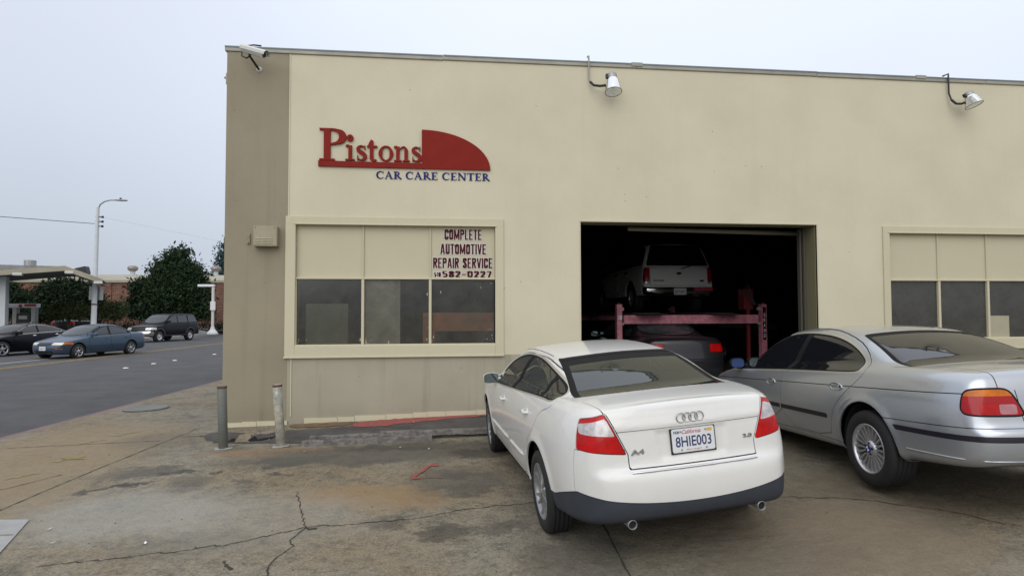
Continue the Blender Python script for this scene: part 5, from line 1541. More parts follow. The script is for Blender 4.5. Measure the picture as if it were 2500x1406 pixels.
ribbon('crack', [(-1.08, 5.14), (-1.04, 5.10), (-.98, 5.12)], .04, M['crack'], .01, step=.02)
ribbon('crack', [(-1.5, 4.55), (-1.46, 4.45), (-1.40, 4.40)], .022, M['crack'], .01, step=.02)
ribbon('crack', [(2.97, 4.90), (3.4, 4.72), (3.82, 4.40), (4.02, 4.05)], .012, M['crack'], .02, step=.04)
ribbon('crack', [(1.9, 5.3), (2.4, 5.05), (2.97, 4.90)], .010, M['crack'], .02, step=.04)
ribbon('joint', [(1.30, 5.4), (1.26, 4.68), (1.22, 4.2), (1.17, 3.4), (1.1, 2.0)], .013, M['crack'], .008, step=.05)
ribbon('joint', [(-3.45, 9.25), (-3.69, 7.27), (-3.79, 6.24), (-3.84, 5.5), (-3.9, 4.2)], .014, M['joint'], .008, step=.05)
ribbon('joint', [(-3.45, 8.72), (-3.0, 8.78), (-2.3, 8.85), (-1.6, 8.9)], .016, M['crack'], .008, step=.05)
ribbon('joint', [(-6.3, 8.25), (-5.0, 8.42), (-3.62, 8.55)], .016, M['joint'], .006, step=.08)
ribbon('joint', [(-6.7, 6.75), (-4.2, 6.52), (-3.95, 7.0)], .018, M['joint'], .006, step=.08)
ribbon('joint', [(-5.55, 12.2), (-3.2, 11.6)], .02, M['joint'], .004)
def patch(name, pts, m, lift, n=1, rag=0.0, seed=1, parent=lot):
    """a thin sheet draped on the ground with a ragged outline"""
    rnd = random.Random(seed); P = chaikin(pts, 1); Q = []
    for i in range(len(P)):
        a, b = P[i], P[(i + 1) % len(P)]; d = np.hypot(*(b - a)); k = max(1, int(d / .06))
        for q in range(k):
            p = a + (b - a) * q / k; nrm = np.array([-(b - a)[1], (b - a)[0]]) / (d + 1e-9)
            Q.append(p + nrm * rnd.uniform(-1, 1) * rag)
    Q = np.array(Q); lo, hi = Q.min(0), Q.max(0); h = .05
    nx, ny = int((hi[0] - lo[0]) / h) + 3, int((hi[1] - lo[1]) / h) + 3
    X, Y = np.meshgrid(lo[0] - h + h * np.arange(nx), lo[1] - h + h * np.arange(ny), indexing='ij')
    Pn = np.column_stack([X.ravel(), Y.ravel(), 0 * X.ravel()])
    I = np.arange(nx * ny).reshape(nx, ny); q = np.stack([I[:-1, :-1], I[1:, :-1], I[1:, 1:], I[:-1, 1:]], -1).reshape(-1, 4)
    T = np.vstack([q[:, [0, 1, 2]], q[:, [0, 2, 3]]])
    (Vv, Nn, Tt), _ = cut((Pn, np.tile([0., 0, 1], (len(Pn), 1)), T), lambda x, y, z: sdf(Q, x, y))
    Vv[:, 2] = [G(x, y) + lift for x, y in Vv[:, :2]]
    return mesh_obj(name, Vv, Tt, m, parent, smooth=True)
patch('asphalt_patch', [(-3.15, 9.0), (-3.20, 8.70), (-2.85, 8.35), (-2.2, 8.22), (-1.7, 8.14), (-.5, 8.2), (.7, 8.26), (1.9, 8.3), (1.9, 9.27), (.8, 9.20), (-.2, 9.10), (-1.0, 9.02), (-1.6, 8.88), (-2.6, 8.86)], M['asphalt_patch'], .005, rag=.02, seed=3)
patch('pit_shade', [(-2.85, 8.44), (-2.3, 8.44), (-2.15, 8.78), (-2.75, 8.86)], M['well'], .009, rag=.03, seed=12)  # near-black sheet paints the darkness of the sunken hole
patch('red_paint_patch', [(-1.30, 8.93), (-1.05, 8.80), (-.6, 8.92), (-.1, 9.06), (.55, 9.18), (1.0, 9.24), (1.0, 9.29), (.2, 9.29), (-.7, 9.27), (-1.15, 9.20)], M['spray_red'], .010, rag=.03, seed=5)
M['rust_patch'] = mat('rusty_earth', (.185, .12, .062), .95, var=.5, vscale=9)
patch('rusty_patch', [(-2.25, 9.26), (-2.1, 9.02), (-1.7, 8.96), (-1.3, 9.02), (-1.15, 9.27)], M['rust_patch'], .008, rag=.03, seed=6)
patch('red_spray_mark', [(-.22, 6.36), (-.30, 6.32), (-.33, 6.42), (-.26, 6.46)], M['spray_red'], .007, rag=.03, seed=8)
ribbon('red_spray_mark', [(-.28, 6.45), (-.20, 6.62), (-.14, 6.80), (-.10, 6.86)], .035, M['spray_red'], .01, lift=.009)
ribbon('red_spray_mark', [(-.26, 6.36), (-.12, 6.38), (.02, 6.36)], .022, M['spray_red'], .01, lift=.0085)
patch('red_spray_mark', [(-.10, 6.78), (-.16, 6.92), (-.04, 6.94), (-.02, 6.84)], M['spray_red'], .006, rag=.02, seed=9)
ribbon('yellow_spray_mark', [(-4.36, 7.55), (-4.16, 7.80)], .07, M['spray_yellow'], .02)
ribbon('yellow_spray_mark', [(-4.34, 7.72), (-4.10, 7.68)], .05, M['spray_yellow'], .02, lift=.006)
ribbon('yellow_spray_mark', [(-4.42, 6.86), (-4.22, 7.12)], .05, M['spray_yellow'], .02)
for p in (((-4.6, 8.5), (-4.4, 8.72)), ((-4.35, 9.35 - .3), (-4.2, 9.2)), ((-4.5, 9.0), (-4.3, 8.95))):
    ribbon('pale_spray_mark', list(p), .035, M['spray_yellow'], .015)
slab = MB()
for a, b_ in (((-3.42, 5.62), (-3.95, 5.66)), ):
    pass
patch('pale_slab', [(-3.40, 5.60), (-3.41, 5.61), (-4.8, 5.66), (-4.8, 4.2), (-2.95, 4.2), (-2.94, 4.21)], M['pale_slab'], .009)
ribbon('joint', [(-3.30, 5.25), (-3.8, 5.26), (-4.6, 5.26)], .012, M['joint'], .003, lift=.014)
ml = MB(); mc = Matrix.Translation((-5.14, 11.5, G(-5.1, 9.3) + .002)) @ Matrix.Rotation(R(90), 4, 'X')
ml.lathe([(.36, 0), (.35, .012), (.30, .013), (.29, .008), (0, .009)], mc, 32)
tag(ml.build('meter_cover', M['meter_lid']), 'round grey-green utility cover set in the brown pavement near the red kerb', 'utility cover')
# loose litter and grit
gr = MB(); rnd = random.Random(11)
for i in range(420):
    x = rnd.uniform(-4.6, 4.0); y = rnd.choice([rnd.uniform(3.9, 9.2), rnd.gauss(7.85, .12), rnd.gauss(8.9, .2)])
    if y > 9.25 or y < 3.7: continue
    r_ = rnd.uniform(.004, .012); z = G(x, y)
    a = rnd.uniform(0, 6.28)
    gr.add([(x + r_ * math.cos(a + k * 1.571) * rnd.uniform(.6, 1.2), y + r_ * math.sin(a + k * 1.571) * rnd.uniform(.6, 1.2), z + .001) for k in range(4)] + [(x, y, z + r_ * .7)], [(0, 1, 4), (1, 2, 4), (2, 3, 4), (3, 0, 4)])
tag(gr.build('grit', mat('grit', (.16, .145, .12), .95, var=.8, vscale=4)), 'scattered grit and crumbs of concrete on the driveway', 'grit', kind='stuff')
pp = MB()
for x, y, a in ((-1.62, 7.62, .3), (.5 - 1.0, 7.66, .8), (-.15, 7.55, 1.2), (-2.9, 5.05, .4), (-3.1, 5.35, 1.0), (-2.2, 4.95, 2.0), (-1.0, 8.98, 0.), (-.4, 9.0, 1.), (-2.3, 8.8, .5), (-2.1, 8.93, .2)):
    z = G(x, y) + .012; c, s = math.cos(a) * .022, math.sin(a) * .022
    pp.add([(x - c, y - s, z), (x + s * .5, y - c * .5, z + .004), (x + c, y + s, z + .008), (x - s * .5, y + c * .5, z)], [(0, 1, 2, 3)])
tag(pp.build('litter', M['paper']), 'tiny scraps of pale litter scattered over the driveway concrete', 'litter', kind='stuff')
b = MB(); z = G(-2.50, 8.5) + .01
b.box((-2.62, 8.44, z + .02), (-2.44, 8.56, z + .026), mtx=None); o = b.build('paper_sheet', M['paper'])
tag(o, 'small white sheet of paper lying in the dark hole behind the blue bollard', 'paper')

# ------------------------------------------------------------------ the repair garage
WY = 9.3
garage = empty('repair_garage', (-3.13, WY, -1.65), label='low cream stucco repair garage with tan corner strip, wide open bay and painted-over windows', cat='building')
gi = Matrix.Translation((3.13, -WY, 1.65))
def gpart(o, parent=garage):
    if parent is garage: o.matrix_parent_inverse = gi
    return o
def wall_grid(xs, zs, holes, y0, y1, keep):
    """one connected wall with openings: front, back and the reveals"""
    V, F, idx = [], [], {}
    def v(i, j, y):
        k = (i, j, y)
        if k not in idx: idx[k] = len(V); V.append((xs[i], y, zs[j]))
        return idx[k]
    nx, nz = len(xs) - 1, len(zs) - 1
    solid = [[keep((xs[i] + xs[i + 1]) / 2, (zs[j] + zs[j + 1]) / 2) for j in range(nz)] for i in range(nx)]
    for i in range(nx):
        for j in range(nz):
            if not solid[i][j]: continue
            F.append((v(i, j, y0), v(i + 1, j, y0), v(i + 1, j + 1, y0), v(i, j + 1, y0)))
            F.append((v(i, j, y1), v(i, j + 1, y1), v(i + 1, j + 1, y1), v(i + 1, j, y1)))
            for di, dj, a, b_ in ((-1, 0, (i, j), (i, j + 1)), (1, 0, (i + 1, j + 1), (i + 1, j)), (0, -1, (i + 1, j), (i, j)), (0, 1, (i, j + 1), (i + 1, j + 1))):
                p, q = i + di, j + dj
                if 0 <= p < nx and 0 <= q < nz and solid[p][q]: continue
                F.append((v(*a, y0), v(*b_, y0), v(*b_, y1), v(*a, y1)))
    return V, F
TOP, DADO = 3.852, -.655
HOLES = [(-2.13, .81, -.50, 1.288), (2.137, 6.04, -3, 1.383), (7.305, 10.05, -.47, 1.268)]
inh = lambda x, z: not any(a < x < b_ and c < z < d for a, b_, c, d in HOLES)
V, F = wall_grid([-2.24, -2.13, .81, 2.137, 6.04, 7.305, 10.05, 16], [DADO, -.50, -.47, 1.268, 1.288, 1.383, 2.6, TOP], HOLES, WY, WY + .28, inh)
gpart(mesh_obj('wall', V, F, M['cream'], garage))
V, F = wall_grid([-2.24, 2.137, 6.04, 16], [-2.2, DADO], HOLES, WY, WY + .28, inh)
gpart(mesh_obj('lower_wall', V, F, M['cream_low'], garage))
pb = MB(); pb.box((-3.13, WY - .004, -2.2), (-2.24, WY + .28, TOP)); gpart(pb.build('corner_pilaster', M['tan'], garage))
pb = MB(); pb.box((-2.243, WY - .010, -.66), (-2.228, WY + .01, TOP)); gpart(pb.build('corner_bead', M['cream'], garage))
# base ledge with flaking paint
bl = MB(); rnd = random.Random(4)
x = -3.10
while x < 2.0:
    w = rnd.uniform(.18, .5); x2 = min(x + w, 2.12)
    zt = -1.585 + .034 * (x + 3.1) / 1.0 * .9 + rnd.uniform(-.008, .008)
    yy = WY - (.022 if x < -1.2 else .013) - rnd.uniform(0, .004)
    if not -2.35 < x < -2.1: bl.box((x, yy, -2.0), (x2 - rnd.uniform(.001, .006), WY - .003 if x2 > -2.24 else WY - .006, min(zt, G(x, 9.2) + .16 - .02 * (x + 3.1))))
    x = x2
gpart(tag(bl.build('base_ledge', M['trim'], garage), kind='stuff'))
cp = MB()
cp.box((-2.185, WY - .012, -1.52), (-2.170, WY + .0, -.68)); gpart(cp.build('conduit_scar', M['trim'], garage))
# parapet cap in lengths, a shadowed hem below it, small joint covers
x = -3.16; k = 0
caps = [(-3.16, .02), (.02, 3.06), (3.06, 6.10), (6.10, 9.14), (9.14, 12.2), (12.2, 16.0)]
for a, b_ in caps:
    c = MB(); dz = rnd.uniform(-.006, .006)
    c.box((a, WY - .022, TOP - .030 + dz), (b_ - .004, WY + .33, TOP + .040 + dz), .006)
    o = gpart(c.build('parapet_cap', M['flash'], garage))
    c = MB(); c.box((a, WY - .029, TOP + .026 + dz), (b_ - .004, WY - .022, TOP + .046 + dz)); gpart(c.build('cap_edge', M['flash_dark'], garage))
for a in (3.06, 7.95):
    c = MB(); c.box((a - .09, WY - .034, TOP + .0), (a + .09, WY + .2, TOP + .062), .004); gpart(c.build('cap_joint_cover', M['flash'], garage))
# roof, side and back walls, inside floor
sb = MB(); sb.box((-3.13, WY + .28, -2.2), (-2.93, 26, TOP)); gpart(sb.build('side_wall', M['tan'], garage))
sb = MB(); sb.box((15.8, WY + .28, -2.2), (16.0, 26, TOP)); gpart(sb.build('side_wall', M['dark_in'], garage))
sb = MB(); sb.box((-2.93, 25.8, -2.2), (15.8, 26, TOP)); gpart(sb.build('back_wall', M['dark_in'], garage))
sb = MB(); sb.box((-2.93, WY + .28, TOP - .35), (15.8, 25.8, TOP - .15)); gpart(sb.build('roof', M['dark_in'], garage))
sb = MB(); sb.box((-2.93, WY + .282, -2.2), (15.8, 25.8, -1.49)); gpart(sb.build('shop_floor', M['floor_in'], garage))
sb = MB(); sb.box((1.62, WY + .28, -1.49), (1.74, 25.8, TOP - .35)); gpart(sb.build('partition', M['dark_in'], garage))
for i in range(5):
    sb = MB(); yy = 11.5 + i * 2.9; sb.box((1.74, yy, TOP - .75), (15.8, yy + .16, TOP - .36)); gpart(sb.build('ceiling_beam', M['dark_in'], garage))
# bay opening: painted edge, jamb channel, door track and tube
oe = MB(); oe.box((2.115, WY - .006, -1.53), (2.137, WY + .03, 1.383)); gpart(oe.build('bay_edge', M['trim'], garage))
oe = MB(); oe.box((2.115, WY - .008, 1.383), (6.062, WY + .03, 1.400)); gpart(oe.build('bay_edge', M['trim'], garage))
oe = MB(); oe.box((6.04, WY - .006, -1.46), (6.062, WY + .03, 1.383)); gpart(oe.build('bay_edge', M['trim'], garage))
oe = MB(); oe.box((6.028, WY + .03, -1.47), (6.040, WY + .279, 1.375)); gpart(oe.build('bay_reveal', M['jamb'], garage))
oe = MB(); oe.box((5.99, WY + .285, -1.47), (6.05, WY + .33, 1.40)); oe.box((5.955, WY + .34, -1.47), (5.985, WY + .42, 1.36)); gpart(oe.build('door_track', mat('track_steel', (.11, .10, .08), .6, .4), garage))
oe = MB(); oe.box((2.137, WY + .03, 1.371), (6.028, WY + .279, 1.383)); gpart(oe.build('bay_reveal', M['jamb'], garage))
oe = MB(); oe.tube((3.17, 10.2, 1.405), (6.42, 10.2, 1.355), .038, n=12); oe.box((6.38, 10.15, 1.30), (6.46, 10.25, 1.40)); gpart(oe.build('door_spring_tube', mat('dull_tube', (.30, .27, .21), .6, .2), garage))

# ---- windows
def bay_window(x0, x1, z0, z1, zm, mull, frame, pane_m, sill):
    w = empty('window', (0, 0, 0), parent=garage); w.matrix_parent_inverse = gi
    yp = WY + .055
    fx0, fx1, fz0, fz1 = frame
    for nm, a, b_ in (('side_casing', (fx0, WY - .028, fz0), (x0, WY + .0, z1)), ('side_casing', (x1, WY - .028, fz0), (fx1, WY, z1)), ('head_casing', (fx0, WY - .026, z1), (fx1, WY, fz1)),
                      ('sill_board', (x0, WY - .030, fz0), (x1, WY, z0)), ('head_drip', (x0 - .02, WY - .040, z1 - .006), (x1 + .02, WY - .026, z1 + .010)),
                      ('sill_edge', (fx0 - .01, WY - .045, fz0 - .012), (fx1 + .005, WY - .031, fz0 + .012)), ('sill_lip', (x0 - .02, WY - .012, z0 - .006), (x1, WY + .05, z0 + .018))):
        q = MB(); q.box(a, b_, .003); q.build(nm, M['trim'], w)
    ed = [x0] + mull + [x1]
    for m_ in mull:
        q = MB(); q.box((m_ - .020, WY + .012, z0 + .018), (m_ + .020, WY + .07, zm - .014), .004); q.build('mullion', M['trim'], w)
        q = MB(); q.box((m_ - .012, WY + .030, zm + .014), (m_ + .012, WY + .07, z1), .003); q.build('mullion', M['panel'], w)
    q = MB(); q.box((x0, WY + .010, zm - .012), (x1, WY + .074, zm + .014), .004); q.build('transom', M['trim'], w)
    q = MB(); q.box((x0, WY + .02, z0 + .018), (x0 + .014, WY + .07, zm - .012)); q.build('glazing_bead', M['trim'], w)
    q = MB(); q.box((x1 - .014, WY + .02, z0 + .018), (x1, WY + .07, zm - .012)); q.build('glazing_bead', M['seal'], w)
    for i in range(3):
        a, b_ = ed[i] + .004, ed[i + 1] - .004
        q = MB(); q.box((a, yp + .002 * (i % 2), zm + .012), (b_, yp + .02, z1)); q.build('panel', M['panel'], w)
        q = MB(); q.box((a, yp, z0 + .01), (b_, yp + .006, zm - .008)); q.build('pane', pane_m, w)
    return w
W1 = bay_window(-2.13, .81, -.50, 1.288, .492, [-1.164, -.171], (-2.272, .937, -.665, 1.402), M['pane'], True)
W2 = bay_window(7.305, 10.05, -.47, 1.268, .494, [8.21, 9.106], (7.19, 10.17, -.63, 1.380), M['pane_dark'], True)
# paint runs and spatters left round the old panes
rnd = random.Random(21); q = MB()
for i in range(44):
    px = rnd.choice([rnd.uniform(-2.12, .8)] + [e_ + rnd.choice((-1, 1)) * rnd.uniform(.03, .06) for e_ in (-2.13, -1.164, -.171, .81)])
    pz = rnd.choice([rnd.uniform(-.47, -.36), rnd.uniform(-.45, .45), rnd.uniform(-.47, -.40)])
    if min(abs(px - e_) for e_ in (-2.13, -1.164, -.171, .81)) < .028: continue
    s_ = rnd.uniform(.003, .009); h_ = s_ * rnd.choice((1, 1, 3.5))
    q.add([(px - s_, WY + .0545, pz), (px, WY + .0545, pz - h_), (px + s_, WY + .0545, pz), (px, WY + .0545, pz + h_)], [(0, 1, 2, 3)])
tag(q.build('paint_spatter', M['trim'], W1), kind='stuff')
q = MB(); q.box((9.135, WY + .045, -.452), (9.50, WY + .052, -.098)); q.build('cardboard_patch', M['cardboard'], W2)
q = MB(); q.box((9.72, WY + .08, -.45), (9.80, WY + .085, -.3)); q.build('cardboard_patch', M['cardboard'], W2)
# lettering on the third panel
SG = WY + .051
# heavy condensed block letters, drawn with a broad straight pen
def arcq(cx, cz, rx, rz, a0, a1, n=8): return [(cx + rx * math.cos(R(a0 + (a1 - a0) * k / n)), cz + rz * math.sin(R(a0 + (a1 - a0) * k / n))) for k in range(n + 1)]
_w = .185
_ring = [(.09, .78)] + arcq(.25, .76, .16, .155, 180, 0)[1:] + [(.41, .24)] + arcq(.25, .24, .16, .155, 0, -180)[1:] + [(.09, .78)]
BL = {
 'C': ([_w, [(.41, .64), (.41, .76)] + arcq(.25, .76, .16, .155, 0, 180)[1:] + arcq(.25, .24, .16, .155, 180, 360) + [(.41, .36)]],), 'O': ([_w, _ring],),
 'M': ([_w, [(.09, 0), (.09, 1)]], [_w, [(.59, 0), (.59, 1)]], [.13, [(.10, .98), (.34, .12)]], [.13, [(.58, .98), (.34, .12)]]),
 'P': ([_w, [(.09, 0), (.09, 1)]], [_w, [(.09, .92), (.25, .92)] + arcq(.25, .73, .165, .19, 90, -90)[1:] + [(.09, .54)]]),
 'L': ([_w, [(.09, 0), (.09, 1)]], [.15, [(.09, .075), (.42, .075)]]), 'I': ([_w, [(.09, 0), (.09, 1)]],),
 'E': ([_w, [(.09, 0), (.09, 1)]], [.15, [(.09, .075), (.44, .075)]], [.15, [(.09, .925), (.44, .925)]], [.14, [(.09, .51), (.39, .51)]]),
 'T': ([_w, [(.24, 0), (.24, 1)]], [.15, [(.0, .925), (.48, .925)]]),
 'A': ([.155, [(.08, .0), (.235, .99)]], [.155, [(.46, .0), (.305, .99)]], [.13, [(.14, .27), (.40, .27)]]),
 'U': ([_w, [(.09, 1), (.09, .24)] + arcq(.25, .24, .16, .155, 180, 360)[1:] + [(.41, 1)]],), 'V': ([.155, [(.08, 1), (.235, .02)]], [.155, [(.44, 1), (.285, .02)]]),
 'R': ([_w, [(.09, 0), (.09, 1)]], [_w, [(.09, .92), (.25, .92)] + arcq(.25, .74, .165, .18, 90, -90)[1:] + [(.09, .56)]], [.16, [(.25, .54), (.41, .01)]]),
 'S': ([_w, [(.41, .70), (.41, .76)] + arcq(.25, .76, .16, .155, 0, 180)[1:] + [(.10, .66), (.25, .53), (.40, .36), (.41, .24)] + arcq(.25, .24, .16, .155, 0, -180)[1:] + [(.09, .31)]],),
 '5': ([.16, [(.44, .925), (.04, .925)]], [_w, [(.10, .98), (.10, .50)]], [_w, [(.10, .57), (.25, .58)] + arcq(.25, .33, .16, .245, 80, -150)[1:]]),
 '8': ([_w, arcq(.25, .74, .145, .17, 0, 360, 16)], [_w, arcq(.25, .26, .16, .18, 0, 360, 16)]),
 '2': ([_w, [(.09, .70)] + arcq(.25, .75, .16, .165, 180, -20)[1:] + [(.36, .50), (.10, .12)]], [_w, [(.03, .085), (.44, .085)]]),
 '0': ([_w, _ring],), '7': ([_w, [(.03, .915), (.44, .915)]], [.16, [(.40, .92), (.20, .0)]]), '1': ([_w, [(.17, 0), (.17, 1)]], [.12, [(.17, .95), (.04, .80)]]), '-': ([.20, [(.03, .46), (.44, .46)]],),
}
ADV = {'M': .68, 'I': .18, 'T': .48, 'A': .54, 'V': .52, 'L': .44, 'E': .46, ' ': .30, '1': .28, '-': .45}
def block_word(t, xc, zc, w, h, m, y, grow=0.0, name='lettering'):
    tot = sum(ADV.get(c, .50) + .075 for c in t) - .075
    kx = w / tot; x = xc - w / 2; b = MB(); k = 0
    for c in t:
        for wd, pts in BL.get(c, ()):
            P = [Vector((x + px * kx, zc - h / 2 + pz * h)) for px, pz in pts]
            # pen width follows the horizontal squeeze for uprights and the height for bars
            n = len(P); V = []; F = []
            for i, p in enumerate(P):
                d = (P[min(i + 1, n - 1)] - P[max(i - 1, 0)]).normalized(); nn = Vector((-d.y, d.x))
                hw_ = wd / 2 * (abs(nn.x) * kx + abs(nn.y) * h * .82) + grow
                e_ = d * grow * (-1 if i == 0 else (1 if i == n - 1 else 0))
                V += [(p.x + nn.x * hw_ + e_.x, y - .00012 * k, p.y + nn.y * hw_ + e_.y), (p.x - nn.x * hw_ + e_.x, y - .00012 * k, p.y - nn.y * hw_ + e_.y)]
            F = [(2 * i, 2 * i + 1, 2 * i + 3, 2 * i + 2) for i in range(n - 1)]
            b.add(V, F); k = (k + 1) % 5
        x += (ADV.get(c, .50) + .075) * kx
    return b.build(name, m, W1)
for t, x, z, w, h in (('COMPLETE', .325, 1.164, .566, .160), ('AUTOMOTIVE', .328, .944, .695, .160), ('REPAIR SERVICE', .322, .732, .900, .158), ('582-0227', .386, .563, .755, .098), ('510', -.0625, .556, .100, .070)):
    block_word(t, x, z, w, h, M['signwhite'], SG - .0006, .011, 'lettering_halo')
    block_word(t, x, z, w, h, M['maroon'], SG - .0030)
# things stored right behind the frosted panes
q = MB(); q.box((-2.02, WY + .20, -.50), (-1.40, WY + .8, .12)); o = q.build('steel_cabinet', M['olive']); tag(o, 'olive cabinet seen dimly behind the first pane from the corner', 'cabinet')
q = MB(); q.box((-1.15, WY + .10, -.50), (-.62, WY + .105, .49)); o = q.build('hung_sheet', M['sheet']); tag(o, 'pale stained sheet hanging behind the middle pane of the left window', 'sheet')
q = MB(); q.box((-.28, WY + .10, -.13), (.80, WY + .13, -.02)); q.box((-.28, WY + .11, -.48), (-.10, WY + .13, -.13)); q.box((-.10, WY + .12, -.30), (.80, WY + .14, -.13)); o = q.build('wooden_bench', M['orange_wood']); tag(o, 'orange wooden bench back behind the pane under the repair lettering', 'bench')
q = MB(); q.box((-2.0, WY + .25, -1.49), (.9, WY + .75, -.50)); o = q.build('work_counter', M['dark_in']); tag(o, 'dark counter inside the left window carrying cabinet and bench', 'counter')

# ------------------------------------------------------------------ raised serif letters
def arcp(cx, cz, rx, rz, a0, a1, n=14): return [(cx + rx * math.cos(R(a0 + (a1 - a0) * k / n)), cz + rz * math.sin(R(a0 + (a1 - a0) * k / n))) for k in range(n + 1)]
def stroke(pts, ws):
    """outline of a pen stroke whose width varies along it"""
    pts = [Vector((x, z)) for x, z in pts]; n = len(pts); Lf, Rt = [], []
    W_ = np.interp(np.linspace(0, 1, n), np.linspace(0, 1, len(ws)), ws)
    for i, p in enumerate(pts):
        d = (pts[min(i + 1, n - 1)] - pts[max(i - 1, 0)]).normalized(); nn = Vector((-d.y, d.x))
        Lf.append(p + nn * W_[i] / 2); Rt.append(p - nn * W_[i] / 2)
    return Lf, Rt
GL = {   # (kind, data): R rect, S stroke; x advance in last
 'P': ([('R', .14, 0, .36, 1), ('R', 0, 0, .50, .055), ('R', .0, .945, .36, 1.0), ('S', arcp(.36, .745, .40, .228, 90, -90, 22), (.05, .07, .17, .21, .17, .07, .05))], .80),
 'i': ([('R', .20, 0, .44, .97), ('R', 0, 0, .62, .09), ('S', [(.02, .93), (.24, .97)], (.09, .11)), ('S', arcp(.31, 1.45, .10, .11, 0, 360, 18), (.20, .20))], .66),
 's': ([('S', arcp(.40, .755, .235, .20, 20, 180, 12)[1:] + [(.20, .66), (.36, .56), (.52, .46)] + arcp(.40, .255, .245, .21, 35, -160, 14), (.05, .07, .10, .16, .22, .24, .20, .12, .07, .05)), ('R', .60, .70, .645, 1.0), ('R', .125, .02, .17, .34)], .76),
 't': ([('R', .20, .16, .44, 1.28), ('R', .02, .88, .70, .99), ('S', arcp(.50, .22, .18, .19, 180, 320, 10), (.24, .15, .06)), ('S', [(.10, .97), (.22, 1.12), (.36, 1.34)], (.05, .14, .16))], .76),
 'o': ([('S', arcp(.52, .50, .37, .465, 90, 450, 40), (.07, .13, .23, .13, .07, .13, .23, .13, .07))], 1.06),
 'n': ([('R', .14, 0, .38, .97), ('R', 0, 0, .52, .09), ('S', [(.0, .93), (.2, .97)], (.09, .11)), ('S', [(.36, .74), (.46, .88)] + arcp(.63, .70, .19, .26, 110, 0, 10), (.05, .07, .12, .22)), ('R', .70, 0, .94, .72), ('R', .58, 0, 1.06, .09)], 1.12),
 'C': ([('S', arcp(.50, .50, .40, .465, 42, 322, 34), (.05, .07, .10, .17, .19, .17, .10, .06, .04)), ('R', .775, .68, .825, .97)], .92),
 'A': ([('S', [(.45, .98), (.26, .5), (.10, .02)], (.05, .06, .06)), ('S', [(.40, 1.0), (.60, .5), (.78, .02)], (.15, .17, .17)), ('R', .20, .32, .60, .385), ('R', 0, 0, .26, .05), ('R', .58, 0, .96, .05)], .96),
 'R': ([('R', .11, 0, .28, 1), ('R', 0, 0, .40, .05), ('R', 0, .95, .28, 1), ('S', arcp(.28, .74, .30, .235, 90, -90, 18), (.05, .08, .15, .16, .08, .05)), ('S', [(.36, .52), (.58, .26), (.82, .02)], (.12, .16, .15)), ('R', .70, 0, .92, .05)], .90),
 'E': ([('R', .11, 0, .28, 1), ('R', 0, 0, .70, .06), ('R', 0, .94, .68, 1), ('R', .28, .48, .52, .54), ('R', .64, .76, .68, .94), ('R', .66, .06, .70, .26), ('R', .50, .40, .54, .62)], .78),
 'N': ([('R', .12, 0, .18, 1), ('R', .0, 0, .32, .05), ('R', .0, .95, .24, 1), ('S', [(.16, .98), (.5, .5), (.84, .02)], (.17, .17, .17)), ('R', .82, 0, .88, 1), ('R', .68, .95, 1.0, 1)], 1.04),
 'T': ([('R', .34, 0, .52, 1), ('R', .22, 0, .64, .05), ('R', .02, .94, .84, 1), ('R', .02, .74, .06, .94), ('R', .80, .74, .84, .94)], .88),
}
def letter(ch, x, z, h, m, parent, y0, dep, sx=1.0, edge=None):
    b = MB()
    for k, it in enumerate(GL[ch][0]):
        yy = y0 - dep - .0004 * k
        if it[0] == 'R':
            _, a, c, d, e_ = it
            if dep < .02 and e_ - c > .8: a, d = a - .02, d + .03
            b.prism([(x + a * h * sx, z + c * h), (x + d * h * sx, z + c * h), (x + d * h * sx, z + e_ * h), (x + a * h * sx, z + e_ * h)], yy, y0)
        else:
            Lf, Rt = stroke([(px * h * sx + x, pz * h + z) for px, pz in it[1]], [w * h * (1.28 if dep < .02 else 1.12) for w in it[2]])
            n = len(Lf); V = [(p.x, yy, p.y) for p in Lf] + [(p.x, yy, p.y) for p in Rt] + [(p.x, y0, p.y) for p in Lf] + [(p.x, y0, p.y) for p in Rt]
            F = []
            for i in range(n - 1):
                F += [(i, i + 1, n + i + 1, n + i), (i, 2 * n + i, 2 * n + i + 1, i + 1), (n + i, n + i + 1, 3 * n + i + 1, 3 * n + i)]
            F += [(0, n, 3 * n, 2 * n), (n - 1, 3 * n - 1, 4 * n - 1, 2 * n - 1)]
            b.add(V, F)
    return b.build('letter', m, parent)
sg = empty('wall_sign', (-.5, WY, 2.14), label='raised red lettering with quarter-dome emblem over small blue words on the cream wall', cat='sign')
def sgp(o): o.matrix_parent_inverse = Matrix.Translation((.5, -WY, -2.14)); return o
sgp(letter('P', -1.80, 2.238, .480, M['red_letter'], sg, WY, .035, .92))
adv = {c: GL[c][1] for c in 'istonc' if c in GL}
tot = sum(adv[c] for c in 'istons'); hx = .232; kx = (1.125) / (tot * hx); x = -1.425
for c in 'istons':
    sgp(letter(c, x, 2.245, hx, M['red_letter'], sg, WY, .035, kx)); x += adv[c] * hx * kx
q = MB(); q.prism([(-1.815, 2.150), (-.302, 2.145), (-.302, 2.226), (-1.815, 2.232)], WY - .034, WY); sgp(q.build('underline_bar', M['red_letter'], sg))
q = MB(); q.prism([(-.30, 2.145)] + [(-.30 + 1.035 * math.cos(R(a)) ** 1.0, 2.145 + .592 * math.sin(R(a)) ** 1.0) for a in range(0, 91, 3)], WY - .034, WY); sgp(q.build('quarter_dome', M['red_letter'], sg))
words = 'CAR CARE CENTER'; hw = .112; tot = sum(.42 if c == ' ' else GL[c][1] + .06 for c in words); kx = 1.71 / (tot * hw); x = -.975
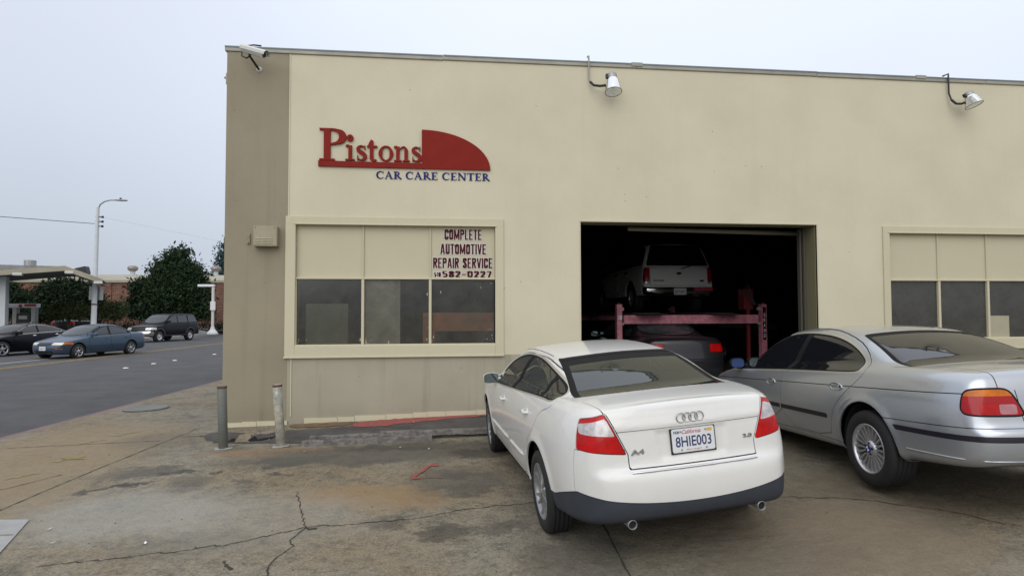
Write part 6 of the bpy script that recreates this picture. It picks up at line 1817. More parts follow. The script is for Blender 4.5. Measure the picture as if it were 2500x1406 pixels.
for c in words:
    if c == ' ': x += .42 * hw * kx; continue
    sgp(letter(c, x, 1.985, hw, M['blue_letter'], sg, WY, .012, kx)); x += (GL[c][1] + .06) * hw * kx

# ------------------------------------------------------------------ fittings on the facade
def tb(v): return Vector(v)
cc = empty('security_camera', (-2.677, WY, 3.562), label='white bullet security camera on a bent arm near the roof corner', cat='camera')
def ccp(o): o.matrix_parent_inverse = Matrix.Translation((2.677, -WY, -3.562)); return o
q = MB(); q.lathe([(0, -.03), (.025, -.03), (.042, -.012), (.045, .0)], Matrix.Translation((-2.677, WY, 3.562)), 20); ccp(q.build('mount', M['white_metal'], cc))
q = MB(); q.path([(-2.677, WY - .02, 3.562), (-2.685, WY - .09, 3.575), (-2.715, WY - .22, 3.625), (-2.735, WY - .27, 3.655), (-2.735, WY - .28, 3.69)], .017, 10); ccp(q.build('arm', M['cable'], cc))
A_, B_ = Vector((-2.835, WY - .24, 3.765)), Vector((-2.490, WY - .40, 3.625)); d_ = (B_ - A_).normalized()
up = (Vector((0, 0, 1)) - d_ * d_.z).normalized(); si_ = d_.cross(up)
def oct_(c, w, h): return [c + si_ * w * math.cos(R(22.5 + 45 * k)) + up * h * math.sin(R(22.5 + 45 * k)) for k in range(8)]
q = MB(); V = oct_(A_, .048, .046) + oct_(B_, .052, .050); q.add(V, [(k, (k + 1) % 8, 8 + (k + 1) % 8, 8 + k) for k in range(8)] + [tuple(range(7, -1, -1))]); V2 = oct_(B_, .052, .05) + oct_(B_ - d_ * .02, .044, .042); q.add(V2, [(k, (k + 1) % 8, 8 + (k + 1) % 8, 8 + k) for k in range(8)]); ccp(q.build('housing', M['white_metal'], cc))
q = MB(); q.add(oct_(B_ - d_ * .018, .045, .043), [tuple(range(8))]); ccp(q.build('lens_window', M['black_plastic'], cc))
q = MB(); V = []
for c in (A_ - d_ * .01, B_ + d_ * .035):
    for w_, h_ in ((-.062, -.006), (-.062, .034), (-.034, .062), (.034, .062), (.062, .034), (.062, -.006)): V.append(c + si_ * w_ + up * h_)
q.add(V, [(k, k + 1, 7 + k, 6 + k) for k in range(5)]); ccp(q.build('sunshade', M['white_metal'], cc))
q = MB(); q.path([(-2.715, WY - .27, 3.70), (-2.73, WY - .27, 3.655), (-2.79, WY - .22, 3.64), (-2.88, WY - .15, 3.70), (-2.895, WY - .10, 3.80), (-2.83, WY - .07, 3.885), (-2.74, WY - .06, 3.905), (-2.66, WY + .02, 3.93)], .011, 8); ccp(q.build('cable', M['cable'], cc))
q = MB(); q.box((-3.165, WY + .05, 3.35), (-3.13, WY + .12, 3.52), .006); q.tube((-3.19, WY + .08, 3.46), (-3.13, WY + .08, 3.43), .016, n=8); tag(q.build('side_bracket', M['flash']), 'small grey bracket poking out at the building corner below the cap', 'bracket')

vt = empty('vent_hood', (-2.53, WY, .94), label='beige louvred metal vent hood on the tan corner strip beside the window', cat='vent')
def vtp(o): o.matrix_parent_inverse = Matrix.Translation((2.53, -WY, -.94)); return o
q = MB(); q.box((-2.695, WY - .135, .955), (-2.365, WY - .003, 1.235), .006); q.box((-2.70, WY - .139, .948), (-2.36, WY - .004, .956)); vtp(q.build('hood', mat('vent_paint', (.33, .295, .20), .55, var=.15, vscale=6), vt))
for i in range(3):
    for j in range(4):
        q = MB(); xx = -2.665 + i * .085; zz = .985 + j * .022
        q.box((xx, WY - .142, zz), (xx + .068, WY - .1355, zz + .010), .002); o = q.build('louvre', M['trim'], vt); vtp(o)
        q = MB(); q.box((xx, WY - .1358, zz - .008), (xx + .068, WY - .1353, zz)); o = q.build('slot', M['jamb'], vt); vtp(o)
for xx in (-2.66, -2.40):
    q = MB(); q.tube((xx, WY - .140, 1.215), (xx, WY - .134, 1.215), .007, n=8); o = q.build('screw', M['rust'], vt); vtp(o)
q = MB(); q.box((-2.80, WY - .03, .985), (-2.77, WY - .004, 1.14), .004); q.tube((-2.80, WY - .05, 1.005), (-2.80, WY - .004, 1.005), .014, n=8); q.tube((-2.795, WY - .04, 1.09), (-2.795, WY, 1.09), .010, n=8)
tag(q.build('pipe_stub', mat('vent_paint2', (.30, .265, .18), .6, var=.2)), 'short painted conduit stub on the tan strip just outside the vent hood', 'conduit')
# old anchor holes and a few flaws
q = MB()
for px, pz in ((-.48, 3.35), (1.45, 3.17), (2.75, 2.23), (4.30, 2.86), (4.32, 2.22), (4.85, 2.32), (5.12, 2.31), (2.85, 1.82), (2.85, 1.72), (3.2, 1.79), (-2.98, 1.62), (.95, .35), (6.6, .95), (-3.02, 2.95), (-2.55, .42), (-1.2, -.95), (.3, -.85), (1.2, .45)):
    q.tube((px, WY - .004, pz), (px, WY + .01, pz), .006, n=8)
gpart(tag(q.build('anchor_hole', M['rust'], garage), kind='stuff'))

def wall_lamp(x, z, tilt, label, flat=1.0, conduit=()):
    t = empty('wall_lamp', (x, WY - .25, z), label=label, cat='wall lamp', group='glass wall lamps hung from the roof edge')
    inv = Matrix.Translation((-x, -(WY - .25), -z))
    def pt(o): o.matrix_parent_inverse = inv; return o
    q = MB(); q.path(conduit, .014, 8); pt(q.build('conduit', M['flash'] if tilt == 0 else M['cable'], t))
    q = MB(); q.path([tuple(Vector(conduit[-4]) + Vector((0, -.002, 0)))] + list(conduit[-3:]), .020, 8); pt(q.build('cable_sleeve', M['cable'], t))
    mt = Matrix.Translation((x, WY - .25, z)) @ Matrix.Rotation(R(tilt), 4, 'Y') @ Matrix.Rotation(R(-12), 4, 'X') @ Matrix.Rotation(R(90), 4, 'X')
    f = flat
    # profile heights measured up the lamp axis
    prof = [(.128, -.135 * f), (.126, -.11 * f), (.112, -.03 * f), (.098, .05 * f), (.080, .095 * f), (.05, .115 * f)]
    q = MB()
    m2 = Matrix.Translation((x, WY - .25, z)) @ Matrix.Rotation(R(tilt), 4, 'Y') @ Matrix.Rotation(R(-14), 4, 'X') @ Matrix.Rotation(R(90), 4, 'X')
    q.lathe(prof, m2, 32); o = pt(q.build('glass_shade', M['lens'], t))
    q = MB(); q.lathe([(.129, -.142 * f), (.133, -.136 * f), (.129, -.128 * f), (.122, -.136 * f), (.129, -.142 * f)], m2, 32); pt(q.build('rim', M['jamb'], t))
    q = MB(); q.lathe([(0, .05 * f), (.028, .05 * f), (.034, -.01), (.024, -.06 * f), (0, -.075 * f)], m2, 16); pt(q.build('bulb', M['white_metal'], t))
    q = MB(); q.lathe([(.072, .098 * f), (.075, .12 * f), (.070, .175 * f), (.05, .195 * f), (0, .197 * f)], m2, 24); pt(q.build('ballast_housing', M['steel_galv'], t))
    q = MB(); q.box((-.10, .10 * f, -.02), (-.06, .17 * f, .02), 0, m2 @ Matrix.Rotation(R(0), 4, 'Y')); pt(q.build('bracket', M['cable'], t))
    return t
wall_lamp(2.600, 3.465, 0, 'wall lamp with upright bell-shaped glass hanging straight above the open bay', 1.0,
    [(2.274, WY + .02, 3.985), (2.274, WY - .055, 3.97), (2.276, WY - .055, 3.80), (2.276, WY - .045, 3.64), (2.292, WY - .06, 3.56), (2.34, WY - .11, 3.49), (2.42, WY - .17, 3.46), (2.50, WY - .22, 3.455)])
wall_lamp(8.650, 3.445, -14, 'wall lamp with wide squat glass tilted towards the street, high above the second window', .74,
    [(8.38, WY + .02, 3.93), (8.42, WY - .055, 3.945), (8.424, WY - .05, 3.80), (8.43, WY - .045, 3.62), (8.45, WY - .07, 3.50), (8.49, WY - .12, 3.42), (8.53, WY - .18, 3.40), (8.58, WY - .22, 3.42)])

# ------------------------------------------------------------------ bollards, timbers
def bollard(x, y, zt, m, m2, label, lean):
    z0 = G(x, y); t = empty('bollard', (x, y, z0), (lean[0], lean[1], 0), label, 'bollard', 'steel pipe bollards at the wall corner')
    h = zt - z0; q = MB()
    q.lathe([(.0, -.2), (.055, -.2), (.055, h - .01), (.050, h), (.043, h), (.043, h - .06), (0, h - .06)], Matrix.Rotation(R(90), 4, 'X'), 28); q.build('pipe', m, t)
    q = MB(); q.lathe([(.0562, h - .028), (.0582, h - .023), (.0582, h - .004), (.0552, h)], Matrix.Rotation(R(90), 4, 'X'), 28); q.build('rusty_rim', M['rust'], t)
    q = MB(); rn = random.Random(int(x * 100)); n = 14
    ring = [(.12 * rn.uniform(.8, 1.35) * math.cos(6.283 * k / n), .075 * rn.uniform(.8, 1.3) * math.sin(6.283 * k / n), .004) for k in range(n)] + [(0, 0, .022)]
    q.add(ring, [(k, (k + 1) % n, n) for k in range(n)]); q.build('mortar_collar', M['pale_slab'], t)
    return t
b1 = bollard(-2.672, 8.0, -.914, M['bollard_blue'], None, 'dark blue-grey pipe bollard standing nearest the street, beside the sunken hole', (0, R(-2.0)))
b2 = bollard(-1.985, 8.0, -.904, M['bollard_pink'], None, 'faded pinkish pipe bollard with a white cap mark, beside the old timber', (0, R(-4.0)))
q = MB(); q.add([(-.02, -.0565, .665), (.002, -.0580, .70), (.022, -.0560, .668), (.002, -.0580, .652)], [(0, 1, 2, 3)]); q.build('paint_mark', M['white_metal'], b2)
def timber(pts, h, d, label, seed):
    rn = random.Random(seed); V = []; F = []; n = len(pts)
    for i, (x, y, dz) in enumerate(pts):
        z = G(x, y) + dz
        for (a, c) in ((-d / 2, .0), (-d / 2 * .9, h * .93), (-d / 4, h), (d / 4, h * .97), (d / 2, h * .9), (d / 2, .0)):
            V.append((x + rn.uniform(-.01, .01), y + a + rn.uniform(-.006, .006), z + c + rn.uniform(-.008, .008)))
    for i in range(n - 1):
        for k in range(6): F.append((i * 6 + k, i * 6 + (k + 1) % 6, (i + 1) * 6 + (k + 1) % 6, (i + 1) * 6 + k))
    F += [tuple(range(5, -1, -1)), tuple(range((n - 1) * 6, n * 6))]
    o = mesh_obj('timber', V, F, M['wood_old']); tag(o, label, 'timber', 'weathered timbers lying along the wall'); return o
timber([(-1.72 + .1 * k, 7.99 + .004 * k, -.01) for k in range(17)], .072, .12, 'lower grey weathered timber lying next to the pink bollard', 3)
timber([(-.78 + .1 * k, 8.12 + .006 * k, .06 - .002 * k) for k in range(20)], .060, .13, 'longer split timber overlapping the first and running behind the white saloon', 5)
timber([(-1.66 + .1 * k, 8.10 + .002 * k, .05) for k in range(10)], .045, .08, 'thin grey batten lying on top behind the lower timber', 9)

# ------------------------------------------------------------------ four-post lift in the bay
lf = empty('four_post_lift', (5.05, 14.4, -1.49), label='faded red four-post car lift inside the open bay', cat='car lift')
def lfp(o): o.matrix_parent_inverse = Matrix.Translation((-5.05, -14.4, 1.49)); return o
for x, y in ((3.53, 12.0), (6.58, 12.0), (3.53, 17.0), (6.58, 17.0)):
    q = MB(); q.box((x - .055, y - .05, -1.49), (x + .055, y + .09, .13), .004); q.box((x - .11, y - .1, -1.49), (x + .11, y + .14, -1.475)); o = lfp(q.build('post', M['pink_steel'], lf))
    q = MB(); q.box((x - .06, y - .056, .128), (x + .06, y + .096, .140)); q.tube((x, y, .14), (x, y, .175), .012, n=8); lfp(q.build('post_cap', M['pipe_red'], lf))
for y in (12.0, 17.0):
    q = MB(); q.box((3.62, y - .03, -.262), (6.47, y + .09, -.085), .006); lfp(q.build('cross_beam', M['pink_steel'], lf))
    for x in (3.60, 6.49):
        q = MB(); q.box((x - .028, y - .04, .0), (x + .028, y + .05, .07), .01); q.box((x - .026, y - .04, -.29), (x + .026, y + .05, -.235), .01); lfp(q.build('roller_block', mat('lift_block', (.34, .26, .24), .6), lf))
for x0, x1 in ((3.85, 4.42), (5.40, 5.98)):
    q = MB(); q.box((x0, 12.12, -.115), (x1, 17.3, -.045)); lfp(q.build('runway', mat('runway_steel', (.09, .07, .065), .7, .3, var=.3), lf))
    q = MB(); q.add([(x0, 12.12, -.05), (x1, 12.12, -.05), (x1 - .04, 11.55, -.075), (x0 + .04, 11.55, -.075)], [(0, 1, 2, 3), (3, 2, 1, 0)][:1])
    q.add([(x0, 12.12, -.062), (x1, 12.12, -.062), (x1 - .04, 11.55, -.087), (x0 + .04, 11.55, -.087)], [(3, 2, 1, 0)]); lfp(q.build('approach_ramp', mat('ramp_steel', (.13, .105, .09), .6, .4, var=.3), lf))
q = MB()
for k, dx in enumerate((-.14, -.09, -.04)): q.path([(6.50 + dx * .4, 12.1, .12), (6.46 + dx, 12.14, .3), (6.40 + dx, 12.2, .46 + .05 * k)], .010, 6)
lfp(q.build('hydraulic_hose', M['cable'], lf))
q = MB(); q.box((6.30, 12.12, -1.49), (6.36, 12.18, .05)); q.box((6.30, 12.25, .02), (6.50, 12.5, .45)); lfp(q.build('hydraulic_unit', M['pipe_red'], lf))
q = MB(); q.box((6.545, 11.945, -.60), (6.615, 11.9495, .07)); sp_ = lfp(q.build('name_strip', M['seal'], lf))
for k, c in enumerate('GRAND'):
    o = text_obj(c, M['plate_white'], lf, (6.58, 11.943, -.03 - .105 * k - .06), (R(90), 0, 0), size=.075, width=.038, bold=.02); lfp(o)
q = MB(); q.box((3.500, 11.945, -.17), (3.575, 11.9495, -.10)); lfp(q.build('sticker', M['plate_white'], lf))
o = text_obj('FL', M['plate_blue'], lf, (3.535, 11.943, -.135), (R(90), 0, 0), size=.035, width=.05, bold=.03); lfp(o)

# ------------------------------------------------------------------ vehicles
ra = empty('white_saloon_car', (1.650, 4.883, -1.662), (-.073, -.010, R(94.2)), 'white compact saloon with grey lower bumper parked in front of the open bay', 'car')
BA = white_saloon(ra)
rb = empty('silver_saloon_car', (4.5, 4.85, -1.475), (-.025, .045, R(87.5)), 'silver saloon with dark glass and many-spoked wheels parked beside the white one', 'car')
BB = silver_saloon(rb)
lv = MB(); rnd = random.Random(2)
cm = Matrix.Translation((1.650, 4.883, -1.662)) @ Matrix.Rotation(R(94.2), 4, 'Z') @ Matrix.Rotation(-.010, 4, 'Y') @ Matrix.Rotation(-.073, 4, 'X')
for yy in (.30, .12, .02, -.02, -.33, -.36, -.40, -.5, .22, -.44):
    zz = BA.at_top(-.40, yy); a = rnd.uniform(0, 6)
    c, s = math.cos(a) * .013, math.sin(a) * .013; xx = -.40 + rnd.uniform(-.015, .015)
    lv.add([cm @ Vector(p) for p in ((xx - c, yy - s, zz + .004), (xx + s * .6, yy - c * .6, zz + .010), (xx + c, yy + s, zz + .008), (xx - s * .6, yy + c * .6, zz + .012))], [(0, 1, 2, 3)])
tag(lv.build('fallen_leaves', M['leaf_red']), 'small red leaves caught along the foot of the white car rear window', 'leaves', kind='stuff')

lift_car = place_car('E', P_E, 'sport_utility_vehicle', (5.60, 15.02, -.045), 90, 'paint_offwhite', 'white square sport utility vehicle raised on the lift with red tail lights', 'vehicle')
bt = MB()
BE = Body(SPEC_E)
plate(lift_car, BE.at_rear(0, .50) - .012, 0, .50, 0, '6KTU971', small=True)
q = MB(); q.box((-1.012, -.48, .488), (-1.006, .48, .60)); q.build('bumper_shadow_gap', M['seam'], lift_car)
q = MB(); q.path([(-.99, -.05, 1.045), (-1.02, -.10, 1.055), (-.985, -.42, 1.15)], .011, 6); q.build('rear_wiper', M['cable'], lift_car)
q = MB(); q.lathe([(0, .006), (.05, .006), (.055, 0)], Matrix.Translation((-1.0, 0, .93)) @ Matrix.Rotation(R(90), 4, 'Z') @ Matrix.Diagonal((1.2, 1, .5, 1)), 20); q.build('tailgate_handle', M['seal'], lift_car)
q = MB(); q.lathe([(0, .006), (.04, .006), (.042, 0)], Matrix.Translation((-1.005, -.56, .755)) @ Matrix.Rotation(R(90), 4, 'Z') @ Matrix.Diagonal((1.4, 1, .55, 1)), 20); q.build('oval_badge', M['roundel'], lift_car)
text_obj('EXPLORER', M['seal'], lift_car, (-1.012, .50, .757), (R(90), 0, R(-90)), size=.035, width=.26, bold=.03)
q = MB(); q.box((-1.085, -.80, .51), (-1.078, -.34, .585)); q.build('bumper_reflector', mat('red_tape', (.40, .04, .06), .4), lift_car)
for s in (-1, 1):
    q = MB(); q.path([(-.6, s * .62, 1.71), (-.4, s * .62, 1.735), (.9, s * .62, 1.745), (1.1, s * .62, 1.72)], .016, 8); q.build('roof_rail', M['black_plastic'], lift_car)
q = MB(); q.tube((-1.06, -.45, .40), (-.9, -.42, .41), .025, n=10); q.build('tail_pipe', M['rust'], lift_car)

blue_car = place_car('S', P_S, 'saloon_car', (-14.82, 30.02, -1.905), 253, 'paint_blue', 'blue-grey older saloon waiting nearest the yellow line on the street', 'car')
BS = Body(SPEC_S)
pf = plate(blue_car, BS.at_front(-.0, .50) + .010, 0, .46, 0, '3ABK915', small=True); pf.rotation_euler = (0, 0, R(90))
place_car('S', P_S, 'saloon_car', (4.48, 11.95, -1.49), 92, 'paint_charcoal', 'dark saloon standing low under the lift, its tail facing out', 'car')
place_car('S', P_S, 'saloon_car', (7.95, 17.9, -1.49), 3, 'paint_charcoal', 'dark saloon standing sideways at the back of the shop', 'car')
place_car('S', P_S, 'saloon_car', (-24.2, 57.0, -1.60), 95, 'paint_red', 'red and pale parked car half hidden behind the black utility vehicle', 'car')
place_car('S', P_S, 'saloon_car', (-28.6, 51.0, -1.60), 98, 'paint_charcoal', 'dark car parked under the clipped bush behind the blue saloon', 'car')
place_car('L', P_L, 'saloon_car', (-18.72, 31.76, -1.915), 253, 'paint_black', 'glossy black saloon in the far lane, cut by the left edge of the view', 'car')
place_car('L', P_L, 'saloon_car', (8.55, 4.55, -1.40), 88, 'paint_black', 'dark car beyond the silver saloon, only a corner of it showing', 'car')
place_car('U', P_U, 'sport_utility_vehicle', (-18.63, 46.21, -2.000), 255, 'paint_black', 'large black sport utility vehicle with brown mouldings behind the blue saloon', 'vehicle')

# ------------------------------------------------------------------ across the street
M['brick'] = bpy.data.materials.new('brick_wall')
M['brick'].use_nodes = True
nt = M['brick'].node_tree; N, L = nt.nodes, nt.links; b_ = N['Principled BSDF']
gg = N.new('ShaderNodeNewGeometry'); mp = N.new('ShaderNodeMapping'); mp.inputs['Rotation'].default_value = (R(90), 0, 0)
L.new(gg.outputs['Position'], mp.inputs['Vector'])
bt_ = N.new('ShaderNodeTexBrick'); bt_.inputs['Scale'].default_value = 1.0
bt_.inputs['Color1'].default_value = (.24, .098, .062, 1); bt_.inputs['Color2'].default_value = (.135, .055, .042, 1); bt_.inputs['Mortar'].default_value = (.25, .19, .15, 1)
bt_.inputs['Brick Width'].default_value = .42; bt_.inputs['Row Height'].default_value = .16; bt_.inputs['Mortar Size'].default_value = .018; bt_.offset = .5
L.new(mp.outputs[0], bt_.inputs['Vector'])
nn = N.new('ShaderNodeTexNoise'); nn.inputs['Scale'].default_value = .8; nn.inputs['Detail'].default_value = 8; L.new(gg.outputs['Position'], nn.inputs['Vector'])
mx = N.new('ShaderNodeMixRGB'); mx.blend_type = 'MULTIPLY'; mx.inputs[0].default_value = .7; L.new(bt_.outputs['Color'], mx.inputs[1])
cr = N.new('ShaderNodeValToRGB'); cr.color_ramp.elements[0].position = .3; cr.color_ramp.elements[0].color = (.5, .5, .5, 1); cr.color_ramp.elements[1].position = .7; cr.color_ramp.elements[1].color = (1.25, 1.2, 1.15, 1)
L.new(nn.outputs['Fac'], cr.inputs[0]); L.new(cr.outputs[0], mx.inputs[2]); L.new(mx.outputs[0], b_.inputs['Base Color']); b_.inputs['Roughness'].default_value = .9
bp = N.new('ShaderNodeBump'); bp.inputs['Distance'].default_value = .02; L.new(bt_.outputs['Fac'], bp.inputs['Height']); bp.invert = True; L.new(bp.outputs[0], b_.inputs['Normal'])
M['fascia'] = mat('beige_fascia', (.36, .33, .25), .8, var=.2, vscale=.8)
M['canopy_dark'] = mat('canopy_underside', (.085, .09, .085), .8)
M['canopy_top'] = mat('gravel_roof', (.27, .27, .27), .95, var=.5, vscale=2.2)
M['white_wall'] = mat('white_render', (.58, .61, .62), .8, var=.08)

def enlarge(o, k):
    """blocks across the street are modelled small, then set out at full size"""
    o.location = Vector(o.location) * k; o.scale = (k, k, k); return o
FB = 49.0
bld = empty('brick_building', (-20, FB, -1.34), label='long low red brick building with a beige parapet band across the street', cat='building')
def bpt(o): o.matrix_parent_inverse = Matrix.Translation((20, -FB, 1.34)); return o
q = MB(); q.box((-52, FB, -1.5), (-10.5, FB + 22, 2.22)); bpt(q.build('wall', M['brick'], bld))
q = MB(); q.box((-52.1, FB - .12, 2.22), (-10.4, FB + 22.1, 2.40)); bpt(q.build('cornice', M['fascia'], bld))
q = MB(); q.add([(-52, FB, 2.40), (-10.5, FB, 2.40), (-10.5, FB + 6, 3.15), (-52, FB + 6, 3.15), (-10.5, FB + 22, 3.15), (-52, FB + 22, 3.15), (-10.5, FB + 22, 2.4)], [(0, 1, 2, 3), (3, 2, 4, 5), (1, 6, 4, 2)]); bpt(q.build('roof', M['fascia'], bld))
for xx in np.linspace(-45, -13, 9):
    q = MB(); q.box((xx, FB - .06, -1.4), (xx + .5, FB, 2.2)); bpt(q.build('pier', M['brick'], bld))
M['galv2'] = mat('weathered_turbine', (.30, .27, .25), .5, .5, var=.4, vscale=6)
_far = set(o.name for o in bpy.data.objects if o.parent is None)
def turbine(x, y, z, s, label):
    t = empty('roof_turbine', (x, y, z), label=label, cat='roof ventilator', group='turbine ventilators on the brick building')
    q = MB(); q.lathe([(.20 * s, -.35), (.20 * s, .32 * s), (.24 * s, .34 * s)], Matrix.Rotation(R(90), 4, 'X'), 18); q.box((-.34 * s, -.34 * s, -.4), (.34 * s, .34 * s, .02)); q.build('base', M['white_wall'], t)
    q = MB(); q.lathe([(.22 * s, .34 * s), (.38 * s, .44 * s), (.44 * s, .60 * s), (.38 * s, .76 * s), (.2 * s, .84 * s), (0, .86 * s)], Matrix.Rotation(R(90), 4, 'X'), 18, smooth=False); q.build('turbine_head', M['galv2'], t)
turbine(-26.1, FB + 6.5, 3.15, .95, 'rusty turbine ventilator standing on the open roof between lamp pole and big tree')
turbine(-19.35, FB + 6.5, 3.15, .95, 'turbine ventilator half behind the big tree, next to the garage corner')
turbine(-33.7, FB + 9, 3.15, 1.0, 'low turbine ventilator peeping over the station canopy')
q = MB(); q.lathe([(.28, -.5), (.28, .35), (.44, .45), (.44, 1.05), (.40, 1.08), (0, 1.08)], Matrix.Translation((-35.1, FB + 8, 3.4)) @ Matrix.Rotation(R(90), 4, 'X'), 14, smooth=False); tag(q.build('exhaust_cowl', M['steel_galv']), 'square-shouldered metal exhaust cowl at the left on the roof behind the canopy', 'roof vent')
fl_ = empty('roof_floodlight', (-27.3, FB + 1.5, 2.6), (0, 0, 0), 'boxy black floodlight on the beige roof just right of the street pole', 'floodlight')
q = MB(); q.box((-.45, -.3, .25), (.45, .35, .85), .04, Matrix.Rotation(R(-14), 4, 'Y')); q.build('housing', M['black_plastic'], fl_)
q = MB(); q.box((-.1, -.1, -.1), (.1, .1, .35)); q.build('bracket', M['steel_galv'], fl_)
q = MB(); q.box((-.85, -.3, .30), (-.46, .3, .8), .03); q.build('reflector', M['white_metal'], fl_)

# ---- filling-station canopy: a shallow gable whose end faces us
cn = empty('station_canopy', (-21.5, 36, -1.34), label='filling station canopy with shallow gable, beige edge and dark underside', cat='canopy')
def cnp(o): o.matrix_parent_inverse = Matrix.Translation((21.5, -36, 1.34)); return o
y0, y1 = 35.0, 40.5
xa, xp, xb = -31.0, -20.45, -18.75
def zr(x): return 2.50 - (xp - x) * .118 if x < xp else 2.50 - (x - xp) * .40
for nm, m_, zo, th in (('roof_slab', M['canopy_dark'], -.28, .05), ('fascia', M['fascia'], -.27, .27)):
    pts = [(xa, zr(xa)), (xp, zr(xp)), (xb, zr(xb))]
    q = MB()
    if nm == 'roof_slab': q.prism([(x, z + zo + .04) for x, z in pts] + [(x, z + zo) for x, z in reversed(pts)], y0 + .02, y1)
    else:
        q.prism([(x, z) for x, z in pts] + [(x, z + zo) for x, z in reversed(pts)], y0 - .12, y0)
    cnp(q.build(nm, m_, cn))
q = MB(); q.prism([(xa, zr(xa) - .02), (xp, zr(xp) - .02), (xp, zr(xp) - .06), (xa, zr(xa) - .06)], y0, y1); q.prism([(xp, zr(xp) - .02), (xb, zr(xb) - .02), (xb, zr(xb) - .06), (xp, zr(xp) - .06)], y0, y1); cnp(q.build('roof_cover', M['canopy_top'], cn))
q = MB(); q.box((xp - 3.0, y0 + 1.5, 2.30), (xp - .2, y0 + 7, 2.56)); cnp(q.build('roof_plinth', M['canopy_top'], cn))
for x in (-22.45, -20.25, -18.95):
    q = MB(); q.box((x - .20, y0 - .16, zr(x) - .34), (x + .20, y0 + .35, zr(x) - .20), .02, None); cnp(q.build('fascia_lamp', M['white_metal'], cn))
q = MB(); q.box((-24.5, y0 + 1.0, -1.62), (-23.08, y0 + 2.0, 2.0)); cnp(q.build('column', M['white_wall'], cn))

cn.rotation_euler = (0, 0, R(24))
pm = empty('fuel_pump', (-24.6, 39.5, -1.34), label='fuel pump with white and red header sign between white column and bushes', cat='fuel pump')
q = MB(); q.box((-.75, -.2, 1.62), (.80, .2, 1.86), .02); hd_ = q.build('header', M['plate_white'], pm)
q = MB(); q.box((.15, -.21, 1.70), (.78, -.2, 1.84)); q.build('red_band', M['plate_red'], hd_)
q = MB(); q.lathe([(0, .01), (.10, .01), (.10, 0)], Matrix.Translation((-.08, -.2, 1.74)) @ Matrix.Rotation(R(180), 4, 'Z'), 16); q.build('red_disc', M['plate_red'], hd_)
for x in (-.42, .60): q = MB(); q.box((x - .11, -.15, 0), (x + .11, .15, 1.62)); q.build('post', M['steel_galv'], pm)
q = MB(); q.box((-.28, -.18, 0), (.46, .18, 1.3), .02); cb_ = q.build('cabinet', M['black_plastic'], pm)
q = MB(); q.box((-.15, -.19, .95), (.30, -.18, 1.15)); q.build('display', M['steel_galv'], cb_)
q = MB(); q.box((.50, -.25, .5), (.60, -.15, .8)); q.build('nozzle', M['plate_white'], pm)

# ---- street light pole with signs, wires
SPX, SPY = -19.95, 38.0
sl = empty('street_light', (SPX, SPY, -1.34), (0, R(.8), 0), 'tall pale steel street light pole with curved arm rising behind the blue saloon', 'street light')
H = 7.42
q = MB(); q.path([(0, 0, 0), (0, 0, 2.2), (0, 0, H)], [.15, .135, .085], 16); q.build('pole', M['white_wall'], sl)
q = MB(); q.path([(0, 0, H - .1), (.12, 0, H + .18), (.35, 0, H + .36), (.65, 0, H + .45), (.95, 0, H + .46)], .04, 10); q.build('arm', M['steel_galv'], sl)
q = MB(); q.lathe([(0, -.38), (.10, -.30), (.13, 0), (.09, .30), (0, .36)], Matrix.Translation((1.25, 0, H + .46)) @ Matrix.Rotation(R(90), 4, 'Z') @ Matrix.Diagonal((1, 1, .45, 1)), 16); q.build('lamp_head', M['steel_galv'], sl)
q = MB(); q.box((1.18, -.05, H + .52), (1.26, .05, H + .60)); q.build('photocell', M['black_plastic'], sl)
for k in range(3):
    q = MB(); z = H - .55 - .27 * k; q.tube((-.10, 0, z), (.30, 0, z), .03, n=8); q.lathe([(.0, -.07), (.06, -.06), (.06, .06), (0, .07)], Matrix.Translation((.28, 0, z)) @ Matrix.Rotation(R(90), 4, 'X'), 10); q.build('insulator', M['black_plastic'], sl)
for x in (-.24, .22):
    q = MB(); q.box((x - .16, .16, 2.05), (x + .16, .19, 2.85), .01); q.build('sign_back', M['steel_galv'], sl)
q = MB(); q.lathe([(.155, 1.76), (.155, 1.84)], Matrix.Rotation(R(90), 4, 'X'), 16); q.build('rust_band', M['rust'], sl)
ztw = -1.34 + H - .95
q = MB(); q.path([(SPX - .05, SPY, ztw), (-24, 33.5, ztw - .18), (-30, 27, ztw + .1), (-40, 16, ztw + .9)], .016, 6)
tag(q.build('overhead_cable', M['cable']), 'dark overhead cable running from the street pole out of view to the left', 'cable')
q = MB(); z = -1.34 + H - .55; q.path([(SPX + .3, SPY, z), (-15, 52, z - .4), (-10, 70, z + .2)], .004, 5)
tag(q.build('overhead_wire', M['steel_galv']), 'faint thin wire strung from the street pole towards the tree', 'wire')

# ---- small white lamp post by the far kerb
lp = empty('lamp_post', (-14.45, 41.0, -1.34), (0, 0, 0), 'short white lamp post with flat sideways head at the far kerb by the corner', 'lamp post')
q = MB(); q.path([(0, 0, .2), (0, 0, 3.02)], .085, 12); q.build('pole', M['white_metal'], lp)
q = MB(); q.box((-.92, -.12, 2.93), (.09, .12, 3.09), .03); q.build('lamp_head', M['plate_white'], lp)
q = MB(); q.box((-.11, -.16, 1.45), (.19, -.08, 2.0), .01); q.build('sign_board', M['plate_white'], lp)
q = MB(); q.lathe([(.34, -.05), (.30, .06), (.14, .25), (.10, .42), (0, .45)], Matrix.Rotation(R(90), 4, 'X'), 10, smooth=False); q.build('footing', M['white_wall'], lp)

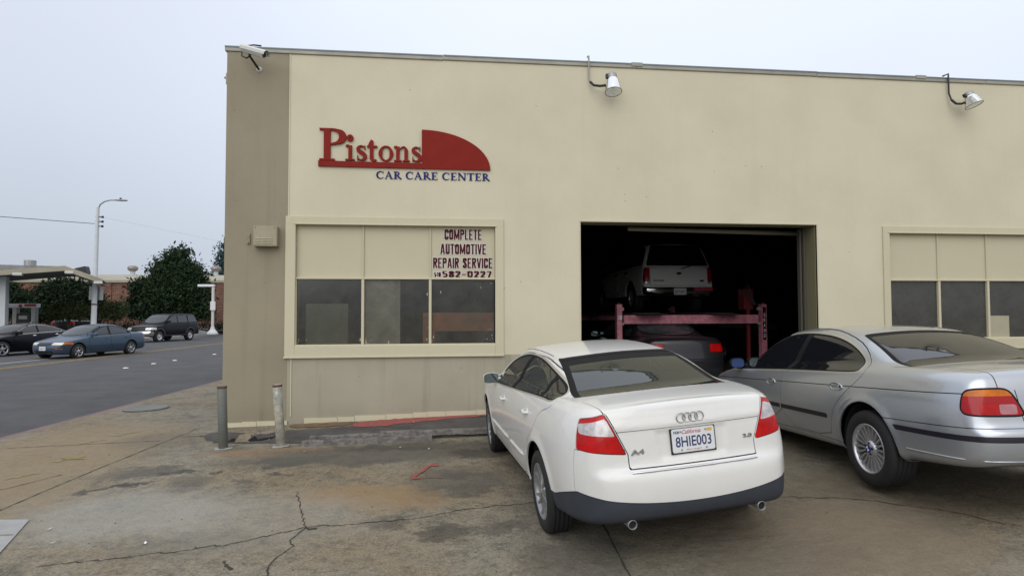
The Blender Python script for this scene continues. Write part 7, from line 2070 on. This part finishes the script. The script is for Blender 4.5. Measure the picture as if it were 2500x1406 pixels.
# ------------------------------------------------------------------ trees and shrubs
def leaf_mat(name, c1, c2):
    m, nt, b = new_mat(name); N, L = nt.nodes, nt.links
    oi = N.new('ShaderNodeNewGeometry')
    n = N.new('ShaderNodeTexNoise'); n.inputs['Scale'].default_value = 2.2; n.inputs['Detail'].default_value = 4; L.new(oi.outputs['Position'], n.inputs['Vector'])
    w = N.new('ShaderNodeTexWhiteNoise'); L.new(oi.outputs['Random Per Island'], w.inputs['Vector']) if 'Random Per Island' in oi.outputs else None
    a = N.new('ShaderNodeMath'); a.operation = 'MULTIPLY_ADD'; a.inputs[1].default_value = .5; L.new(oi.outputs['Random Per Island'], a.inputs[0]); L.new(n.outputs['Fac'], a.inputs[2])
    r = N.new('ShaderNodeMapRange'); r.inputs['From Min'].default_value = .45; r.inputs['From Max'].default_value = 1.0; L.new(a.outputs[0], r.inputs['Value'])
    x = N.new('ShaderNodeMixRGB'); x.inputs[1].default_value = (*c1, 1); x.inputs[2].default_value = (*c2, 1); L.new(r.outputs[0], x.inputs[0])
    L.new(x.outputs[0], b.inputs['Base Color']); b.inputs['Roughness'].default_value = .8; b.inputs['Specular IOR Level'].default_value = .1
    return m
M['leaf'] = leaf_mat('leaf_dark', (.018, .034, .017), (.034, .056, .025))
M['leaf2'] = leaf_mat('leaf_deep', (.012, .022, .013), (.026, .042, .020))
M['leaf3'] = leaf_mat('leaf_bush', (.034, .050, .020), (.065, .080, .034))
M['conifer'] = leaf_mat('conifer_needles', (.030, .055, .060), (.05, .085, .085))
M['bark'] = mat('bark', (.055, .045, .036), .95, var=.4, vscale=6)

def leaves(name, blobs, n, size, m, parent, seed, surf=.55, flat=False):
    """leaf-sized faces scattered in clumps through a crown made of several ellipsoids"""
    rn = np.random.RandomState(seed)
    vol = np.array([a * b * c for (_, _, _, a, b, c) in blobs]) ** .8; vol /= vol.sum()
    P = []
    nc = max(20, n // 26)
    for i in rn.choice(len(blobs), nc, p=vol):
        cx, cy, cz, a, b, c = blobs[i]
        d = rn.normal(size=3); d /= np.linalg.norm(d); rr = (surf + (1.06 - surf) * rn.rand()) if rn.rand() < .85 else rn.rand()
        P.append((cx + d[0] * a * rr, cy + d[1] * b * rr, cz + d[2] * c * rr))
    P = np.array(P); k = rn.randint(0, nc, n); sp = size * 2.1
    C = P[k] + rn.normal(size=(n, 3)) * sp * np.array([1, 1, .8])
    u = rn.normal(size=(n, 3)); u /= np.linalg.norm(u, axis=1)[:, None]
    v = np.cross(u, rn.normal(size=(n, 3))); v /= np.linalg.norm(v, axis=1)[:, None]
    s = size * rn.uniform(.55, 1.25, (n, 1))
    V = np.stack([C - u * s, C + v * s * .5, C + u * s, C - v * s * .5], 1).reshape(-1, 3)
    F = np.arange(4 * n).reshape(n, 4)
    return mesh_obj(name, V, F, m, parent)

def tree(name, x, y, z0, blobs, n, size, m, label, cat='tree', trunk=(.14, 2.0), seed=1, limbs=5, group=None):
    t = empty(name, (x, y, z0), label=label, cat=cat, group=group)
    q = MB(); rn = random.Random(seed); r0, th = trunk
    q.path([(0, 0, -.1), (rn.uniform(-.1, .1) * th * .3, 0, th * .5), (rn.uniform(-.1, .1) * th * .3, .05, th)], [r0, r0 * .8, r0 * .6], 10)
    q.build('trunk', M['bark'], t)
    for i in range(limbs):
        q = MB(); b_ = blobs[i % len(blobs)]
        e_ = (b_[0] + rn.uniform(-.4, .4) * b_[3], b_[1] + rn.uniform(-.4, .4) * b_[4], b_[2] + rn.uniform(-.2, .5) * b_[5])
        q.path([(0, .02, th * .9), (e_[0] * .45, e_[1] * .4, th * .6 + e_[2] * .4), e_], [r0 * .5, r0 * .3, r0 * .08], 7); q.build('limb', M['bark'], t)
    core = MB()
    leaves('crown', blobs, n, size, m, t, seed)
    # darker inner foliage, smaller in extent, closes the crown
    leaves('inner_foliage', [(a, b, c, d * .72, e * .72, f * .72) for a, b, c, d, e, f in blobs], n // 2, size * 1.7, m, t, seed + 50, surf=.2)
    return t
tree('broadleaf_tree', -17.05, 42.2, -1.34, [(0, 0, 2.6, 1.7, 1.5, 1.9), (-.3, 0, 4.0, 1.15, 1.1, 1.4), (.6, 0, 3.5, 1.15, 1.0, 1.3), (-1.0, .2, 2.9, 1.2, 1.1, 1.4), (1.0, 0, 2.4, 1.1, 1.0, 1.2), (.1, 0, 4.95, .62, .6, .68), (-1.35, 0, 4.2, .5, .5, .45), (1.35, 0, 3.6, .45, .5, .45), (-.9, 0, 1.6, 1.4, 1.0, 1.0), (.9, 0, 1.5, 1.3, 1.0, .9)], 27000, .088, M['leaf'], 'big dark broadleaf tree with rounded crown behind the black utility vehicle', seed=3, trunk=(.18, 1.9), limbs=7)
tree('broadleaf_tree', -19.3, 43.2, -1.34, [(0, 0, 2.1, 1.15, 1.0, 1.2), (.5, 0, 2.7, .9, .8, .8), (-.35, 0, 2.9, .8, .8, .7), (-.5, 0, 1.6, .9, .8, .8)], 10000, .085, M['leaf2'], 'smaller dark tree leaning against the left flank of the big tree', seed=4, trunk=(.12, 1.2))
tree('broadleaf_tree', -25.2, 43.5, -1.34, [(0, 0, 2.1, 1.8, 1.2, 1.3), (1.2, 0, 2.4, 1.4, 1.1, 1.0), (-1.0, 0, 1.7, 1.3, 1.0, 1.2), (1.9, 0, 1.6, 1.3, 1.0, 1.2), (.4, 0, 2.9, 1.1, .8, .7)], 15000, .09, M['leaf2'], 'wide dark tree under the canopy behind the clipped bushes', seed=5, trunk=(.15, 1.2))
tree('broadleaf_tree', -29.0, 44.0, -1.34, [(0, 0, 2.4, 1.3, 1.0, 1.2), (.9, 0, 2.0, 1.2, 1.0, 1.2), (-.9, 0, 1.8, 1.2, 1.0, 1.2)], 9000, .09, M['leaf2'], 'dark tree behind the fuel pump at the far left', seed=6, trunk=(.15, 1.2))
tree('clipped_bush', -21.6, 38.6, -1.34, [(0, 0, 1.45, 1.12, .8, .50), (-.45, 0, 1.35, .75, .7, .40), (.5, 0, 1.38, .7, .7, .42)], 6500, .055, M['leaf3'], 'wide flat-topped clipped bush left of the street pole', 'bush', trunk=(.09, 1.1), seed=7, limbs=3, group='clipped bushes by the station')
tree('clipped_bush', -19.65, 39.6, -1.34, [(0, 0, 1.45, .72, .65, .52)], 4200, .055, M['leaf3'], 'round clipped bush just right of the street pole', 'bush', trunk=(.08, 1.0), seed=8, limbs=2, group='clipped bushes by the station')
def conifer(x, y, z, h, r, label, seed):
    t = empty('conifer_tree', (x, y, z), label=label, cat='tree')
    q = MB(); q.path([(0, 0, 0), (0, 0, h)], [.25, .03], 8); q.build('trunk', M['bark'], t)
    rn = random.Random(seed); bl = []
    for k in range(26):
        f = k / 25; zz = h * (.22 + .78 * f); rr = r * (1 - f) ** .8 * rn.uniform(.6, 1.1) + .12; a = rn.uniform(0, 6.28)
        for q_ in range(3): bl.append((math.cos(a + q_ * 2.1) * rr * .55, math.sin(a + q_ * 2.1) * rr * .55, zz, rr * .55, rr * .55, .16))
    leaves('needles', bl, 5200, .16, M['conifer'], t, seed, surf=.2)
conifer(-22.9, 68, -1.6, 9.6, 1.7, 'tall bluish conifer far off, just showing beside the garage corner', 4)
# low planting strip and kerb in front of the brick building
q = MB(); q.box((-34, 44.6, -1.34), (-11, 48.6, -1.22)); tag(q.build('planting_bed', M['earth']), kind='structure')
tag(leaves('ground_cover', [(x, 45.5, -1.1, 1.2, .8, .35) for x in np.linspace(-33, -12, 16)], 7000, .08, M['leaf2'], None, 31), 'low dark ground cover along the foot of the brick building', 'shrubs', kind='stuff')
q = MB(); q.box((-12.2, 44.9, -1.25), (-11.9, 45.0, .7)); q.box((-14.6, 44.9, -1.25), (-14.3, 45.0, .7))

K_OF = {'brick_building': 1.33, 'roof_turbine': 1.33, 'exhaust_cowl': 1.33, 'roof_floodlight': 1.33, 'station_canopy': 1.175, 'fuel_pump': 1.19, 'street_light': 1.175, 'overhead_cable': 1.175,
        'overhead_wire': 1.175, 'lamp_post': 1.30, 'broadleaf_tree': 1.34, 'clipped_bush': 1.19, 'conifer_tree': 1.3, 'planting_bed': 1.34, 'ground_cover': 1.33}
for o in list(bpy.data.objects):
    k = K_OF.get(o.name.split('.')[0])
    if k and o.parent is None: enlarge(o, k)
